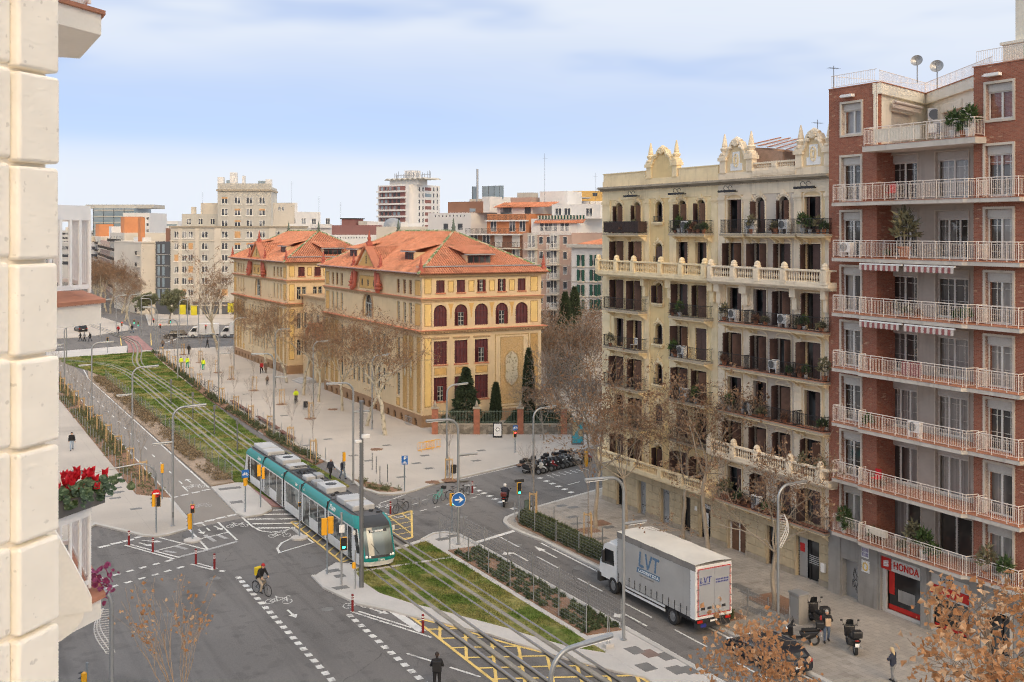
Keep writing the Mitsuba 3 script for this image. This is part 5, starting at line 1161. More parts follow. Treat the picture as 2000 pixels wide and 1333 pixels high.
for px0,px1 in((887,897),(907,918),(919,929),(930,940),(941,948)):q=MB();f.box(q,H1.u(px0),H1.u(px1),-5,-4.95,H1.z(389),H1.z(363.5));put(SC,'panel',q.ply('m_farglass'));q=MB();f.box(q,H1.u(px0)-.07,H1.u(px0),-5.03,-4.9,H1.z(389),H1.z(363));put(SC,'post',q.ply('m_fardark'))
q=MB();f.tube(q,[(H1.u(903.5),-4,H1.z(394)),(H1.u(903.5),-4,H1.z(330))],.2,10);tag(put(None,'chimney_pipe',q.ply('m_grey_metal',40)),'tall thin steel chimney pipe rising from a roof behind the school','chimney')
# brown terraced apartment house with planted balconies
N1=Far('terrace_house','brown apartment house with planted roof terraces and long dark balconies',917,190,1021,184,0,zat(457,187),'m_farbrown',12)
N1.block(N1.u(935),N1.u(1017),-11,-2.5,N1.z1,N1.z(418,970),'m_farorange','upper_storey');N1.block(N1.u(942),N1.u(1012),-11,-4.5,N1.z(418,970),N1.z(402,970),'m_farwhite','top_storey')
def roofq(F,px0,px1,py0,py1,d0,d1):
 a,b=F.u(px0),F.u(px1);z0_,z1_=F.z(py0,(px0+px1)/2),F.z(py1,(px0+px1)/2);q=MB();q.raw([F.fr.P(a,d0,z0_),F.fr.P(b,d0,z0_),F.fr.P(b,d1,z1_),F.fr.P(a,d1,z1_)],[[0,1,2,3]])
 n=int((b-a)/.35)
 for i in range(n):q.tube([F.fr.P(a+(i+.5)*(b-a)/n,d0,z0_+.03),F.fr.P(a+(i+.5)*(b-a)/n,d1,z1_+.03)],.1,5)
 return put(F.key,'tiled_roof',q.ply('m_tile'))
roofq(N1,940,1050,404,394,-3.6,-7);N1.block(N1.u(953),N1.u(994),-10,-7,N1.z(400,970),N1.z(384,970),'m_farpink','roof_house');N1.block(N1.u(1005),N1.u(1060),-13,-8,N1.z(402),N1.z(371,1030),'m_farwhite','roof_house');N1.block(N1.u(960),N1.u(990),-10,-8,N1.z(384,970),N1.z(374,970),'m_fargrey','water_tank')
N1.balcony(0,N1.L,N1.z1,1.2,.9,'m_rail_d','m_farwhite');N1.balcony(N1.u(936),N1.u(1017),N1.z(430,970),.8,.9,'m_rail_d','m_farwhite',d=-2.5)
for px in(955,965,1003):N1.window(N1.u(px),N1.z(412,px),1.2,2.0,'m_fardark','m_farpane',False,d=-4.5)
for px in(948,985,1005):N1.window(N1.u(px),N1.z(441,px),1.2,2.0,'m_farwhite','m_farpane',False,d=-2.5)
for r in range(3):
 zf=N1.z(484+27*r)
 N1.balcony(.3,N1.L-.2,zf,1.2,1.0,'m_rail_d','m_farcream')
 for px in(926,950,974,1008):N1.window(N1.u(px),zf+1.25,1.6,2.2,'m_frame_w','m_farwhite' if px>960 and r==0 else 'm_farpane',False)
 # pink apartment house
O1=Far('pink_house','pinkish rendered apartment house with white railed balconies and a green screened terrace',1021,183,1117,178,0,zat(455,180),'m_farpink',12)
for r in range(7):
 zc=O1.z(471+29*r)
 if zc<1:break
 O1.block(-.05,O1.L,.002,.06,O1.z(489+29*r),O1.z(488+29*r),'m_farcream','floor_band')
 for px in(1040,1083):
  q=MB();O1.fr.box(q,O1.u(px)-.95,O1.u(px)+.95,.003,.04,zc-1.3,zc+1.3);put(O1.key,'recess',q.ply('m_fargrey'));O1.window(O1.u(px)-.1,zc-.1,1.3,2.1,'m_frame_w','m_farpane',False,d=.045);O1.balcony(O1.u(px)-1.0,O1.u(px)+1.0,zc-1.3,.9,1.0,'m_farwhite','m_farcream',d=.05)
 for px in(1057,1072,1104):O1.window(O1.u(px),zc+.1,.75,1.3,'m_frame_w','m_farpane',False,split=False)
O1.block(O1.u(1024),O1.u(1114),-11,-2.2,O1.z1,O1.z(427,1070),'m_farwhite','upper_storey');O1.block(O1.u(1054),O1.u(1150),-11,-4,O1.z(427,1070),O1.z(398,1100),'m_farwhite','top_storey');roofq(O1,1032,1130,436,429,-1.6,-2.4)
O1.balcony(O1.u(1041),O1.u(1116),O1.z1-.1,.1,1.2,'m_farwhite','m_farwhite')
a,b=O1.u(1038),O1.u(1130);n=30
for i in range(n):q=MB();O1.fr.box(q,a+(b-a)*i/n+.01,a+(b-a)*(i+.94)/n,-2.0,-1.96,O1.z(428,1080),O1.z(420.5,1080));put(O1.key,'screen_slat',q.ply('m_greenshut' if i%2 else 'm_farcream'))
for px in(1050,1067,1090):O1.window(O1.u(px),O1.z(442,px),1.8,1.8,'m_frame_w','m_farpane',False,d=-2.2)
for px in(1067,1085,1128):O1.window(O1.u(px),O1.z(414,px),1.2,1.4,'m_frame_w','m_farpane',False,d=-4)
W1=Far('blank_wall_house','tall white windowless party wall with an ochre roof storey beside the cream building',1112,205,1200,205,0,zat(393,205),'m_farwhite',10,'building');W1.block(W1.u(1119),W1.L,-9,-.5,W1.z1,W1.z(373,1150),'m_farochre','ochre_storey');q=MB();W1.fr.box(q,W1.u(1158),W1.u(1167),-.5,-.45,W1.z(383),W1.z(377));put(W1.key,'window',q.ply('m_farpane'));q=MB();W1.fr.tube(q,[(W1.u(1152),.1,2),(W1.u(1152),.1,W1.z1)],.12,6);put(W1.key,'downpipe',q.ply('m_fargrey'));q=MB();W1.fr.box(q,W1.u(1096),W1.u(1150),.5,6,W1.z(389),W1.z(387.5));put(W1.key,'pergola',q.ply('m_grey_metal'))
V1=Far('shuttered_house','white house with arched windows, green shutters and a red tiled roof',1116,170,1200,163,0,zat(484,167),'m_farwhite',12,'house')
for r in range(4):
 for px in(1135,1160,1176):
  k=V1.window(V1.u(px),V1.z(509+29*r,px),1.0,1.7,'m_farcream','m_farpane',True)
  for s in(-1,1):q=MB();V1.fr.box(q,V1.u(px)+s*.55-.25,V1.u(px)+s*.55+.25,.08,.14,V1.z(509+29*r,px)-.85,V1.z(509+29*r,px)+.85);put(k,'shutter',q.ply('m_greenshut'))
 V1.block(0,V1.L,.002,.1,V1.z(524+29*r),V1.z(522+29*r),'m_fargrey','string_course')
V1.block(-.5,V1.L,-12,.6,V1.z1,V1.z1+.5,'m_fargrey','cornice');roofq(V1,1130,1200,478,466,.3,-6)
# a plain carpet of far town blocks towards the horizon
for i in range(34):
 Zd=rb.uniform(480,1500);px=-60+1500*(i+rb.random())/34;w_=rb.uniform(18,42);h_t=rb.uniform(14,23)
 a=wpt(px,Zd);yaw=rb.uniform(-.5,.5)-YAW;q=MB();q.obox((a[0],a[1],h_t/2),(w_,16,h_t),yaw);k=thing('far_block','pale plain town block far away on the horizon','building','far town blocks on the horizon');put(k,'wall',q.ply('m_farblock'))
 q=MB();q.obox((a[0],a[1],h_t+1.3),(w_*.3,6,2.6),yaw);put(k,'roof_house',q.ply('m_farcream'))
 dn=rot(yaw)@np.array([0,-8.05,0])
 for r in range(3):q=MB();q.obox((a[0]+dn[0],a[1]+dn[1],h_t-2.5-r*3.3),(w_*.9,.2,1.4),yaw);put(k,'window_band',q.ply('m_farpane'))
 # ------------------------------------------------------------------ trees
mat('m_bark',speck((.33,.285,.23),.3,1.4,.2,12),.9);mat('m_barkpale',lambda p,n,uv:mix((.50,.45,.35),(.30,.27,.20),smoothstep(.52,.66,fbm(p.x*4,p.y*4,p.z*2.4,3))),.85)
mat('m_twig',speck((.24,.185,.14),.2,2,.2,12),.9);mat('m_twiggrey',speck((.27,.235,.205),.2,2,.2,12),.9)
def leafmat(name,a,b,c):
 scene[name]={'type':'principledthin','base_color':mikit.proc(lambda p,n,uv:mix(mix(a,b,noise(p.x*4.3,p.y*4.3,p.z*4.3)),c,smoothstep(.6,.8,noise(p.x*3+9,p.y*3,p.z*3)))),'roughness':.7,'diff_trans':.7,'spec_trans':0.0}
leafmat('m_leaftan',(.36,.22,.13),(.24,.13,.075),(.45,.31,.20));leafmat('m_leaforange',(.60,.36,.20),(.42,.20,.09),(.74,.54,.36));leafmat('m_leafbrown',(.33,.21,.135),(.22,.13,.085),(.42,.30,.21));leafmat('m_leafyellow',(.36,.23,.055),(.30,.17,.05),(.20,.20,.05))
mat('m_conifer',speck((.040,.058,.030),.4,2,.4,12),.9);mat('m_olive',speck((.16,.17,.10),.3,2,.3,9),.9)
mat('m_orangebark',speck((.40,.29,.20),.2,2,.2,12),.9);mat('m_wood',speck((.50,.34,.17),.2,3,.2,20),.8)
def grow(seed,H,fork,r0,spread,nl,leaves,lsize,lean=(0,0),up=.55,twig=1.0,limbs=4,depth=4,wig=.12,rmin=.006,lsig=.16,leafmin=-9):
 """a bare or sparsely leaved tree: returns (trunk and limbs, twigs, leaves)"""
 rg=np.random.default_rng(seed);A,B,Lf=MB(),MB(),MB();tips=[]
 def branch(p,d,L,r,lev):
  n=5 if lev<2 else 3;pts=[p];q=p.copy();dd=d.copy()
  for i in range(n):
   dd=dd+rg.normal(0,wig*(1+.4*lev),3)+np.array([0,0,.05*up]);dd/=np.linalg.norm(dd);q=q+dd*L/n;pts.append(q)
  rr=np.linspace(r,r*(.62 if lev==0 else .42),n+1)
  (A if lev<=1 else B).tube(pts,np.maximum(rr,rmin),7 if lev==0 else 5 if lev==1 else 3,caps=False)
  if lev>=depth:tips.append((pts[-1],dd));tips.append((pts[-2],dd));return
  k=limbs if lev==0 else int(rg.integers(3,6))if lev<depth-1 else int(rg.integers(3,5)*twig)
  a0=rg.uniform(0,6.28)
  for j in range(max(2,k)):
   t=1.0 if lev==0 else rg.uniform(.35,1.0);i=min(n,max(1,int(round(t*n))));base=pts[i]
   a=a0+j*2.4;e=np.array([math.cos(a),math.sin(a),0]);ang=spread*rg.uniform(.55,1.15)
   w=dd*math.cos(ang)+e*math.sin(ang)+np.array([0,0,.22*up]);w/=np.linalg.norm(w)
   branch(base,w,L*rg.uniform(.52,.78)if lev else(H-fork)*rg.uniform(.42,.60),rr[i]*rg.uniform(.5,.72),lev+1)
 branch(np.zeros(3),np.array([lean[0],lean[1],1.0])/math.sqrt(1+lean[0]**2+lean[1]**2),fork,r0,0)
 if leaves and tips:
  T_=np.array([t[0]for t in tips if t[0][2]>leafmin]);c=rg.integers(0,len(T_),leaves);P=T_[c]+rg.normal(0,lsig,(leaves,3))-[0,0,.08]
  a=rg.normal(0,1,(leaves,3));a/=np.linalg.norm(a,axis=1,keepdims=True);b=rg.normal(0,1,(leaves,3));b-=a*(a*b).sum(1,keepdims=True);b/=np.linalg.norm(b,axis=1,keepdims=True);nn=np.cross(a,b)
  s=(lsize*rg.uniform(.55,1.25,leaves))[:,None]
  v=np.stack([P-a*s,P+b*s*.75+nn*s*.55,P+a*s+nn*s*.1,P-b*s*.75+nn*s*.6],1).reshape(-1,3);i=np.arange(leaves)*4
  Lf.raw(v,np.vstack([np.stack([i,i+1,i+2],1),np.stack([i,i+2,i+3],1)]))
 return A,B,Lf
def tree_kit(g,bark,twigm,leafm):
 k=Kit();k.add('trunk',g[0],bark,60)
 if g[1]:k.add('twigs',g[1],twigm,False,kind='stuff')
 if g[2]:k.add('leaves',g[2],leafm,False,kind='stuff')
 return k
def plant_tree(kit,px,py,label,group,s=1.0,z=Z1,name='plane_tree',yaw=None,xy=None,cat='tree'):
 x,y=at(px,py,z)if xy is None else xy
 return kit.place(name,label,cat,group,TR(x,y,z,R.uniform(0,6.28)if yaw is None else yaw,s))
big=[tree_kit(grow(11+i,13.5,(5.0,4.0,5.5)[i],.24,.66,0,2600,.085,(.03,.02),.6,.92,6,4,.13,.013),'m_barkpale','m_twig','m_leaftan')for i in range(3)]
gapt=[tree_kit(grow(31+i,12.5,3.2,.16,.58,0,(3200,900,2000)[i],.10,(.02,-.03),.8,1.35,7,4,.13,.015),'m_bark','m_twiggrey',('m_leafbrown','m_leaftan','m_leafbrown')[i])for i in range(3)]
front=[tree_kit(grow(51+i,11,(3.6,4.2)[i],.15,.66,0,1500,.085,(.04,.06),.6,.95,6,4,.13,.011),'m_bark','m_twig','m_leafbrown')for i in range(2)]
young=[tree_kit(grow(71+i,5.4,2.6,.035,.42,0,0,.05,(0,0),1.0,.8,5,3,.06),'m_twiggrey','m_twiggrey','m_leaftan')for i in range(3)]
grp_s,grp_g='bare plane trees along the school front','leafless trees in the side street garden'
for i,(px,py,s,lab)in enumerate(((752,850,1.12,'tall pale trunked plane tree in front of the near school wing corner'),(668,802,.92,'leaning plane tree with sparse tan leaves before the near school wing'),(716,832,.95,'thin trunked plane tree beside the steel mast before the school'),(592,772,1.0,'plane tree with tan leaves before the school entrance'),(622,785,.9,'plane tree with tan leaves beside the school portal'),(560,748,.95,'plane tree before the far school wing, nearest the entrance'),(520,722,.9,'plane tree before the middle of the far school wing'),(640,760,.85,'plane tree in the court between the school wings'))):
 plant_tree(big[i%3],px,py,lab,grp_s,s,yaw=(.6,2.0,4.0)[i%3]+i)
plant_tree(big[1],425,683,'large plane tree standing alone near the far junction, left of the school','trees by the far junction',1.35);plant_tree(big[2],482,700,'bare plane tree at the far corner of the far school wing','trees by the far junction',.9)
rg=random.Random(3)
for i,(px,Zd)in enumerate(((192,300),(204,320),(216,300),(228,322),(238,300),(248,330),(200,350),(222,345),(258,312),(186,335))):
 w=wpt(px,Zd);plant_tree(big[i%3],0,0,'brown leaved tree in the dense clump before the far pale houses','trees before the far pale houses',1.15,0,xy=(w[0],w[1]))
for i in range(13):
 y=245+i*15+rg.uniform(-3,3);x=40+i*1.0+rg.uniform(-2,2)
 plant_tree(big[i%3],0,0,'brown leaved street tree in the long row down the avenue','street trees down the avenue',1.0,0,xy=(x if i%2 else x-24,y))
i=0
for px,py,s in((1072,790,.95),(1092,830,.8),(1110,770,1.0),(1128,800,.95),(1150,840,.9),(1160,790,1.05),(1085,745,1.0),(1135,735,1.1),(1165,745,1.1),(1062,860,.55),(1118,868,.7),(1150,880,.75),(1105,700,1.1),(1160,700,1.15)):
 plant_tree(gapt[i%3],px,py,('tree with russet leaves in the thicket between school and cream building','leafless grey tree in the thicket between school and cream building','tree with scattered russet leaves in the thicket behind the parked motorcycles')[i%3],'trees in the gap beside the school',s);i+=1
for px,py,s,lab,k in((1163,1032,1.2,'plane tree on the shop pavement, closest to the side street',0),(1222,1045,1.0,'slender plane tree with russet leaves behind the lorry cab',1),(1334,1052,1.1,'slender plane tree with russet leaves behind the middle of the lorry',0),(1383,1076,1.25,'leaning plane tree with russet leaves before the black shop sign',1),(1512,1190,.98,'plane tree with yellowing leaves behind the curved lamp by the motorcycles',0)):
 plant_tree(front[k],px,py,lab,'plane trees before the cream building',s)
 # large leafy tops close to the camera
def leafy(seed,H,fork,r0,n,ls,spread=.92,up=.3,limbs=4):return tree_kit(grow(seed,H,fork,r0,spread,0,n,ls,(.0,.0),up,1.3,limbs,4,.12,leafmin=fork-1.2),'m_barkpale','m_twig','m_leaforange')
def maple_leaves(seed,kit_seed):pass
plant_tree(leafy(91,17.4,14.1,.17,1250,.078),0,0,'plane tree with a forked pale trunk and bronze leaves before the red brick building','bronze leaved trees below the camera',1.0,Z1,xy=(18.87,16.0),yaw=2.2)
plant_tree(leafy(93,13.0,8.8,.17,1900,.078),0,0,'plane tree whose bronze leafy top covers the dark estate car','bronze leaved trees below the camera',1.0,Z1,xy=(18.4,20.4),yaw=.4)
plant_tree(leafy(95,15.6,12.8,.17,900,.075),0,0,'plane tree with bronze leaves in the bottom corner by the shop doorway','bronze leaved trees below the camera',1.0,Z1,xy=(17.9,12.9),yaw=1.0)
plant_tree(tree_kit(grow(97,9.9,4.2,.075,.42,0,150,.09,(0,0),.9,.75,7,3,.06,.007),'m_orangebark','m_orangebark','m_leaforange'),0,0,'slender nearly bare young tree with a few orange leaves on the near corner',None,1.0,Z1,xy=(8.96,42.8),yaw=.2)
# young staked trees
stake=Kit();q=MB()
for i in range(3):q=MB();a=i*2.094;q.tube([(.36*math.cos(a),.36*math.sin(a),0),(.34*math.cos(a),.34*math.sin(a),2.0)],.045,6);stake.add('post',q,'m_wood')
for i in range(3):q=MB();a,b=i*2.094,(i+1)*2.094;q.tube([(.38*math.cos(a),.38*math.sin(a),1.85),(.38*math.cos(b),.38*math.sin(b),1.85)],.04,4);stake.add('crossbar',q,'m_wood')
def dirt(seed,r=.75,h=.10):
 rg=np.random.default_rng(seed);n=18;rows=[]
 for k_,(f,z)in enumerate(((1,0),(.8,.5),(.45,.9),(0,1))):rows.append([(r*f*(1+rg.normal(0,.12))*math.cos(t),r*f*(1+rg.normal(0,.12))*math.sin(t),h*z*(1+rg.normal(0,.25)))for t in np.arange(n)/n*6.283])
 v=np.array(rows).reshape(-1,3);i=np.arange(n);j=(i+1)%n
 return MB().raw(v,np.vstack([np.stack([k_*n+i,k_*n+j,(k_+1)*n+j,(k_+1)*n+i],1)for k_ in range(3)]))
dirt_k=Kit().add('soil',dirt(2),'m_soil',True)
def young_tree(x,y,lab,grp,s=1.0,staked=True,soil=True):
 young[int(R.random()*3)].place('young_tree',lab,'tree',grp,TR(x,y,Z1,R.uniform(0,6),s*R.uniform(.9,1.12)))
 if staked:stake.place('tree_stake','timber stakes round '+lab.replace('young bare tree','the young tree'),'tree stakes','timber stakes of '+grp,TR(x,y,Z1,R.uniform(0,2)))
 if soil:dirt_k.place('soil_patch','brown soil under '+lab.replace('young bare tree','the young tree'),'soil','soil round '+grp,TR(x,y,Z1-.01,R.uniform(0,6)))
for i,y in enumerate(np.arange(101.5,200,7.0)):young_tree(17.2,y,'young bare tree in the cycle lane bed, '+ORD[i]+' from the crossing','trees beside the cycle lane',soil=False)
for i,y in enumerate(np.arange(104,208,8.0)):young_tree(float(np.interp(y,[103,120,150,190,208],[33.7,33.7,34.4,36.4,37.6])),y,'young bare tree in the grass track strip, '+ORD[i]+' from the tram','trees beside the grass track',soil=False)
for i,(px,py)in enumerate(((606,818),(550,790),(496,763),(452,741),(425,728),(391,708),(358,693))):
 x,y=at(px,py,Z1);young_tree(x,y,'young bare tree in the plaza paving, '+ORD[i]+' from the tram','trees on the school plaza')
x,y=at(877,938,Z1);young_tree(x,y,'taller young bare tree on a soil heap beside the litter bin','trees on the school plaza',1.25)
for px,py in((845,942),(1052,910),(1022,908),(650,800),(735,878)):x,y=at(px,py,Z1);dirt_k.place('soil_patch','loose brown soil heaped on the plaza paving','soil','loose soil heaps',TR(x,y,Z1-.01,px,.95))
for px,py,s in((1043,1012,1.3),(1150,1055,1.3)):x,y=at(px,py,Z1);young_tree(x,y,'young bare tree behind the hedge of the shop pavement','trees behind the hedge',s,soil=False)
# evergreens by the school
def conifer(seed,H,r,n,tight=False):
 rg=np.random.default_rng(seed);t=rg.random(n)**.7;z=.05*H+t*H*.95;rad=r*((1-t)**.8 if not tight else np.minimum(1,1.25*(1-t)**.55)*np.clip(t*8,.4,1));lay=.75+.35*np.abs(np.sin(z*(2.6 if not tight else 0.1)));rr=rad*lay*np.sqrt(rg.uniform(.35,1,n));a=rg.uniform(0,6.28,n)
 P=np.column_stack([rr*np.cos(a),rr*np.sin(a),z]);s=(.16 if not tight else .13)*rg.uniform(.6,1.4,n)[:,None];out=np.column_stack([np.cos(a),np.sin(a),np.full(n,-.35 if not tight else 1.6)])+rg.normal(0,.35,(n,3));out/=np.linalg.norm(out,axis=1,keepdims=True);b=np.cross(out,rg.normal(0,1,(n,3)));b/=np.linalg.norm(b,axis=1,keepdims=True)
 v=np.stack([P-b*s*.45,P+b*s*.45,P+out*s*2.2],1).reshape(-1,3);return MB().raw(v,np.arange(3*n).reshape(-1,3))
def conifer_kit(seed,H,r,n,tight):k=Kit();k.add('trunk',MB().tube([(0,0,0),(0,0,H*.8)],[.14,.04],6),'m_bark');k.add('foliage',conifer(seed,H,r,n,tight),'m_conifer',kind='stuff');return k
for(x,y),H,r,tight,lab in(((54.2,112.4),6.9,2.0,False,'dark green conifer behind the garden railings'),((57.6,111.6),4.9,.75,True,'short dark cypress between the conifer and the tall cypress'),((61.9,111.6),8.6,.85,True,'tall slim cypress beside the painted medallion')):conifer_kit(int(x),H,r,7000,tight).place('cypress' if tight else 'conifer',lab,'tree',None,TR(x,y,Z1))
ck=conifer_kit(9,10,1.0,3500,True)
for i,px in enumerate((1078,1092,1104,1116,1122)):w=wpt(px,150+2*i);ck.place('cypress','dark cypress in front of the pink apartment house','tree','cypresses before the pink house',TR(w[0],w[1],0,i,(.75,.9,1.25,1.0,1.3)[i]*1.1))
ok=Kit();g=grow(131,7.5,2.2,.2,.7,0,5200,.14,(0,0),.5,1,5,4);ok.add('trunk',g[0],'m_bark',60);ok.add('twigs',g[1],'m_twig',kind='stuff');ok.add('leaves',g[2],'m_olive',kind='stuff')
for px,py,s in((330,634,1.3),(300,628,1.1)):plant_tree(ok,px,py,'grey green evergreen tree before the stone coloured block','evergreen trees by the far junction',s,0,'evergreen_tree')
bush=Kit().add('foliage',conifer(77,1.6,1.2,2500),'m_conifer')
for i,(x,y)in enumerate(((51.8,112.6),(56.2,110.9),(59.6,110.2),(60.6,109.7),(63.2,110.4),(64.5,109.5))):bush.place('bush','low dark evergreen bush behind the garden railings','bush','bushes in the school garden',TR(x,y,Z1,i,1+.1*i))
# clipped hedge and small shrubs
def shrub(seed,r,h,n,s,mat_):
 rg=np.random.default_rng(seed);d=rg.normal(0,1,(n,3));d[:,2]=np.abs(d[:,2]);d/=np.linalg.norm(d,axis=1,keepdims=True);P=d*[r,r,h]*rg.uniform(.55,1,(n,1));b=np.cross(d,rg.normal(0,1,(n,3)));b/=np.linalg.norm(b,axis=1,keepdims=True);o=d+rg.normal(0,.5,(n,3));v=np.stack([P-b*s*.4,P+b*s*.4,P+o*s],1).reshape(-1,3);return MB().raw(v,np.arange(3*n).reshape(-1,3))
mat('m_shrub',speck((.075,.100,.050),.45,3,.5,16),.8);mat('m_hedge',speck((.075,.095,.045),.45,2,.5,14),.8);mat('m_dryshrub',speck((.22,.17,.11),.4,1.2,.4,14),.9);mat('m_cover_green',speck((.13,.14,.07),.4,1.2,.4,14),.9)
sk=[Kit().add('foliage',shrub(200+i,.23,.25,240,.10,0),'m_shrub')for i in range(4)];n_s=0
for row,x in enumerate((32.7,33.1,33.55,34.0,34.4)):
 for y in np.arange(52.3,69.8,.70):
  if R.random()<.16 or(row in(1,2)and R.random()<.3):continue
  sk[n_s%4].place('shrub','small round dark green shrub planted in the red brown bed','shrub','shrubs in the bed beside the near track',TR(x+R.uniform(-.1,.1),y+R.uniform(-.15,.15),.14,R.uniform(0,6),R.uniform(.7,1.15)));n_s+=1
hk=Kit().add('foliage',shrub(240,.62,.75,900,.13,0),'m_hedge')
pts=[(40.75,y)for y in np.arange(62.0,74.2,.62)]+[(41.35,y)for y in np.arange(62.0,75.6,.62)]+[(41.0,y)for y in np.arange(50.4,53.2,.62)]
for i,(x,y)in enumerate(pts):hk.place('hedge_bush','dark green bush in the hedge along the shop pavement','hedge','hedge bushes along the shop pavement',TR(x+R.uniform(-.1,.1),y,.14,R.uniform(0,6),R.uniform(.85,1.1)))
def ground_cover(name,poly,n,h,m,label,seed,r=.28):
 import shapely;rg=np.random.default_rng(seed);x0,y0,x1,y1=poly.bounds;q=rg.uniform((x0,y0),(x1,y1),(n*3,2));q=q[shapely.contains_xy(poly,q[:,0],q[:,1])][:n];den=meshkit.fbm(np.column_stack([q*.25,q[:,:1]*0]),3,seed);q=q[rg.random(len(q))<np.clip((den-.3)*3.5,.1,1)]
 k=22;c=np.repeat(q,k,0);m_=len(c);o=rg.normal(0,1,(m_,3));o[:,2]=np.abs(o[:,2])+.2;o/=np.linalg.norm(o,axis=1,keepdims=True);P=np.column_stack([c,np.full(m_,.12)])+o*np.array([r,r,h])*rg.uniform(.1,1,(m_,1));b=np.cross(o,rg.normal(0,1,(m_,3)));b/=np.linalg.norm(b,axis=1,keepdims=True);s=.11*rg.uniform(.6,1.5,(m_,1))
 stuff(name,MB().raw(np.stack([P-b*s*.4,P+b*s*.4,P+o*s*1.3],1).reshape(-1,3),np.arange(3*m_).reshape(-1,3)).ply(m),label,'plants')
ground_cover('ground_cover',sg.Polygon([(16.05,97.6),(16.0,204),(18.2,204),(18.2,95)]),1500,.5,'m_cover_green','low mixed green and dry planting beside the cycle lane',1);ground_cover('ground_cover',sg.Polygon([(22.9,99),(22.5,178),(24.1,178),(24.5,99)]),900,.55,'m_dryshrub','dry brown planting between cycle lane and tracks',2);ground_cover('ground_cover',sg.Polygon([(33.0,119),(33.6,150),(35.8,190),(37.2,211),(38.2,211),(36.8,190),(34.8,150),(34.2,119),(34.3,103),(33.1,102)]),1400,.5,'m_hedge','dark green planting between grass track and plaza',3);ground_cover('ground_cover',sg.Polygon([(34.2,94.2),(34.0,90.6),(34.5,88.7),(35.5,88.0),(36.4,88.1),(36.2,89.2),(35.3,91.5)]),90,.4,'m_cover_green','low green planting in the small plaza corner bed',4,.25)
# ------------------------------------------------------------------ painted markings
zm=.010
def W2(p):return at(*p)if p[1]>400 else p
def stroke(pts,w=.12,m='m_paint',name='marking',cap=2,clip=None):
 l=sg.LineString([W2(p)for p in pts]).buffer(w/2,cap_style=cap,join_style=2)
 if clip is not None:l=l.intersection(clip)
 if not l.is_empty:put(ROAD,name,MB().flat(l,zm).ply(m))
def block(c,a,b,ang,m='m_paint',name='dash'):
 P=sa.translate(sa.rotate(sg.box(-a/2,-b/2,a/2,b/2),ang,origin=(0,0)),*c);put(ROAD,name,MB().flat(P,zm).ply(m))
def dashes(p,q,step,a,b,m='m_paint'):
 p,q=np.array(W2(p),float),np.array(W2(q),float);L=np.linalg.norm(q-p);n=int(L/step);d=(q-p)/L;ang=math.degrees(math.atan2(d[1],d[0]))
 for i in range(n+1):block(p+d*step*i,a,b,ang,m)
c6=lambda x,y:(160+x*.25,880+y*.25);c7=lambda x,y:(740+x*.25,880+y*.25);n1=lambda x,y:(700+x*.25,1000+y*.25);c3=lambda x,y:(600+x*.3249,900+y*.3249);c2=lambda x,y:(120+x*.24,640+y*.24)
dashes((18.03,71.3),(18.03,38),.92,.5,.36);dashes((22.0,61.2),(22.0,38),.92,.5,.36);dashes((17.0,74.0),(17.75,72.6),.9,.42,.3)
dashes((10.68,73.33),(15.6,75.5),.98,.5,.28);dashes((11.15,75.73),(15.2,77.4),.98,.5,.28);dashes((6.5,71.4),(10.2,73.1),.98,.5,.28);dashes((6.5,73.7),(10.6,75.5),.98,.5,.28)
for p in((175,750),(270,725),(365,703),(455,676),(905,571),(1000,548),(1085,527),(1175,507)):block(at(*c6(*p)),.85,.38,17)
for p in((805,347),(890,328),(970,309),(720,366)):block(at(*c6(*p)),.75,.3,17)
for a,b in(((840,620),(985,775)),((1062,560),(1212,702)),((925,692),(1142,640)),((600,680),(980,777)),((560,790),(785,733)),((335,740),(722,850)),((362,732),(762,838)),((850,888),(1030,936)),((885,878),(1060,925))):stroke([c6(*a),c6(*b)],.16)
for a,b in(((640,785),(730,800)),((720,745),(820,772)),((960,660),(1040,712)),((1060,660),(1130,690)),((760,832),(980,778)),((985,775),(1212,712))):stroke([c6(*a),c6(*b)],.32,'m_paint_worn')
stroke([(472,1010),(492,1028),(508,1037),(530,1040),(556,1037),(590,1025)],.16)
for x0,x1,y in((533,567,997),(512,572,1005.5),(483,580,1014.5),(493,588,1023.5),(502,566,1032)):stroke([(x0,y),(x1,y-1)],.32)
stroke([(570,1030),(612,1060),(545,1080),(542,1071),(550,1061),(567,1053),(580,1048)],.16);stroke([(570,1031),(586,1043)],.35,'m_paint_worn')
for a,b in(((600,1160),(755,1208)),((858,1243),(1040,1300))):stroke([c3(*a),c3(*b)],.15)
for a,b in(((0,778),(415,905)),((-60,778),(572,982))):stroke([n1(*a),n1(*b)],.15)
stroke([n1(240,755),n1(500,935)],.5,'m_paint');stroke([n1(325,780),n1(600,865)],.12,'m_concrete')
stroke([n1(-90,665),n1(230,742),n1(500,832),n1(800,908),n1(1000,953)],.22)
stroke([n1(925,238),n1(1240,142)],.42);stroke([(39.25,69.0),(39.25,30)],.16);stroke([(35.22,70.8),(35.22,40)],.14)
for y in(71.7,66.2,60.8,55.5,50.4,45.4,40.4):stroke([(37.36,y),(37.36,y-2.9)],.13,name='lane_dash')
for y in(63.0,56.3):pass
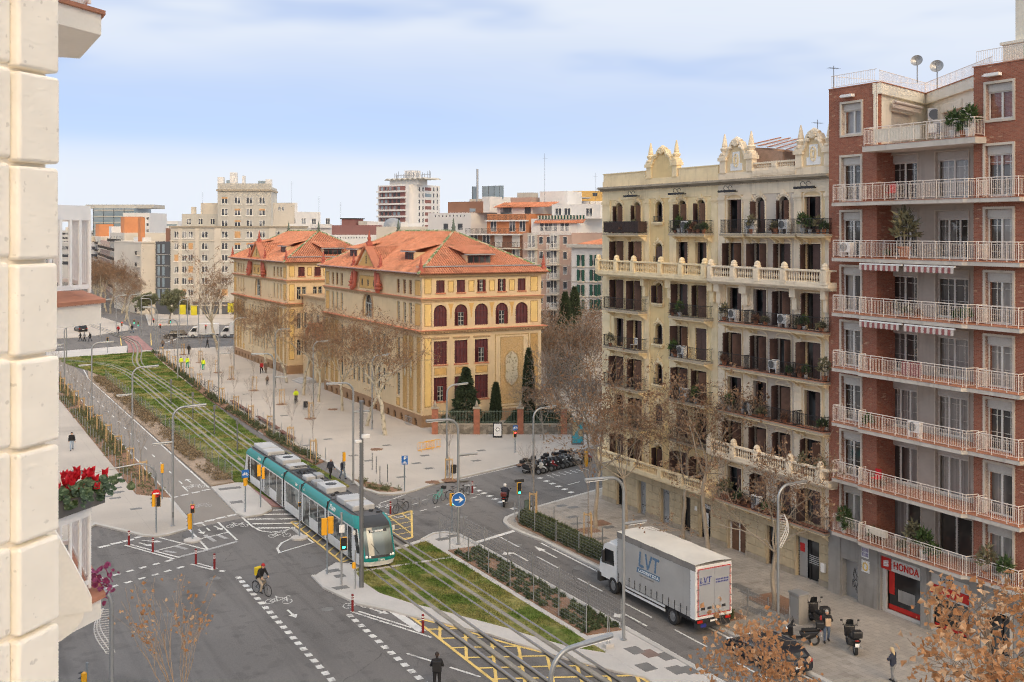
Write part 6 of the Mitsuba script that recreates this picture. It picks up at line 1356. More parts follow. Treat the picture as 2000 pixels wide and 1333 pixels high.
def arrow(x,y,ang,L=2.6,turn=0,m='m_paint'):
 P=unary_union([sg.box(-.07,0,.07,L*.62),sg.Polygon([(-.28,L*.6),(.28,L*.6),(0,L)])])
 if turn:P=unary_union([sg.box(-.07,0,.07,L*.7),sg.Polygon([(-.05,L*.62),(turn*.45,L*.62),(turn*.45,L*.74),(-.05,L*.74)]),sg.Polygon([(turn*.4,L*.52),(turn*.4,L*.84),(turn*.85,L*.68)])])
 put(ROAD,'arrow',MB().flat(sa.translate(sa.rotate(P,ang,origin=(0,0)),x,y),zm).ply(m))
for(px,py),t in((n1(1325,385),-1),(n1(1550,360),0)):x,y=at(px,py);arrow(x,y,0,3.2,t)
for y in(51.6,40.5):arrow(36.3,y,0,3.2,-1)
arrow(38.4,43,0,3.2,0)
def bike_mark(c,ang,s=1.0,m='m_paint'):
 q=[sg.Point(x,0).buffer(.32).difference(sg.Point(x,0).buffer(.265))for x in(-.55,.55)]+[sg.LineString(l).buffer(.03)for l in([(-.55,0),(-.1,.02),(.35,.5),(-.3,.5),(-.1,.02)],[(-.55,0),(-.3,.5),(-.35,.65)],[(.55,0),(.35,.5),(.32,.68),(.5,.68)],[(-.48,.66),(-.22,.66)])]
 put(ROAD,'bicycle_symbol',MB().flat(sa.translate(sa.rotate(sa.scale(unary_union(q),s,s*1.5,origin=(0,0)),ang,origin=(0,0)),*c),zm).ply(m))
for p,ang in((c6(1215,590),-15),(c6(1545,665),-18),(c6(1537,1180),-28),(c6(885,285),-15),(n1(-15,732),-20),(c7(30,445),-25)):bike_mark(at(*p),ang,.95)
bike_mark(at(*c6(940,435)),-15,.9,'m_paint_worn')
for p,q in((c6(1605,1245),c6(1665,1300)),(n1(90,755),n1(210,792)),(c6(910,615),c6(945,648)),(c6(445,722),c6(535,745)),(c6(850,250),c6(825,232)),(c6(1030,590),c6(1085,616)),(c6(470,703),c6(630,718))):
 a,b=np.array(at(*p)),np.array(at(*q));d=b-a;arrow(a[0],a[1],math.degrees(math.atan2(d[1],d[0]))-90,max(1.6,float(np.linalg.norm(d))))
for p,q in((c6(785,278),c6(828,320)),(c6(940,572),c6(962,590)),(c6(975,605),c6(998,628))):stroke([p,q],.13)
# cycle lane: white edge line and centre dashes
stroke([(22.05,97.6),(22.15,178),(23.2,194)],.16);stroke([(18.5,95),(18.5,200)],.12)
for y in np.arange(100,204,4.4):stroke([(20.3,y),(20.3,y+1.5)],.13,name='lane_dash')
# yellow box junctions on the tram tracks
box1=sg.Polygon([(25.08,59.3),(26.5,56.7),(28.0,53.2),(29.8,49.7),(31.1,47.3),(31.85,46.0),(31.85,36),(25.2,36)])
norail=unary_union([sg.LineString(offset(c,d)).buffer(.14)for c in(cL,cR)for d in(-.7175,.7175)])
zm=.012
ring=box1.exterior.buffer(.09).difference(norail)
for g in getattr(ring,'geoms',[ring]):put(ROAD,'yellow_box',MB().flat(g,zm).ply('m_yellowpaint'))
def hatch(P,ang,step,w=.14):
 c=P.centroid;d=np.array([math.cos(ang),math.sin(ang)]);n=np.array([-d[1],d[0]])
 for k in range(-12,13):
  o=np.array([c.x,c.y])+n*step*k;l=sg.LineString([o-d*40,o+d*40]).buffer(w/2).intersection(P).difference(norail)
  for g in getattr(l,'geoms',[l]):
   if not g.is_empty and g.area>.02:put(ROAD,'yellow_hatch',MB().flat(g,zm+.004).ply('m_yellowpaint'))
hatch(box1,-.43,1.42,.17);hatch(box1,math.pi/2-.43,1.42,.17)
zm=.014
box2=sg.Polygon([(25.05,71.3),(25.05,83),(26.0,83),(26.0,71.8)]);box3=sg.Polygon([(30.9,80.4),(34.6,81.8),(31.6,74.6),(30.9,74.3)])
for bx in(box2,box3):
 g=bx.exterior.buffer(.08);put(ROAD,'yellow_box',MB().flat(g,zm).ply('m_yellowpaint'))
hatch(box2,.9,.8,.12);hatch(box3,.2,1.2,.12);hatch(box3,1.5,1.2,.12)
zm=.010
# side street
for p in((690,273),(735,293),(778,314),(820,335),(865,357),(910,380),(955,404),(1050,455),(1310,240),(1355,260),(1403,281),(1452,304),(1500,328),(1262,216)):block(at(*c7(*p)),.55,.45,20)
for a,b in(((5,415),(210,345)),((320,475),(375,460)),((425,448),(480,435)),((525,425),(580,410)),((715,375),(765,363)),((255,425),(310,410)),((340,392),(385,380)),((40,490),(150,525)),((150,525),(268,490)),((640,325),(805,350)),((690,340),(640,325))):stroke([c7(*a),c7(*b)],.13)
for x in(1310,1355,1405,1450,1495,1540,1590):stroke([c7(x,192-(x-1310)*.19),c7(x+55,210-(x-1310)*.19)],.12)
stroke([c7(1475,270),c7(1570,245)],.12);stroke([tuple(kA-sn*.25),far(kA-sn*.25,40)],.14)
for px,py in((1185,1150),(1010,1065),(640,1190),(420,1130),(740,1190),(1130,1110),(330,1200),(905,1010)):
 x,y=at(px,py);put(ROAD,'manhole_cover',MB().prism(sg.Point(x,y).buffer(.36),0,.008).ply('m_cover'))
 # far junction
for y in np.arange(226,250,5):stroke([(12,y),(24,y+1.5)],.5,'m_paint')
stroke([(43,228),(60,262)],.4);stroke([(39.5,224),(44,250)],.18,'m_yellowpaint');stroke([(34.2,226),(37.0,246)],.18,'m_yellowpaint')
# darker slabs, covers and patches set in the paving
def slab(px,py,w,h,m='m_cover',z=Z1,root='plaza',ang=None,lab=None):
 x,y=at(px,py,z);P=sa.translate(sa.rotate(sg.box(-w/2,-h/2,w/2,h/2),0 if ang is None else ang,origin=(0,0)),x,y);put(root,'cover_plate',MB().prism(P,z-.05,z+.006).ply(m),lab)
for px,py in((784,932),(838,915),(813,905),(905,938),(650,935),(600,870),(640,858),(690,890),(720,900),(620,770),(575,742),(540,735),(480,770),(755,870),(830,890),(930,900),(940,880),(420,712),(555,812),(742,957)):slab(px,py,.9,.6)
for px,py in((228,953),(225,963),(232,961),(205,963),(208,970),(266,994),(225,973),(222,896),(240,935)):slab(px,py,.9,.55,root='pavement')
for px,py in((449,954),(462,981)):slab(px,py,(1.9 if px<455 else 1.0),.8,'m_darkslab',Z1,'traffic_island')
for px,py,w in((865,1053,1.0),(885,1047,.8),(665,1148,1.0),(650,1115,.9),(664,1125,.7)):slab(px,py,w,.6,'m_cover',.105,'tramway_edge')
for px,py in((1096,988),(1118,1010),(1126,1023),(1040,985),(1120,991),(1176,1052),(1190,1030)):slab(px,py,.9,.6,root='pavement_001')
k=struct('paved_apron',MB().prism(sg.Polygon([(32.45,51.55),(34.70,51.4),(34.70,34),(32.0,34),(32.0,48.9)]),-.1,.112).ply('m_concrete'),'concrete apron at the end of the planting bed')
for px,py,m in((1240,1270.5,'m_darkslab'),(1268,1276.5,'m_brownslab'),(1301,1282,'m_darkslab'),(1262,1303,'m_darkslab'),(1322,1308.7,'m_darkslab'),(1346,1308.7,'m_darkslab')):
 x,y=at(px,py,.112);P=sa.translate(sg.box(-.4,-.5,.4,.5),x,y);put(k,'dark_slab',MB().prism(P,.06,.118).ply(m))
for px,py,m in((1465,1160,'m_darkslab'),(1480,1175,'m_cover'),(1502,1183,'m_cover'),(1470,1192,'m_darkslab'),(1490,1198,'m_darkslab'),(1445,1147,'m_cover'),(1520,1210,'m_darkslab')):
 slab(px,py,.7,1.5,m,root='pavement_001')
slab(1520,1178,2.2,3.4,'m_soil',root='pavement_001',lab='brown soil square round the tree by the motorcycles')
for px,py in((1150,1036),(1170,1022)):slab(px,py,1.5,1.5,'m_soil',root='pavement_001')
# ------------------------------------------------------------------ lamps, signals, posts, fences and other street furniture
mat('m_galv',speck((.36,.375,.385),.10,2,.05,12),.42,.55);mat('m_galvdark',speck((.20,.205,.21),.10,2,.05,12),.45,.5);mat('m_postblue',(.24,.275,.31),.5,.3)
mat('m_sigyellow',(.78,.38,.02),.5);mat('m_sigblack',(.02,.02,.022),.5);mat('m_signblue',(.02,.13,.42),.45);mat('m_signred',(.55,.02,.02),.45);mat('m_bollard',(.20,.018,.02),.45);mat('m_whiteband',(.72,.72,.71),.5)
mat('m_diffuser',(.75,.76,.77),.4);mat('m_corten',speck((.16,.085,.065),.3,2,.2,14),.85)
def lit(name,c,s):scene[name]={'type':'twosided','b':{'type':'principled','base_color':{'type':'rgb','value':list(c)},'roughness':.3}};return name
lit('m_lensg',(.03,.55,.38),1);lit('m_lensr',(.75,.03,.03),1);lit('m_lensoff',(.03,.03,.03),1)
GLOW={'g':(.05,1.1,.75),'r':(1.5,.06,.05)}
def arm_lamp(H=8.95,arm=2.5,low=6.35,lowarm=1.5,r=.085,double=True):
 k=Kit();q=MB();R0=.85;pts=[(0,0,0),(0,0,H*.5),(0,0,H-R0)]+[(R0-R0*math.cos(t),0,H-R0+R0*math.sin(t))for t in np.linspace(.2,math.pi/2,7)]+[(R0+.5,0,H+.02)]
 q.tube(pts,[r*1.05]*2+[r]*(len(pts)-2),10);k.add('pole',q,'m_galv',40);q=MB();q.tube([(R0+.45,0,H+.02),(arm,0,H+.06)],[r*1.12,r*1.12],8);k.add('arm',q,'m_galv',40)
 q=MB();q.obox((arm-.75,0,H-.055),(1.35,.12,.03));k.add('light_strip',q,'m_diffuser')
 if double:q=MB();q.tube([(-.02,0,low),(-lowarm,0,low-.03)],.085,8);k.add('lower_arm',q,'m_galv',40);q=MB();q.obox((-lowarm*.6,0,low-.105),(lowarm*.7,.1,.03));k.add('light_strip',q,'m_diffuser')
 q=MB();q.lathe([(.17,0),(.17,.05),(.1,.08)],n=12);k.add('base_plate',q,'m_galv');q=MB();q.obox((.0,-.09,.85),(.12,.06,.4));k.add('service_hatch',q,'m_galvdark');return k
L2,L1=arm_lamp(),arm_lamp(9.0,2.3,double=False)
gl_,gr_='double armed lamps along the cycle lane','double armed lamps along the plaza side'
for i,y in enumerate((85.8,112.8,140,167,194)):L2.place('street_lamp','double armed lamp by the cycle lane, '+('at the crossing island','second from the crossing','third from the crossing','fourth from the crossing','last before the far junction')[i],'street lamp',gl_,TR((16.7,18.1,17.8,17.6,17.6)[i],y,Z1,0))
for i,(px,py)in enumerate(((1218,1250),(895,1063),(690,945),(535,850),(427,786),(347,739),(307,700))):x,y=at(px,py,Z1);L2.place('street_lamp',('double armed lamp in front of the lorry','double armed lamp with the round blue arrow sign','double armed lamp behind the tram','double armed lamp on the plaza edge, fourth from the lorry','double armed lamp on the plaza edge, fifth from the lorry','double armed lamp on the plaza edge, sixth from the lorry','double armed lamp on the plaza edge near the far junction')[i],'street lamp',gr_,TR(x,y,Z1,math.pi))
L2.place('street_lamp','curved top of a lamp close below the camera','street lamp',None,TR(17.6,30.3,Z1,.1));L1.place('street_lamp','lamp with a hanging lace light ornament at the near corner','street lamp',None,TR(6.3,44.0,Z1,math.pi*.95))
for px,py,yaw,lab in((1520,1232,0,'grey lamp with a hanging lace light ornament by the motorcycles'),(1042,1003,0,'lamp behind the hedge at the side street corner'),(727,838,0,'single lamp at the near school wing corner'),(612,795,0,'single lamp before the school portal'),(538,757,0,'single lamp before the far school wing'),(457,722,0,'single lamp at the far end of the far school wing'),(873,930,0,'single lamp beside the staked tree before the garden fence'),(1165,1010,0,'single lamp in front of the cream building corner')):x,y=at(px,py,Z1);L1.place('street_lamp',lab,'street lamp',None,TR(x,y,Z1,yaw,.92 if px<1500 else .9))
for i,px in enumerate((130,196,227,252,276,296,303,350)):x,y=at(px,(700,668,655,652,655,664,690,668)[i]);L1.place('street_lamp','single armed lamp standing round the far tram junction','street lamp','lamps round the far junction',TR(x,y,0,(math.pi if i in(5,6)else 0),.95))
# lace shaped festive ornaments on two lamps
def ornament(x,y,z,s,ux,lab):
 q=MB()
 for k_ in range(3):q.tube([(x+ux[0]*(.55+.5*math.sin(t*1.6+k_*.25))*s*.8-ux[0]*k_*.1,y+ux[1]*(.55+.5*math.sin(t*1.6+k_*.25))*s*.8,z-t*s)for t in np.linspace(0,2.3,18)],.018,4)
 for t in np.linspace(.05,2.3,20):a=.55+.5*math.sin(t*1.6);q.tube([(x,y,z-t*s),(x+ux[0]*a*s*.8,y+ux[1]*a*s*.8,z-t*s)],.010,3)
 tag(put(None,'light_ornament',q.ply('m_whitelet')),lab,'light decoration')
ornament(6.3,44.0,8.2,.75,(-.98,.1),'white lace light ornament hanging from the lamp at the near corner');x,y=at(1520,1232,Z1);ornament(x+.05,y,6.6,.8,(.9,-.2),'white lace light ornament hanging from the lamp by the motorcycles')
q=MB();q.tube([(24.3,65.5,.1),(24.3,65.5,11.7)],[.15,.12],12);m_=thing('steel_mast','tall plain grey steel mast in front of the tram cab','mast');put(m_,'pole',q.ply('m_galvdark',40));q=MB();q.lathe([(0,0),(.17,.0),(.17,.1),(0,.15)],(24.3,65.5,11.7));put(m_,'cap',q.ply('m_galvdark',40));q=MB();q.obox((24.5,65.3,9.6),(.5,.2,.22));q.obox((24.05,65.4,9.3),(.4,.2,.15));put(m_,'camera',q.ply('m_whiteband'))
# traffic signals
def head(k,z,yaw,lights='---',n=3,x=0.,y=0.,w=.30,h=.30,back='m_sigyellow'):
 """a signal head beside the pole; yaw is the direction it faces"""
 c,s=math.cos(yaw),math.sin(yaw);Rm=np.array([[c,-s,0],[s,c,0],[0,0,1]])
 def bx(mb,cx,cy,cz,sx,sy,sz):
  v=np.array([[a,b,d]for a in(-.5,.5)for b in(-.5,.5)for d in(-.5,.5)])*[sx,sy,sz]+[cx,cy,cz];mb.raw(v@Rm.T+[x,y,z],MB.BF)
 q=MB();bx(q,-.02,0,h*n/2,.20,w,h*n);k.add('signal_head',q,back)
 q=MB();bx(q,.095,0,h*n/2,.02,w-.03,h*n-.03);k.add('signal_head__face',q,'m_sigblack')
 for i in range(n):
  st=lights[i];t=np.linspace(0,2*math.pi,13)[:-1];q=MB();v=np.array([[.11,0,h*(n-i-.5)]]+[[.11,.10*math.cos(a),h*(n-i-.5)+.10*math.sin(a)]for a in t])@Rm.T+[x,y,z];q.raw(v,[[0,1+j,1+(j+1)%12]for j in range(12)])
  k.add('signal_head__lens',q,{'r':'m_lensr','g':'m_lensg'}.get(st,'m_lensoff'))
  if st in GLOW:k.parts[-1][1]['emitter']={'type':'area','radiance':{'type':'rgb','value':list(GLOW[st])}}
  q=MB();bx(q,.17,0,h*(n-i-.5)+.11,.15,.22,.015);k.add('signal_head__visor',q,'m_sigblack')
def signal(px,py,H,lab,heads,z0=Z1,r=.055,extra=None,base=False,cat='traffic light',name='traffic_light',group=None,pole='m_postblue'):
 k=Kit();q=MB();q.tube([(0,0,0),(0,0,H)],r,8);k.add('pole',q,pole,40)
 if base:q=MB();q.lathe([(.62,0),(.62,.12),(.5,.16),(0,.17)],n=20);k.add('round_base',q,'m_concrete',30)
 for hd in heads:head(k,*hd[:3],**hd[3]if len(hd)>3 else{})
 if extra:extra(k)
 x,y=at(px,py,z0);return k.place(name,lab,cat,group,TR(x,y,z0))
CAM=math.atan2(-1,-.2)
d3=dict(n=3)
def disc(k,z,r,yaw,m,name='sign_plate',d=.08,x=0,y=0,rim=None):
 q=MB();t=np.arange(20)/20*6.283;c,s=math.cos(yaw),math.sin(yaw);a=np.array([-s,c,0]);nn=np.array([c,s,0]);o=np.array([x,y,z])+nn*d
 P=[o+r*(math.cos(b)*a+math.sin(b)*np.array([0,0,1]))for b in t];v=P+[p-nn*.02 for p in P]+[o,o-nn*.02];i=np.arange(20);j=(i+1)%20
 q.raw(v,np.vstack([np.stack([np.full(20,40),i,j],1),np.stack([np.full(20,41),j+20,i+20],1),np.stack([i,i+20,j+20],1),np.stack([i,j+20,j],1)]));k.add(name,q,m)
def plate(k,z,w,h,yaw,m,d=.08,name='sign_plate',x=0,y=0):
 q=MB();c,s=math.cos(yaw),math.sin(yaw);q.obox((x+c*d,y+s*d,z),(.02,w,h),yaw);k.add(name,q,m)
def decal(k,poly,z,yaw,m,d=.095,name='sign_plate__symbol',x=0,y=0):
 q=MB()
 for g in getattr(poly,'geoms',[poly]):q.add(trimesh.creation.extrude_polygon(g,.006,engine='earcut'))
 c,s=math.cos(yaw),math.sin(yaw);M=np.eye(4);M[:3,0]=(-s,c,0);M[:3,1]=(0,0,1);M[:3,2]=(c,s,0);M[:3,3]=(x+c*d,y+s*d,z);m2=MB().add(q.mesh(),M);k.add(name,m2,m)
BIKE=unary_union([sg.Point(x,0).buffer(.09).difference(sg.Point(x,0).buffer(.06))for x in(-.14,.14)]+[sg.LineString(l).buffer(.016)for l in([(-.14,0),(-.02,0),(.1,.14),(-.08,.14),(-.02,0)],[(-.14,0),(-.07,.18)],[(.14,0),(.08,.19)])])
ARROW=unary_union([sg.box(-.2,-.045,.08,.045),sg.Polygon([(.05,-.15),(.26,0),(.05,.15),(.0,.15),(.08,.03),(.08,-.03),(.0,-.15)])])
def ex_mast(k):
 pts=[(0,0,3.2),(-.02,0,4.2)]+[(-1.3+1.28*math.cos(t),0,4.2+1.0*math.sin(t))for t in np.linspace(.3,math.pi/2,6)]+[(-3.5,0,5.0),(-5.6,0,4.75)];q=MB();q.tube(pts,[.07]*4+[.055]*(len(pts)-4),8);k.add('mast_arm',q,'m_galv',40)
 head(k,4.3,CAM,'---',x=-4.6,y=.15);plate(k,5.0,1.3,.35,CAM,'m_galvdark',x=-5.2);disc(k,2.9,.3,CAM,'m_signred');decal(k,sg.box(-.21,-.05,.21,.05),2.9,CAM,'m_whitelet',.098);disc(k,3.9,.3,math.pi*.9,'m_galv','sign_plate',.1)
signal(305,1040,3.4,'signal mast with a long curved arm and a no entry sign',[(1.95,2.6,'---',dict(x=-.17)),(1.9,CAM,'---',dict(x=.17))],extra=ex_mast)
signal(376,1057,2.9,'traffic light with a lit red lamp on a round concrete base',[(2.05,CAM,'r-',dict(n=2)),(1.4,2.4,'--',dict(n=2,x=-.2)),(.9,2.4,'--',dict(n=2,x=-.18))],0,base=True)
signal(585,1052,3.9,'slim post with a small yellow box on a round concrete base',[(2.35,CAM,'-',dict(n=1,w=.18,h=.28))],0,.045,base=True,cat='signal post')
signal(479,1000,3.3,'post with a square blue bicycle sign above a yellow signal',[(2.1,2.4,'--',dict(n=2))],extra=lambda k:(plate(k,3.05,.55,.62,CAM,'m_signblue'),decal(k,BIKE,2.98,CAM,'m_whitelet')))
signal(509,991,3.5,'post with two yellow signal heads beside the tail of the tram',[(2.55,1.2,'---',dict(x=-.12)),(2.3,2.8,'---',dict(x=.2))])
signal(639,1122,3.5,'post with two large yellow signal heads beside the tram',[(2.6,1.4,'---',dict(x=-.2,w=.36,h=.36)),(2.65,1.0,'---',dict(x=.24,w=.36,h=.36))],.1)
signal(667,1143,4.6,'grey post with a camera and a lit green bicycle signal',[(2.2,CAM,'-g',dict(n=2,x=.14,w=.42,h=.40))],.1,.07,extra=lambda k:plate(k,3.6,.35,.5,CAM,'m_whiteband',.15,'camera_box'),pole='m_galv')
signal(694,1150,2.4,'short grey post with a yellow push button box beside the mast',[(1.3,2.6,'-',dict(n=1,x=-.1,w=.2,h=.35))],.1,.05,cat='signal post',pole='m_galv')
signal(317,975,2.9,'slim blue post with one yellow signal beside the cycle lane',[(2.2,1.2,'---',dict(n=3,w=.22,h=.24))])
signal(1014,1019,3.0,'traffic light with a lit green arrow at the hedge corner',[(2.1,CAM,'--g')],extra=lambda k:plate(k,3.15,.75,.22,CAM,'m_signblack',.05,'street_name_plate'))
signal(883,1042,3.0,'traffic light on the tramway tip beside the blue arrow sign',[(2.05,CAM+.6,'--g')])
signal(672,939,2.6,'slim post with a yellow signal behind the tram roof',[(1.75,1.6,'---',dict(n=3,w=.22,h=.26))])
signal(1006,885,2.7,'traffic light with a lit red lamp below a blue bicycle sign',[(1.6,CAM,'r-',dict(n=2))],extra=lambda k:(plate(k,2.55,.5,.5,CAM,'m_signblue'),decal(k,BIKE,2.5,CAM,'m_whitelet')))
signal(170,1420,2.9,'slim post with a yellow signal in the near bottom corner',[(1.75,2.5,'---',dict(n=3,w=.22,h=.24,x=-.12))])
k_=signal(790,960,3.0,'post with a blue parking sign on the plaza',[],cat='sign',name='parking_sign',extra=lambda k:(plate(k,2.7,.55,.75,CAM,'m_signblue'),decal(k,sa.scale(BIKE,.8,.8,origin=(0,0)),2.45,CAM,'m_whitelet')))
tx=meshkit.text_mesh('P',.3,.006,True);M=np.eye(4);c,s=math.cos(CAM),math.sin(CAM);M[:3,0]=(-s,c,0);M[:3,1]=(0,0,1);M[:3,2]=(c,s,0);xx,yy=at(790,960,Z1);M[:3,3]=(xx+c*.095+s*.1,yy+s*.095-c*.1,Z1+2.72);put(k_,'sign_plate__letter' if False else 'letter',MB().add(tx,M).ply('m_whitelet'))
k=Kit();disc(k,3.2,.48,CAM,'m_signblue','plate',.12);disc(k,3.2,.52,CAM,'m_whiteband','rim',.11);decal(k,sa.scale(ARROW,1.4,1.4,origin=(0,0)),3.2,CAM,'m_whitelet',.127,'arrow');x,y=at(895,1063,Z1);k.place('direction_sign','round blue sign with a white arrow pointing to the side street','sign',None,TR(x,y,Z1))
for i,(px,py)in enumerate(((270,655),(300,648),(333,648),(402,662),(210,690),(238,655),(262,650),(313,660))):signal(px,py,3.0,'yellow traffic light standing round the far tram junction',[(2.0,CAM,('--g','r--')[i%2])],0,group='traffic lights round the far junction')
# bollards, posts and wire fences
bk=Kit();q=MB();q.lathe([(.075,0),(.075,1.0),(.06,1.03),(0,1.04)],n=12);bk.add('post',q,'m_bollard',40)
for z in(.72,.86):q=MB();q.lathe([(.079,z),(.079,z+.07)],n=12);bk.add('white_band',q,'m_whiteband',40)
for i,(x,y)in enumerate(((12.98,82.4),(14.17,79.8),(16.23,75.6),(17.08,73.9),(24.67,56.7),(22.37,61.8),(32.66,81.5),(41.5,84.8))):bk.place('bollard',('dark red bollard by the crossing lines, closest to the flower balcony','dark red bollard by the crossing lines, second from the flower balcony','dark red bollard between two white lines, nearer the round base','dark red bollard at the start of the thick dashes','dark red bollard at the tip of the yellow box','dark red bollard beside the painted bicycle','dark red bollard beside the parked black bicycle','dark red bollard at the far end of the bicycle racks')[i],'bollard','red bollards',TR(x,y,0))
def wire_fence(pts,H,lab,step=3.2,wire=True,r=.036,m='m_galv'):
 F=thing('wire_fence',lab,'fence');P=[np.array(p,float)for p in pts];q=MB()
 for a,b in zip(P[:-1],P[1:]):
  L=np.linalg.norm(b-a);n=max(1,round(L/step))
  for i in range(n+1):
   p=a+(b-a)*i/n;s_=MB();s_.tube([(p[0],p[1],.1),(p[0],p[1],.1+H)],r,6);put(F,'post',s_.ply(m))
  if wire:
   for z in np.arange(.3,H,.22):q.tube([(a[0],a[1],z),(b[0],b[1],z)],.005,3)
   for i in range(int(L/.2)):p=a+(b-a)*i*.2/L;q.tube([(p[0],p[1],.15),(p[0],p[1],H)],.0045,3)
 if wire:put(F,'wire',q.ply('m_galv'),kind='stuff')
wire_fence([(32.5,70.0),(32.5,52)],1.65,'wire fence on tall steel posts between grass track and shrub bed');wire_fence([(34.68,72.3),(34.68,51.8)],1.65,'wire fence on tall steel posts between shrub bed and road')
wire_fence([(33.1,73.0),(34.6,73.6)],1.6,'short wire fence at the tip of the near tramway bed',1.4);wire_fence([(40.1,74.5),(40.1,62)],1.5,'wire fence along the road side of the hedge');wire_fence([(42.2,75.5),(42.2,62)],1.5,'wire fence along the shop side of the hedge')
wire_fence([(16.0,98),(15.95,200)],1.3,'row of thin posts along the tree bed beside the pavement',2.2,False,.03,'m_galv');wire_fence([(18.3,96),(18.3,200)],1.3,'row of thin posts along the tree bed beside the cycle lane',3.3,False,.03,'m_galv');wire_fence([(24.45,99),(24.4,176)],1.35,'grey railing between the dry bed and the grass track',2.6,True,.035,'m_galv')
wire_fence([(33.2,102),(34.4,150),(36.8,205)],1.3,'row of thin posts between grass track and planting strip',2.6,False,.03,'m_galv');wire_fence([(34.5,103),(35.2,150),(37.6,205)],1.3,'row of thin posts between planting strip and plaza',2.6,False,.03,'m_galv');wire_fence([(42.3,53.5),(42.3,46.5),(40.2,46.5)],1.6,'wire fence round the small hedge patch by the lorry',2.0)
wire_fence([(44.5,37.5),(41,33.0)],1.6,'wire fence across the pavement before the woman',2.2)
for i,(px,py)in enumerate(((742,945),(757,942),(705,905),(727,918),(735,925))):x,y=at(px,py,Z1);q=MB();q.tube([(x,y,Z1),(x,y,1.7)],.04,6);tag(put(None,'steel_post',q.ply('m_galvdark')),'bare grey steel post on the plaza behind the tram','post','steel posts behind the tram')
for i,y in enumerate((112,122,133,146)):q=MB();q.tube([(28.2,y,.1),(28.2,y,3.2)],.07,6);q.obox((28.2,y,3.1),(.25,.2,.5));tag(put(None,'track_signal',q.ply('m_galvdark')),'grey signal post standing between the far grass tracks, number from the tram'.replace('number',('first','second','third','fourth')[i]),'signal post')
# racks, bins, panels
rk=Kit();q=MB();q.tube([(-.4,0,0),(-.4,0,.7),(-.32,0,.8),(.32,0,.8),(.4,0,.7),(.4,0,0)],.03,8);rk.add('hoop',q,'m_galv',40)
for i in range(5):p,q_=np.array(at(812,992)),np.array(at(925,966));a=p+(q_-p)*i/4;rk.place('bike_rack','grey steel hoop for parking bicycles at the plaza kerb','bike rack','bicycle racks at the plaza kerb',TR(a[0],a[1],0,math.radians(19.3)))
def bin_(px,py,lab,m):x,y=at(px,py,Z1);b=thing('litter_bin',lab,'litter bin');q=MB();q.lathe([(.2,.25),(.26,.3),(.28,1.0),(.25,1.0)],(x,y,Z1),14);put(b,'basket',q.ply(m,30));q=MB();q.tube([(x-.28,y,Z1),(x-.28,y,Z1+1.05)],.03,6);put(b,'post',q.ply('m_galvdark'))
bin_(886,930,'dark litter bin beside the staked tree on the plaza','m_signblack');bin_(1030,1002,'dark green litter bin at the hedge corner','m_urngreen');bin_(597,800,'small dark litter bin on the school plaza','m_signblack')
x,y=at(972,855,Z1);p=thing('info_panel','black framed information panel in front of the garden wall','sign');fr=Frame((x,y),d_,np.array([d_[1],-d_[0]]));q=MB();fr.box(q,-.5,.5,-.05,.05,.1,1.75);put(p,'frame',q.ply('m_signblack'));q=MB();fr.box(q,-.40,.40,.052,.06,.3,1.62);put(p,'poster',q.ply('m_whitelet'));q=MB();fr.ext(q,sg.Point(0,1.0).buffer(.22).difference(sg.Point(0,1.0).buffer(.17)),.06,.065);put(p,'emblem',q.ply('m_signblack'))
mat('m_poster',lambda p,n,uv:mix((.06,.42,.50),(.55,.42,.25),smoothstep(.5,.6,noise(p.x*2.2,p.y*2.2,p.z*1.4))),.3);x,y=at(1128,872,Z1);p=thing('advertising_panel','tall turquoise lit poster panel behind the motorcycle row','advertising panel');q=MB();q.obox((x,y,1.6),(1.25,.2,2.6),-YAW);put(p,'frame',q.ply('m_galvdark'));q=MB();q.obox((x-S_*.11,y-C_*.11,1.65),(1.05,.01,2.3),-YAW);put(p,'poster',q.ply('m_poster'))
for i,(px,py,w)in enumerate(((832,880,2.2),(845,877,2.2))):
 x,y=at(px,py,Z1);b=thing('barrier',('yellow','second yellow')[i]+' works barrier standing on the plaza','barrier');q=MB();fr=Frame((x,y),(1,.25),(.25,-1))
 for z in(.25,1.0):fr.tube(q,[(-1,0,z),(1,0,z)],.03)
 for u in np.linspace(-1,1,12):fr.tube(q,[(u,0,.25),(u,0,1.0)],.015,4)
 for u in(-.7,.7):fr.tube(q,[(u,-.25,Z1),(u,.0,.3),(u,.25,Z1)],.025)
 put(b,'rails',q.ply('m_sigyellow'))
x,y=at(806,850,Z1);b=thing('barrier','grey steel crowd barrier leaning at the school wall','barrier');q=MB();fr=Frame((49.3,117.5),(0,1),(-1,0))
for z in(.25,1.1):fr.tube(q,[(-1,0,z),(1,0,z)],.03)
for u in np.linspace(-1,1,14):fr.tube(q,[(u,0,.25),(u,0,1.1)],.012,4)
put(b,'rails',q.ply('m_galv'))
x,y=at(1560,1215,Z1);b=thing('cabinet','grey green utility cabinet on the shop pavement behind the motorcycles','utility cabinet');q=MB();q.box(x-.35,x+.35,y-.4,y+.4,Z1,1.75);put(b,'body',q.ply('m_stone_g'));q=MB();q.box(x-.4,x+.4,y-.45,y+.45,1.753,1.85);put(b,'lid',q.ply('m_grey_metal'));q=MB();q.box(x-.36,x-.352,y-.3,y+.3,.4,1.6);put(b,'door',q.ply('m_grey_metal'))
x,y=at(1188,1265,.112);q=MB();q.obox((x,y,.22),(.5,.35,.2));b=thing('fence_foot','loose steel fence frame standing in a concrete foot before the lamp','fence post');put(b,'foot',q.ply('m_concrete'));q=MB();q.tube([(x-.08,y,.3),(x-.03,y,1.9)],.025,6);q.tube([(x+.1,y,.3),(x+.02,y,1.9)],.025,6);put(b,'rods',q.ply('m_galv'))
